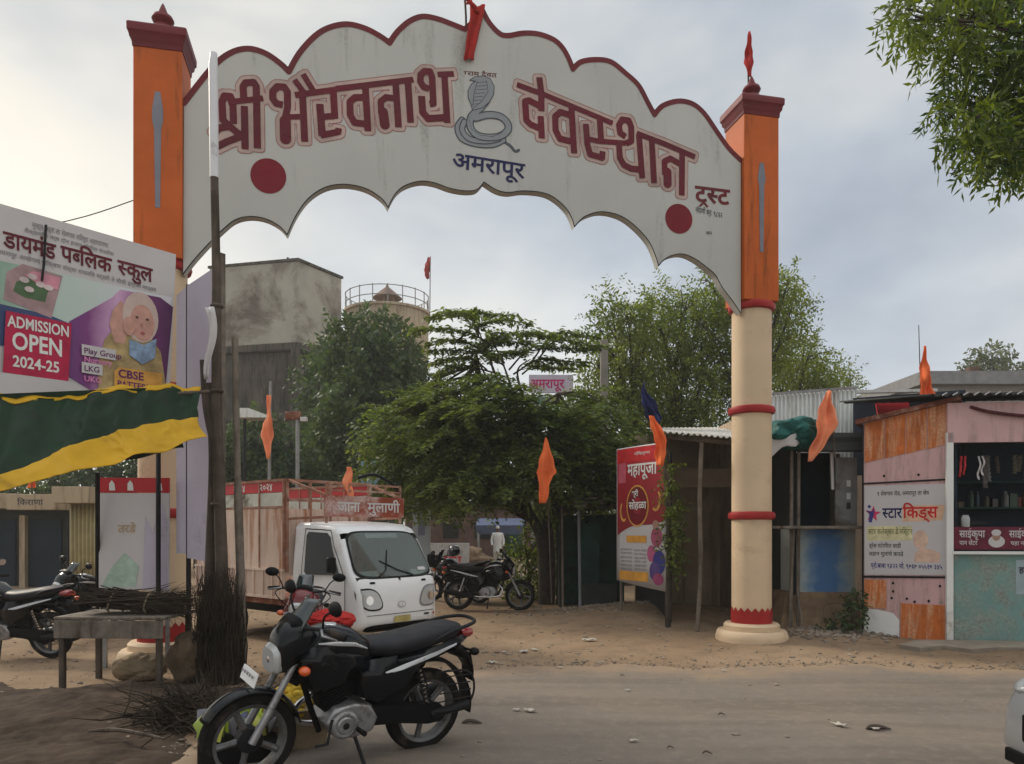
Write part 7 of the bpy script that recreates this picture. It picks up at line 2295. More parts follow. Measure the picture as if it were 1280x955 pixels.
# dark trees behind the truck, left
for i, (bx, lab, lst, mm) in enumerate((
        ((-4.6, 27, 0), 'dense dark evergreen tree rising in front of the round tank', [(440, 425, 32), (468, 418, 30), (492, 428, 26), (515, 470, 22), (435, 460, 38), (480, 460, 42), (450, 500, 40), (495, 510, 42), (430, 540, 40), (475, 555, 42), (520, 560, 40), (440, 590, 40), (490, 600, 42), (540, 600, 36), (545, 500, 22)], 'leafdark'),
        ((-8.4, 29, 0), 'dark leafy tree crowding the foot of the square concrete tank', [(310, 560, 34), (340, 590, 36), (300, 610, 36), (330, 540, 26), (365, 600, 30), (290, 580, 32), (320, 640, 30), (360, 570, 24), (350, 635, 30), (285, 640, 30)], 'leafdark'),
        ((-6.6, 31, 0), 'dark creeper-hung tree between the concrete tank and the evergreen', [(395, 480, 28), (405, 520, 32), (400, 560, 34), (390, 600, 34), (415, 610, 34), (410, 450, 22), (420, 580, 32), (380, 640, 34), (430, 640, 34)], 'leafdark'))):
    B = Vector(bx)
    tree('dark_tree', lab, B, [(0, 0, -0.2), (0.1, 0, 2.5), (-0.1, 0.1, 5.0)], px_clumps(lst, B.y, B, 1.6, 105, i + 3, 0.95), M[mm], 0.24, 0.13, 8, 0.6, 0.5, 0.22, seed=20 + i, group='trees behind the truck', limb_r=0.07)
# trees filling the left edge
B = Vector((-17, 25, 0))
tree('dark_tree', 'dark tree at the left edge behind the row of small shops', B, [(0, 0, -0.2), (0, 0, 2), (0.1, 0, 3)], px_clumps([(5, 625, 24), (12, 650, 20), (-30, 610, 36), (-10, 660, 30), (30, 605, 18), (-70, 640, 36)], 25, B, 1.0, 80, 9), M['leafdark'], 0.2, 0.1, 8, 0.45, 0.5, 0.15, seed=31, group='trees behind the truck')

B = Vector((-15.5, 30, 0))
tree('dark_tree', 'broad dark tree showing between the tarp edge and the narrow striped shop', B, [(0, 0, -0.2), (0, 0, 2), (0.1, 0, 3)], px_clumps([(50, 600, 24), (80, 610, 24), (110, 605, 26), (140, 600, 26), (170, 595, 26), (200, 600, 26), (60, 580, 22), (120, 580, 24), (180, 575, 24), (90, 630, 20), (150, 630, 22), (190, 630, 24)], 30, B, 1.2, 90, 19), M['leafdark'], 0.24, 0.12, 8, 0.55, 0.5, 0.2, seed=33, group='trees behind the truck')

# tall neem trees on the right
def up_tree(bx, lab, lst, seed, mm='leafneem', L=0.135, k=150, trunk_top=None, bark='bark', droop=0.55):
    B = Vector(bx)
    tt = trunk_top or (0.2, 0, 5.0)
    return tree('neem_tree', lab, B, [(0, 0, -0.2), (tt[0] * 0.2, 0, tt[2] * 0.35), (tt[0] * 0.6, 0.1, tt[2] * 0.7), tt], px_clumps(lst, B.y, B, 1.4, k, seed, 1.15), M[mm], L, 0.055, 10, 0.6, droop, 0.19, bark, seed, 'neem trees behind the shed', 0.06)


up_tree((3.3, 22, 0), 'tall loose light green neem tree beside the concrete electric pole', [(765, 385, 17), (750, 410, 16), (785, 395, 20), (775, 430, 26), (795, 440, 26), (745, 450, 20), (770, 475, 30), (800, 490, 32), (740, 500, 26), (720, 520, 26), (715, 560, 28), (735, 590, 28), (770, 600, 30), (800, 600, 28), (825, 590, 26), (775, 520, 34), (810, 535, 30), (730, 530, 26), (750, 560, 30), (790, 565, 30), (805, 380, 12), (800, 405, 20)], 51)
up_tree((5.2, 22.8, 0), 'tall neem tree with a dark bare forked stem left of the cream pillar', [(830, 375, 20), (822, 405, 24), (850, 400, 24), (840, 440, 30), (815, 455, 26), (865, 440, 24), (830, 490, 34), (870, 480, 30), (850, 525, 34), (820, 530, 30), (880, 530, 30), (890, 420, 22), (880, 385, 18), (860, 370, 14)], 52, trunk_top=(-0.4, 0, 6.2))
up_tree((6.6, 22.4, 0), 'tallest neem tree whose crown shows on both sides of the orange shaft', [(885, 350, 16), (900, 375, 22), (880, 400, 24), (915, 410, 28), (895, 450, 30), (930, 460, 30), (905, 500, 32), (940, 520, 30), (975, 365, 20), (985, 355, 16), (990, 385, 20), (970, 400, 22), (985, 420, 18), (960, 440, 26), (950, 380, 24), (930, 360, 22)], 53, trunk_top=(0.9, 0, 6.5))
up_tree((9.0, 25, 0), 'broad bushy neem tree over the white sheet wall', [(985, 450, 24), (1010, 445, 22), (1000, 475, 28), (975, 480, 28), (1025, 460, 22), (1030, 480, 24), (1015, 500, 26), (970, 510, 26), (1045, 490, 18), (1005, 430, 14)], 54, trunk_top=(0, 0, 4.6))
up_tree((13.0, 30, 0), 'small thin tree beyond the end of the white sheet wall', [(1062, 465, 10), (1060, 480, 12), (1045, 478, 12), (1070, 487, 10), (1035, 475, 10)], 55, trunk_top=(0, 0, 5.5), k=60)
B = Vector((33, 52, 0))
tree('far_tree', 'pale distant tree above the grey roof at the right edge', B, [(0, 0, -0.2), (0.2, 0, 5), (0, 0, 10)], px_clumps([(1225, 450, 12), (1240, 443, 13), (1255, 452, 13), (1215, 462, 10), (1240, 465, 16), (1265, 465, 13), (1275, 475, 10), (1228, 475, 12)], 52, B, 1.2, 120, 4), M['leafpale'], 0.34, 0.18, 7, 0.7, 0.3, 0.3, seed=61, limb_r=0.08)

# near hanging branches, top right
NB = Vector((6.6, 7.2, 0))
tt = [(0, 0, -0.1), (0.1, 0, 2.0), (0.0, -0.1, 3.6), (-0.3, -0.3, 5.2), (-0.9, -0.5, 6.6)]
lst = [(1110, 20, 17), (1135, 45, 22), (1120, 30, 16), (1150, 20, 26), (1175, 45, 24), (1160, 75, 16), (1205, 30, 28), (1190, 75, 22), (1175, 110, 24), (1165, 130, 18), (1200, 120, 26), (1225, 90, 24), (1245, 60, 22), (1265, 30, 26),
       (1270, 80, 28), (1260, 110, 24), (1195, 155, 26), (1225, 150, 26), (1250, 150, 24), (1275, 140, 24), (1180, 170, 18), (1205, 190, 24), (1235, 190, 28), (1262, 185, 26), (1195, 205, 14), (1225, 200, 18), (1250, 205, 16),
       (1275, 195, 18), (1160, 190, 6), (1147, 185, 5), (1095, 32, 5), (1130, 5, 18), (1180, 0, 26), (1230, -5, 28), (1275, -10, 28), (1310, 60, 40), (1320, 130, 40), (1310, 200, 34), (1340, 20, 44), (1200, -40, 40), (1270, -60, 44), (1350, -60, 50)]
rr = random.Random(8)
cl2 = []
for px, py, rp in lst:
    d = 6.1 + rr.uniform(-0.55, 0.6)
    c = at(px + 24, py - 8, d) - NB
    r = rp / FPX * d
    cl2.append((c, (r, r * 1.2, r), int(23 * (rp / 24.0) ** 2) + 4))
tree('overhanging_tree', 'roadside tree whose drooping leafy branches hang in from the top right', NB, tt, cl2, M['leafnear'], 0.085, 0.023, 11, 0.20, 0.8, 0.20, seed=71, limb_r=0.020, shell=0.1)

# ------------------------------------------------------------------ towers and far buildings
d0 = 40.0
wt = thing('water_tank_tower', 'square stained concrete water tank on dark legs behind the truck', 'water tower', (-11.3, 40, 0))
W_ = lambda v: Vector(v) - Vector((-11.3, 40, 0))
pc = at(372, 326, d0); pr_ = at(427, 346, 42.9); pl2 = at(262, 330, 41.2)
zt, zb = pc.z, at(372, 428, d0).z
ex = Vector((pl2.x - pc.x, pl2.y - pc.y, 0)); ey = Vector((pr_.x - pc.x, pr_.y - pc.y, 0))
cor = [Vector((pc.x, pc.y, 0)), Vector((pc.x, pc.y, 0)) + ey, Vector((pc.x, pc.y, 0)) + ey + ex, Vector((pc.x, pc.y, 0)) + ex]
box_ = lambda g_, z0, z1: [[W_((c.x + (c - (cor[0] + cor[2]) / 2).normalized().x * g_, c.y + (c - (cor[0] + cor[2]) / 2).normalized().y * g_, z)) for c in cor] for z in (z0, z1)]
tk = MB().loft(box_(0, zb, zt)).build('tank', M['concrete'], wt, bevel=0.04)
MB().loft(box_(0.10, zt + 0.005, zt + 0.14)).build('rim', M['darkconc'], tk)
MB().loft(box_(0.12, zb - 0.35, zb - 0.005)).build('base_slab', M['darkconc'], tk)
st_m = MB()
F_l = frame(W_((pc.x, pc.y, 0)) + Vector((0, -0.0, 0)), ex, (0, 0, 1))
# (left face) dark runs where plaster fell away
fl_ = lambda u, z, w=0: W_((pc.x, pc.y, 0)) + ex.normalized() * u + Vector((ex.normalized().y, -ex.normalized().x, 0)) * (-w) * (1 if ex.x < 0 else -1) + Vector((0, 0, z))
M['stain'] = mat('bare_render_stain', (0.15, 0.13, 0.11), 0.9, 0.4, 1.2)
rr = random.Random(2)
L_ = ex.length
n_ = Vector((ex.normalized().y, -ex.normalized().x, 0))
if n_.y > 0: n_ = -n_
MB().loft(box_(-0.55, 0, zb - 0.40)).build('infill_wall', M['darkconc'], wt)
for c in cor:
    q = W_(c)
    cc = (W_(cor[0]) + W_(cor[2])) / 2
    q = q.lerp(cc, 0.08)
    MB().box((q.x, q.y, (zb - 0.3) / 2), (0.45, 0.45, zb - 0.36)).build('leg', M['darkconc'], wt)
for z in (4.0, 7.6):
    bm_ = MB()
    for i in range(4):
        a, b = W_(cor[i]).lerp((W_(cor[0]) + W_(cor[2])) / 2, 0.08), W_(cor[(i + 1) % 4]).lerp((W_(cor[0]) + W_(cor[2])) / 2, 0.08)
        bm_.bar((a.x, a.y, z), (b.x, b.y, z), 0.3, 0.4)
    bm_.build('tie_beam', M['darkconc'], wt)
cc = (W_(cor[0]) + W_(cor[2])) / 2
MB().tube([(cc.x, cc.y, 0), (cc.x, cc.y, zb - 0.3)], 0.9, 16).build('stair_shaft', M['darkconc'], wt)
MB().tube([(cc.x + 0.6, cc.y, zt + 0.1), (cc.x + 0.6, cc.y, zt + 0.9)], 0.06, 6).build('vent_pipe', M['darksteel'], wt)

RB = at(484, 660, 50); RB.z = 0
rt = thing('round_tank_tower', 'tan round water tank with a rail and small domed pavilion on top', 'water tower', RB)
ztop = at(484, 393, 50).z; rad_ = 2.7
tkk = MB().lathe([(rad_ - 0.35, ztop - 4.2), (rad_, ztop - 3.8), (rad_, ztop - 0.12), (rad_ + 0.14, ztop - 0.10), (rad_ + 0.14, ztop + 0.05), (0.0, ztop + 0.25)], 40).build('tank', M['tan'], rt)
for k in range(8):
    a = 2 * pi * k / 8
    MB().tube([(2.2 * cos(a), 2.2 * sin(a), 0), (2.2 * cos(a), 2.2 * sin(a), ztop - 4.1)], 0.2, 8).build('leg', M['tan'], rt)
rl_ = MB()
for z in (ztop + 0.55, ztop + 1.15): rl_.lathe([(rad_ - 0.02, z - 0.03), (rad_ + 0.03, z), (rad_ - 0.02, z + 0.03)], 40, closed=True)
for k in range(18):
    a = 2 * pi * k / 18
    rl_.tube([(rad_ * cos(a), rad_ * sin(a), ztop), (rad_ * cos(a), rad_ * sin(a), ztop + 1.2)], 0.035, 6)
rl_.build('railing', M['steel'], rt)
pv = MB().lathe([(0.98, ztop + 1.05), (0.70, ztop + 1.3), (0.35, ztop + 1.6), (0.12, ztop + 1.78), (0.08, ztop + 1.9), (0.0, ztop + 2.05)], 16).build('pavilion_dome', M['roofdome'], rt)
for k in range(6):
    a = 2 * pi * k / 6 + 0.3
    MB().tube([(0.62 * cos(a), 0.62 * sin(a), ztop + 0.2), (0.62 * cos(a), 0.62 * sin(a), ztop + 1.08)], 0.08, 8).build('pavilion_column', M['roofdome'], rt)
flag_rows('cloth_flag', 'small faded red flag on a tall pole at the rim of the round water tank', 49.6, [(321, 535, 538), (328, 532, 538), (338, 530.5, 537.5), (344, 531, 537), (349, 533, 537)], M['redcloth'], ((538, 320), (537, 392)), 'steel', wave=0.15, seed=44, pole_r=0.035)

# electric pole
ep = at(755, 425, 20); 
o = thing('electric_pole', 'plain square concrete electric pole in front of the neem trees', 'pole', (ep.x, 20, 0))
MB().loft([[Vector((a * s, b * s, z)) for a, b in ((-1, -1), (1, -1), (1, 1), (-1, 1))] for z, s in ((-0.1, 0.13), (ep.z, 0.09))]).build('shaft', mat('pole_concrete', (0.20, 0.185, 0.165), 0.9), o, bevel=0.01)
MB().bar((-0.35, 0, ep.z - 0.25), (0.2, 0, ep.z - 0.25), 0.07, 0.07).build('cross_arm', M['darksteel'], o)
for x in (-0.3, -0.05, 0.15): MB().lathe([(0.03, ep.z - 0.21), (0.05, ep.z - 0.16), (0.03, ep.z - 0.1), (0.0, ep.z - 0.08)], 10, (x, 0, 0)).build('insulator', M['flex'], o)

# village name board far behind
vb_ = at(685, 480, 30)
o = thing('name_signboard', 'pale lilac signboard with magenta letters half hidden in the leaves', 'sign', (vb_.x, 30, 0))
vp = MB().box((0.12, 0, vb_.z), (1.75, 0.10, 0.72)).build('panel', M['lilac'], o, bevel=0.01)
l_ = MB(); letter(l_, 'अमरापूर', frame((-0.72, -0.052, vb_.z - 0.22), (1, 0, 0), (0, 0, 1)), 0, 0.06, 0.50, 0.004, 0.03, stretch=0.9); l_.build('lettering', M['magenta'], vp, smooth=False)
for x in (-0.6, 0.85): MB().tube([(x, 0.08, 0), (x, 0.08, vb_.z + 0.3)], 0.06, 8).build('post', M['steel'], o)
MB().box((-0.1, 0.3, vb_.z - 0.62), (1.5, 0.1, 0.3)).build('lower_panel', M['teal'], o)

# buildings closing the lane
o = thing('brick_house', 'low brown brick house closing the end of the lane behind the walking man', 'house', (-1.3, 46, 0))
MB().box((0, 0, 1.45), (9.5, 5, 2.9)).build('wall', M['brick'], o)
MB().box((0, -0.1, 2.98), (10.0, 5.6, 0.16)).build('roof', M['darksheet'], o)
MB().box((1.4, -2.52, 1.0), (1.0, 0.08, 2.0)).build('door', M['darkteal'], o)
for x in (-2.2, -0.4, 3.2): MB().box((x, -2.52, 1.5), (0.9, 0.08, 0.9)).build('window', M['darksteel'], o)
o = thing('blue_shelter', 'dull blue low awning shelter at the end of the lane', 'shelter', (-0.6, 41, 0))
MB().box((0, 0, 1.75), (2.6, 1.6, 0.5), rx=R(14)).build('awning', mat('dull_blue_sheet', (0.07, 0.09, 0.16), 0.7), o, bevel=0.02)
for x in (-1.2, 1.2):
    for y in (-0.7, 0.7): MB().tube([(x, y, 0), (x, y, 1.6)], 0.05, 6).build('post', M['steel'], o)
o = thing('boundary_wall', 'short whitewashed wall with red daubs behind the parked motorcycles', 'wall', (-2.35, 24, 0))
MB().box((0, 0, 0.6), (2.0, 0.2, 1.15)).build('wall', mat('whitewash', (0.42, 0.40, 0.38), 0.8, dirt=0.3), o, bevel=0.01)
l_ = MB()
for k, (s_, c_) in enumerate((('श्री', 'ink'), ('शुभ', 'ink'))): l_ = MB(); letter(l_, s_, frame((-0.55 + 0.75 * k, -0.102, 0.5), (1, 0, 0), (0, 0, 1)), 0, 0, 0.4, 0.003, 0.02); l_.build('wall_lettering', M['inkred'], o, smooth=False)
heap('earth_heap', 'brown heap of earth and rubble at the side of the lane', 'heap', (-2.35, 31, -0.1), (1.5, 1.2, 0.55), M['mudplaster'], 23)
o = thing('blue_signboard', 'light blue signboard behind the truck roof rack', 'sign', (at(478, 600, 19).x, 19, 0))
MB().box((0, 0, at(478, 592, 19).z), (1.05, 0.06, 0.62)).build('panel', M['screenblue'], o, bevel=0.01)
l_ = MB()
zz_ = at(478, 592, 19).z
fit_letter(l_, 'सेवा केंद्र', frame((0, -0.033, 0), (1, 0, 0), (0, 0, 1)), -0.42, 0.30, zz_ + 0.08, 0.16, w=0.003, bold=0.01)
l_.build('lettering', M['flex'], o, smooth=False); l_ = MB()
fit_letter(l_, 'अमरापूर', frame((0, -0.033, 0), (1, 0, 0), (0, 0, 1)), -0.42, 0.2, zz_ - 0.18, 0.14, w=0.003, bold=0.01)
l_.build('lettering', M['flex'], o, smooth=False)
for x in (-0.45, 0.45): MB().tube([(x, 0.05, 0), (x, 0.05, zz_ + 0.3)], 0.03, 8).build('post', M['steel'], o)
o = thing('pale_notice_board', 'tall narrow pale blue board just right of the truck cab', 'sign', (at(527, 650, 18).x, 18, 0))
MB().box((0, 0, 1.55), (0.42, 0.05, 1.7)).build('panel', mat('pale_blue_board', (0.40, 0.45, 0.50), 0.6), o)
MB().box((0, -0.03, 1.75), (0.16, 0.012, 0.55)).build('printed_column', mat('blue_grey_text', (0.2, 0.22, 0.30), 0.6), o)
MB().tube([(0, 0.05, -0.05), (0, 0.05, 1.5)], 0.03, 8).build('post', M['steel'], o)
o = thing('low_shop', 'low open house front of dark bays left of the dark trees', 'building', (-9.0, 33, 0))
MB().box((0, 0, 1.7), (8, 4, 3.4)).build('wall', M['darkconc'], o)
MB().prism([(-2.8, 3.4), (3.6, 3.4), (3.6, 3.55), (-2.8, 3.9)], lambda u, z, w=0: Vector((u, -2.2 - w, z)), -2, 0.5).build('roof', M['darksheet'], o)
o = thing('tin_canopy', 'small white tin canopy sloping out behind the truck cargo side', 'canopy', at(318, 660, 24).xy.to_3d())
cz = at(318, 517, 24).z
MB().prism([(-0.55, cz - 0.12), (0.45, cz - 0.12), (0.50, cz - 0.08), (-0.2, cz + 0.18), (-0.55, cz + 0.18)], lambda u, z, w=0: Vector((u, -w, z)), -0.8, 0.0).build('sheet', M['whitesheet'], o)
for x in (-0.45, 0.35): MB().tube([(x, 0.4, 0), (x, 0.4, cz - 0.1)], 0.05, 6).build('post', M['darksteel'], o)
lp = at(372, 660, 21); lp.z = 0
zl = at(372, 522, 21).z
o = thing('lamp_pole', 'grey pole with a red and white lamp box behind the truck', 'pole', lp)
MB().tube([(0, 0, -0.1), (0, 0, zl)], 0.055, 8).build('shaft', M['steel'], o)
MB().box((-0.12, 0, zl + 0.05), (0.42, 0.16, 0.22)).build('lamp_box', M['rust'], o, bevel=0.02)
MB().box((0.18, -0.02, zl - 0.05), (0.18, 0.14, 0.12)).build('lamp_glass', M['flex'], o, bevel=0.01)
flag_rows('cloth_flag', 'long orange flag wound down a pole behind the truck cargo side', 17, [(494, 334, 339), (510, 333, 339), (522, 334, 339.5), (530, 329, 341), (545, 327, 341.5), (558, 330, 340), (566, 333, 339), (574, 334, 338)], M['saffronpale'], ((337, 476), (334, 640)), 'steel', wave=0.05, seed=50, pole_r=0.04, foot=0.0)

# small shops, far left
for i, (x0, x1, d, zt_, lab, c_) in enumerate(((28, 82, 21, 2.45, 'low shop with a pale fascia and dark opening at the far left', 'darksheet'), (84, 124, 20, 2.6, 'narrow shop with yellow striped shutter beside the low pale shop', 'tan'), (-40, 26, 21.5, 2.5, 'dim shop cut by the left picture edge', 'darksheet'))):
    a, b = at(x0, 660, d), at(x1, 660, d)
    o = thing('small_shop', lab, 'shop', (a.x, d, 0))
    w_ = b.x - a.x
    MB().box((w_ / 2, 1.5, zt_ / 2), (w_, 2.8, zt_)).build('wall', M[c_], o)
    MB().box((w_ / 2, -0.25, zt_ - 0.1), (w_ + 0.1, 0.7, 0.42)).build('fascia', M['tan'], o, bevel=0.01)
    if i != 1:
        MB().box((w_ / 2, 0.08, 0.95), (w_ * 0.75, 0.06, 1.9)).build('opening', M['shopint'], o)
        MB().box((0.1, -0.1, 1.0), (0.15, 0.15, 2.0)).build('pillar', M['tan'], o)
        l_ = MB(); fit_letter(l_, 'िकराणा' if i == 0 else 'जनरल', frame((0, -0.602, 0), (1, 0, 0), (0, 0, 1)), 0.25, w_ - 0.25, zt_ - 0.18, 0.22, w=0.003, bold=0.01); l_.build('lettering', M['ink'], o, smooth=False)
    else:
        sh_ = MB()
        corrugated(sh_, (0.06, 0.05, 0.05), (w_ - 0.06, 0.05, 0.05), (0.06, 0.05, zt_ - 0.3), (w_ - 0.06, 0.05, zt_ - 0.3), 7, 0.03)
        sh_.build('shutter', mat('yellow_shutter', (0.34, 0.29, 0.15), 0.6), o, solid=0.01)
pennant('cloth_flag', 'tiny orange flag over the low pale shop roof', 'flag', at(40, 622, 20.5), 0.75, M['saffron'], M['bamboo'], clen=0.45, cw=0.25, seed=66, shape='cone')
# grey roofed building far right
o = thing('grey_roofed_building', 'long grey flat roofed building far behind the pink kiosk', 'building', (22.3, 34, 0))
zg = at(1200, 476, 34).z
MB().box((0, 2, zg / 2 - 0.2), (9, 6, zg - 0.4)).build('wall', mat('grey_far_wall', (0.22, 0.21, 0.20), 0.85), o)
MB().box((0, 1.9, zg - 0.12), (9.4, 6.6, 0.55)).build('roof', mat('grey_roof', (0.20, 0.20, 0.205), 0.8), o)
MB().box((-2.4, -1.1, zg + 0.1), (0.4, 0.4, 0.5)).build('vent', M['brick'], o)
# overhead wire from the hoarding
wr = at(85, 276, 9.2); wr2 = at(168, 250, 9.35)
tag(MB().tube(smooth_path([at(-60, 300, 9.0), wr, wr2], 5), 0.006, 6).build('overhead_wire', M['darksteel'], loc=wr), 'thin dark wire running from behind the hoarding to the left orange shaft', 'wire')

# ------------------------------------------------------------------ the walking man
def person(loc, rz):
    t = thing('person', 'man in white shirt and trousers walking up the lane towards the gate', 'person', loc, rz)
    J = {'pel': (0, 0, .92), 'sp': (0, 0.01, 1.10), 'ch': (0, 0.0, 1.30), 'nk': (0, 0, 1.45), 'hd': (0.02, 0, 1.53), 'ht': (0.02, 0, 1.66),
         'hl': (0, .09, .88), 'kl': (.08, .10, .48), 'al': (.02, .10, .08), 'tl': (.16, .11, .03), 'hr': (0, -.09, .88), 'kr': (.02, -.10, .48), 'ar': (-.16, -.10, .11), 'tr': (-.03, -.11, .03),
         'sl': (0, .18, 1.38), 'el': (-.06, .25, 1.12), 'wl': (.05, .25, .88), 'fl': (.08, .24, .79), 'sr': (0, -.18, 1.38), 'er': (-.02, -.25, 1.12), 'wr': (.12, -.24, .90), 'fr': (.16, -.23, .82)}
    rad_ = {'pel': .13, 'sp': .12, 'ch': .14, 'nk': .055, 'hd': .075, 'ht': .085, 'hl': .085, 'kl': .058, 'al': .04, 'tl': .035, 'hr': .085, 'kr': .058, 'ar': .04, 'tr': .035, 'sl': .06, 'el': .042, 'wl': .03, 'fl': .032, 'sr': .06, 'er': .042, 'wr': .03, 'fr': .032}
    E_ = [('pel', 'sp'), ('sp', 'ch'), ('ch', 'nk'), ('nk', 'hd'), ('hd', 'ht'), ('pel', 'hl'), ('hl', 'kl'), ('kl', 'al'), ('al', 'tl'), ('pel', 'hr'), ('hr', 'kr'), ('kr', 'ar'), ('ar', 'tr'), ('ch', 'sl'), ('sl', 'el'), ('el', 'wl'), ('wl', 'fl'), ('ch', 'sr'), ('sr', 'er'), ('er', 'wr'), ('wr', 'fr')]
    ks = list(J)
    me = bpy.data.meshes.new('body'); me.from_pydata([J[k] for k in ks], [(ks.index(a), ks.index(b)) for a, b in E_], [])
    me.materials.append(M['personskin'])
    o = bpy.data.objects.new('body', me); COL.objects.link(o); o.parent = t
    o.modifiers.new('skin', 'SKIN'); s = o.modifiers.new('soft', 'SUBSURF'); s.levels = s.render_levels = 2
    for i, k in enumerate(ks):
        v = me.skin_vertices[0].data[i]; v.radius = (rad_[k], rad_[k]); v.use_root = (k == 'pel')
    el_ = lambda x, y, z, a, b: [Vector((x + a * cos(q), y + b * sin(q), z)) for q in np.linspace(0, 2 * pi, 19)[:-1]]
    sh_ = MB().loft([el_(0.02, 0, .60, .17, .20), el_(0, 0, .80, .15, .18), el_(0, 0, 1.05, .145, .175), el_(0, 0, 1.28, .15, .20), el_(0, 0, 1.41, .11, .18), el_(0, 0, 1.46, .07, .08)], False)
    for s in (1, -1):
        a, b, c = ((J['sl'], J['el'], J['wl']) if s > 0 else (J['sr'], J['er'], J['wr']))
        sh_.tube([Vector(a) + Vector((0, -s * .05, 0.01)), a, b, c], [.07, .075, .062, .05], 12, False)
    sh_.build('shirt', M['kurta'], t)
    tr_ = MB()
    for h_, k_, a_ in (('hl', 'kl', 'al'), ('hr', 'kr', 'ar')):
        tr_.tube([Vector(J[h_]) + Vector((0, 0, .08)), J[h_], J[k_], Vector(J[a_]) + Vector((0, 0, .02))], [.10, .105, .09, .08], 12, False)
    tr_.build('trousers', M['kurta'], t)
    MB().loft([el_(0.01, 0, 1.635, .09, .085), el_(0.01, 0, 1.68, .088, .082), el_(0.01, 0, 1.73, .075, .07), el_(0.01, 0, 1.75, .03, .03)], True).build('cap', M['kurta'], t)
    fc = MB()
    for s in (1, -1): fc.ball((.095, s * .03, 1.60), (.008, .012, .008), 8, 5)
    fc.build('eyes', M['ink'], t)
    nb = MB().ball((.108, 0, 1.575), (.016, .013, .022), 8, 6); nb.ball((.098, 0, 1.54), (.008, .028, .007), 8, 5)
    nb.build('face', M['personskin'], t)
    return t


person((at(622, 660, 33).x, 33, 0.0), R(-88))

# ------------------------------------------------------------------ plants, litter, stones
tree('creeper_plant', 'yellowing creeper climbing the corner post of the shed beside the printed banner', (2.50, 12.22, 0), [(0, 0, -0.05), (0.03, 0.02, 1.2), (-0.02, 0, 2.6)],
     [((0.02, -0.03, 2.5), (0.14, 0.1, 0.25), 22), ((0.06, -0.04, 2.1), (0.15, 0.1, 0.25), 26), ((0.03, -0.03, 1.7), (0.16, 0.1, 0.28), 28), ((0.10, -0.05, 1.35), (0.15, 0.1, 0.22), 22), ((0.14, -0.05, 1.1), (0.12, 0.1, 0.2), 12)], M['leafbush'], 0.085, 0.04, 7, 0.18, 0.9, 0.02, seed=95, limb_r=0.008, cat='plant')
wd = Vector((5.0, 11.25, 0.02))
tree('weed_plant', 'scrubby green weed clump at the corner of the pink kiosk', wd, [(0, 0, -0.05), (0.05, 0, 0.25), (0, 0, 0.5)],
     [((0.0, 0, 0.35), (0.16, 0.12, 0.25), 30), ((-0.12, 0.05, 0.15), (0.16, 0.12, 0.14), 22), ((0.10, -0.05, 0.55), (0.10, 0.1, 0.18), 18), ((-0.3, 0.1, 0.08), (0.16, 0.1, 0.08), 12)], M['leafdark'], 0.075, 0.035, 7, 0.16, 0.5, 0.012, seed=91, limb_r=0.006, cat='plant')
wd = Vector((0.9, 17.0, 0))
pbm = MB()
rr = random.Random(77)


def pebble(mb, x, y, z, r):
    n, m_ = 6, 4
    sx, sy, sz = (rr.uniform(0.7, 1.4) for _ in range(3))
    rings = []
    for i in range(m_):
        a = pi * (i + 0.3) / (m_ - 0.4)
        rings.append([Vector((x + r * sx * sin(a) * cos(2 * pi * k / n) * rr.uniform(0.8, 1.2), y + r * sy * sin(a) * sin(2 * pi * k / n) * rr.uniform(0.8, 1.2), z - r * sz * 0.6 * cos(a))) for k in range(n)])
    mb.loft(rings, True)


for _ in range(2600):
    y = rr.uniform(4.2, 17) ** 1.0
    x = rr.uniform(-0.75 * y, 0.72 * y)
    on = road_gap(x, y)
    if on > 0.2 and rr.random() < 0.94: continue
    z = gz(x, y) + (0.022 if on > 0 else 0)
    r = rr.choice([0.008, 0.010, 0.012, 0.014, 0.018, 0.028])
    pebble(pbm, x, y, z + r * 0.2, r)
cnt = 0
while cnt < 1500:
    x = rr.uniform(-3.5, 9.5); y = rr.uniform(4, 10)
    if abs(road_gap(x, y) - 0.02) > rr.expovariate(5.0): continue
    r = rr.choice([0.006, 0.008, 0.010, 0.013, 0.018])
    pebble(pbm, x, y, gz(x, y) + 0.012 + r * 0.2, r); cnt += 1
for _ in range(240):
    x, y = rr.gauss(4.75, 0.45), rr.gauss(11.3, 0.22)
    pebble(pbm, x, y, gz(x, y) + 0.01, rr.uniform(0.015, 0.05))
for _ in range(200):
    x, y = rr.gauss(1.5, 0.7), rr.gauss(14.6, 0.4)
    pebble(pbm, x, y, gz(x, y) + 0.01, rr.uniform(0.015, 0.05))
tag(pbm.build('gravel', M['stone'], smooth=True), kind='stuff')


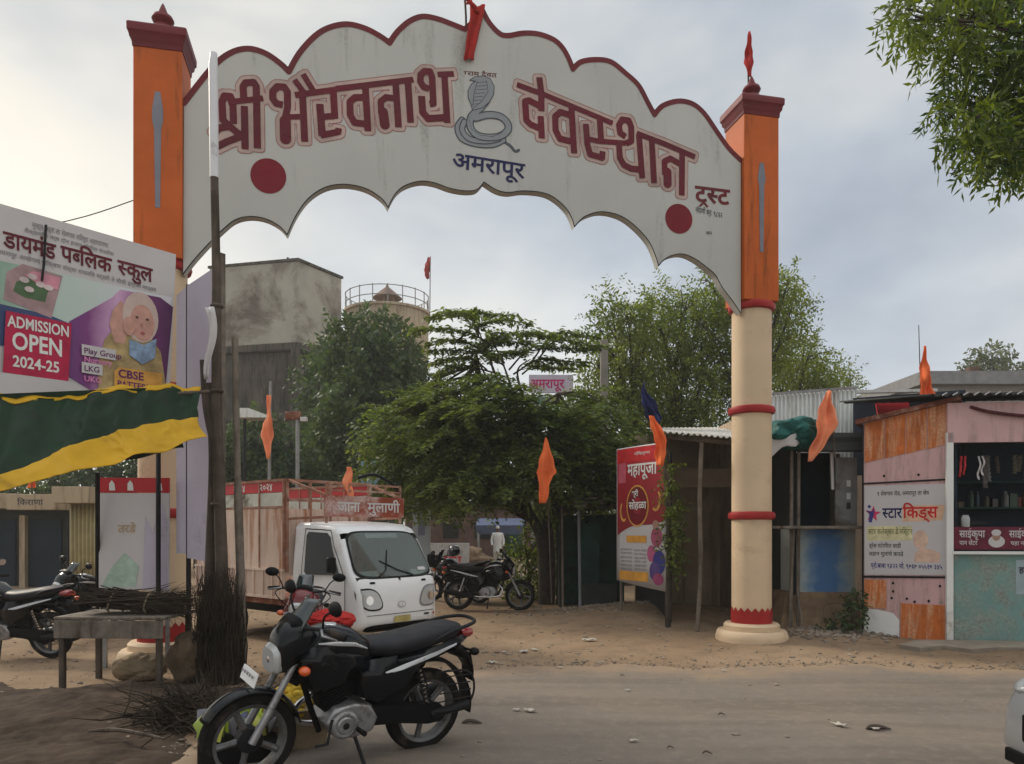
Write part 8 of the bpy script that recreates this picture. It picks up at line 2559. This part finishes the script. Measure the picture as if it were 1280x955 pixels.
def scrap(x, y, s, seed, rz):
    q = random.Random(seed)
    ph = q.uniform(0, 6)
    o = MB().grid(5, 4, lambda u, v: Vector(((u - 0.5) * s * (1 + 0.2 * sin(v * 5 + ph)), (v - 0.5) * s * 0.6 * (1 + 0.25 * sin(u * 6 + ph)), 0.012 + 0.16 * s * abs(sin(u * 4 + v * 3 + ph))))).build('paper_scrap', M['paper'], solid=0.002)
    z = gz(x, y) + (0.022 if road_gap(x, y) > 0 else 0)
    o.location = (x, y, z); o.rotation_euler = (0, 0, rz)
    return tag(o, 'small crumpled pale paper scrap lying flat on the dusty roadway', 'litter', 'paper scraps on the dusty road')


for k, (px, py, s) in enumerate(((737, 801, 0.30), (655, 815, 0.24), (662, 896, 0.16), (785, 867, 0.08), (1050, 913, 0.18), (645, 895, 0.10), (820, 778, 0.16), (800, 790, 0.12), (770, 776, 0.10), (615, 828, 0.22), (700, 838, 0.10), (1062, 820, 0.10), (905, 842, 0.09), (760, 787, 0.12), (630, 815, 0.14), (1095, 917, 0.16), (668, 813, 0.2), (792, 932, 0.10))):
    p = gp(px, py)
    scrap(p.x, p.y, s * 0.62, k, k * 1.3)
for k, (px, py, s, lab) in enumerate(((590, 911, 0.17, 'dark curled bark piece on the road right of the black motorcycle'), (902, 899, 0.06, 'small dark stone in the middle of the road'), (884, 948, 0.07, 'dark flat scrap at the bottom edge of the road'), (1098, 917, 0.20, 'dark thin twig on the road near the white car'), (838, 941, 0.05, 'tiny dark chip on the near road'), (778, 848, 0.05, 'tiny dark pebble near the dusty road edge'))):
    p = gp(px, py)
    o = MB().tube(smooth_path([(-s / 2, 0, 0.01), (-s * 0.1, s * 0.12, 0.025), (s / 2, -s * 0.05, 0.01)], 4), [0.004, s * 0.06, s * 0.09, s * 0.10, s * 0.09, s * 0.10, s * 0.08, s * 0.05, 0.004], 6).build('road_debris', M['bamboo'])
    o.location = (p.x, p.y, gz(p.x, p.y) + 0.022); tag(o, lab, 'debris')
# ------------------------------------------------------------------ damp monsoon air
hz = MB().box((0, 40, 9.4), (150, 110, 22)).build('haze', bpy.data.materials.new('haze'), smooth=False)
hm_ = hz.data.materials[0]
hm_.use_nodes = True
hm_.node_tree.nodes.remove(hm_.node_tree.nodes['Principled BSDF'])
pv_ = N(hm_.node_tree, 'ShaderNodeVolumePrincipled')
pv_.inputs['Color'].default_value = (0.95, 0.95, 0.93, 1)
pv_.inputs['Density'].default_value = 0.0012
pv_.inputs['Anisotropy'].default_value = 0.3
hm_.node_tree.links.new(pv_.outputs[0], hm_.node_tree.nodes['Material Output'].inputs['Volume'])
tag(hz, kind='stuff')
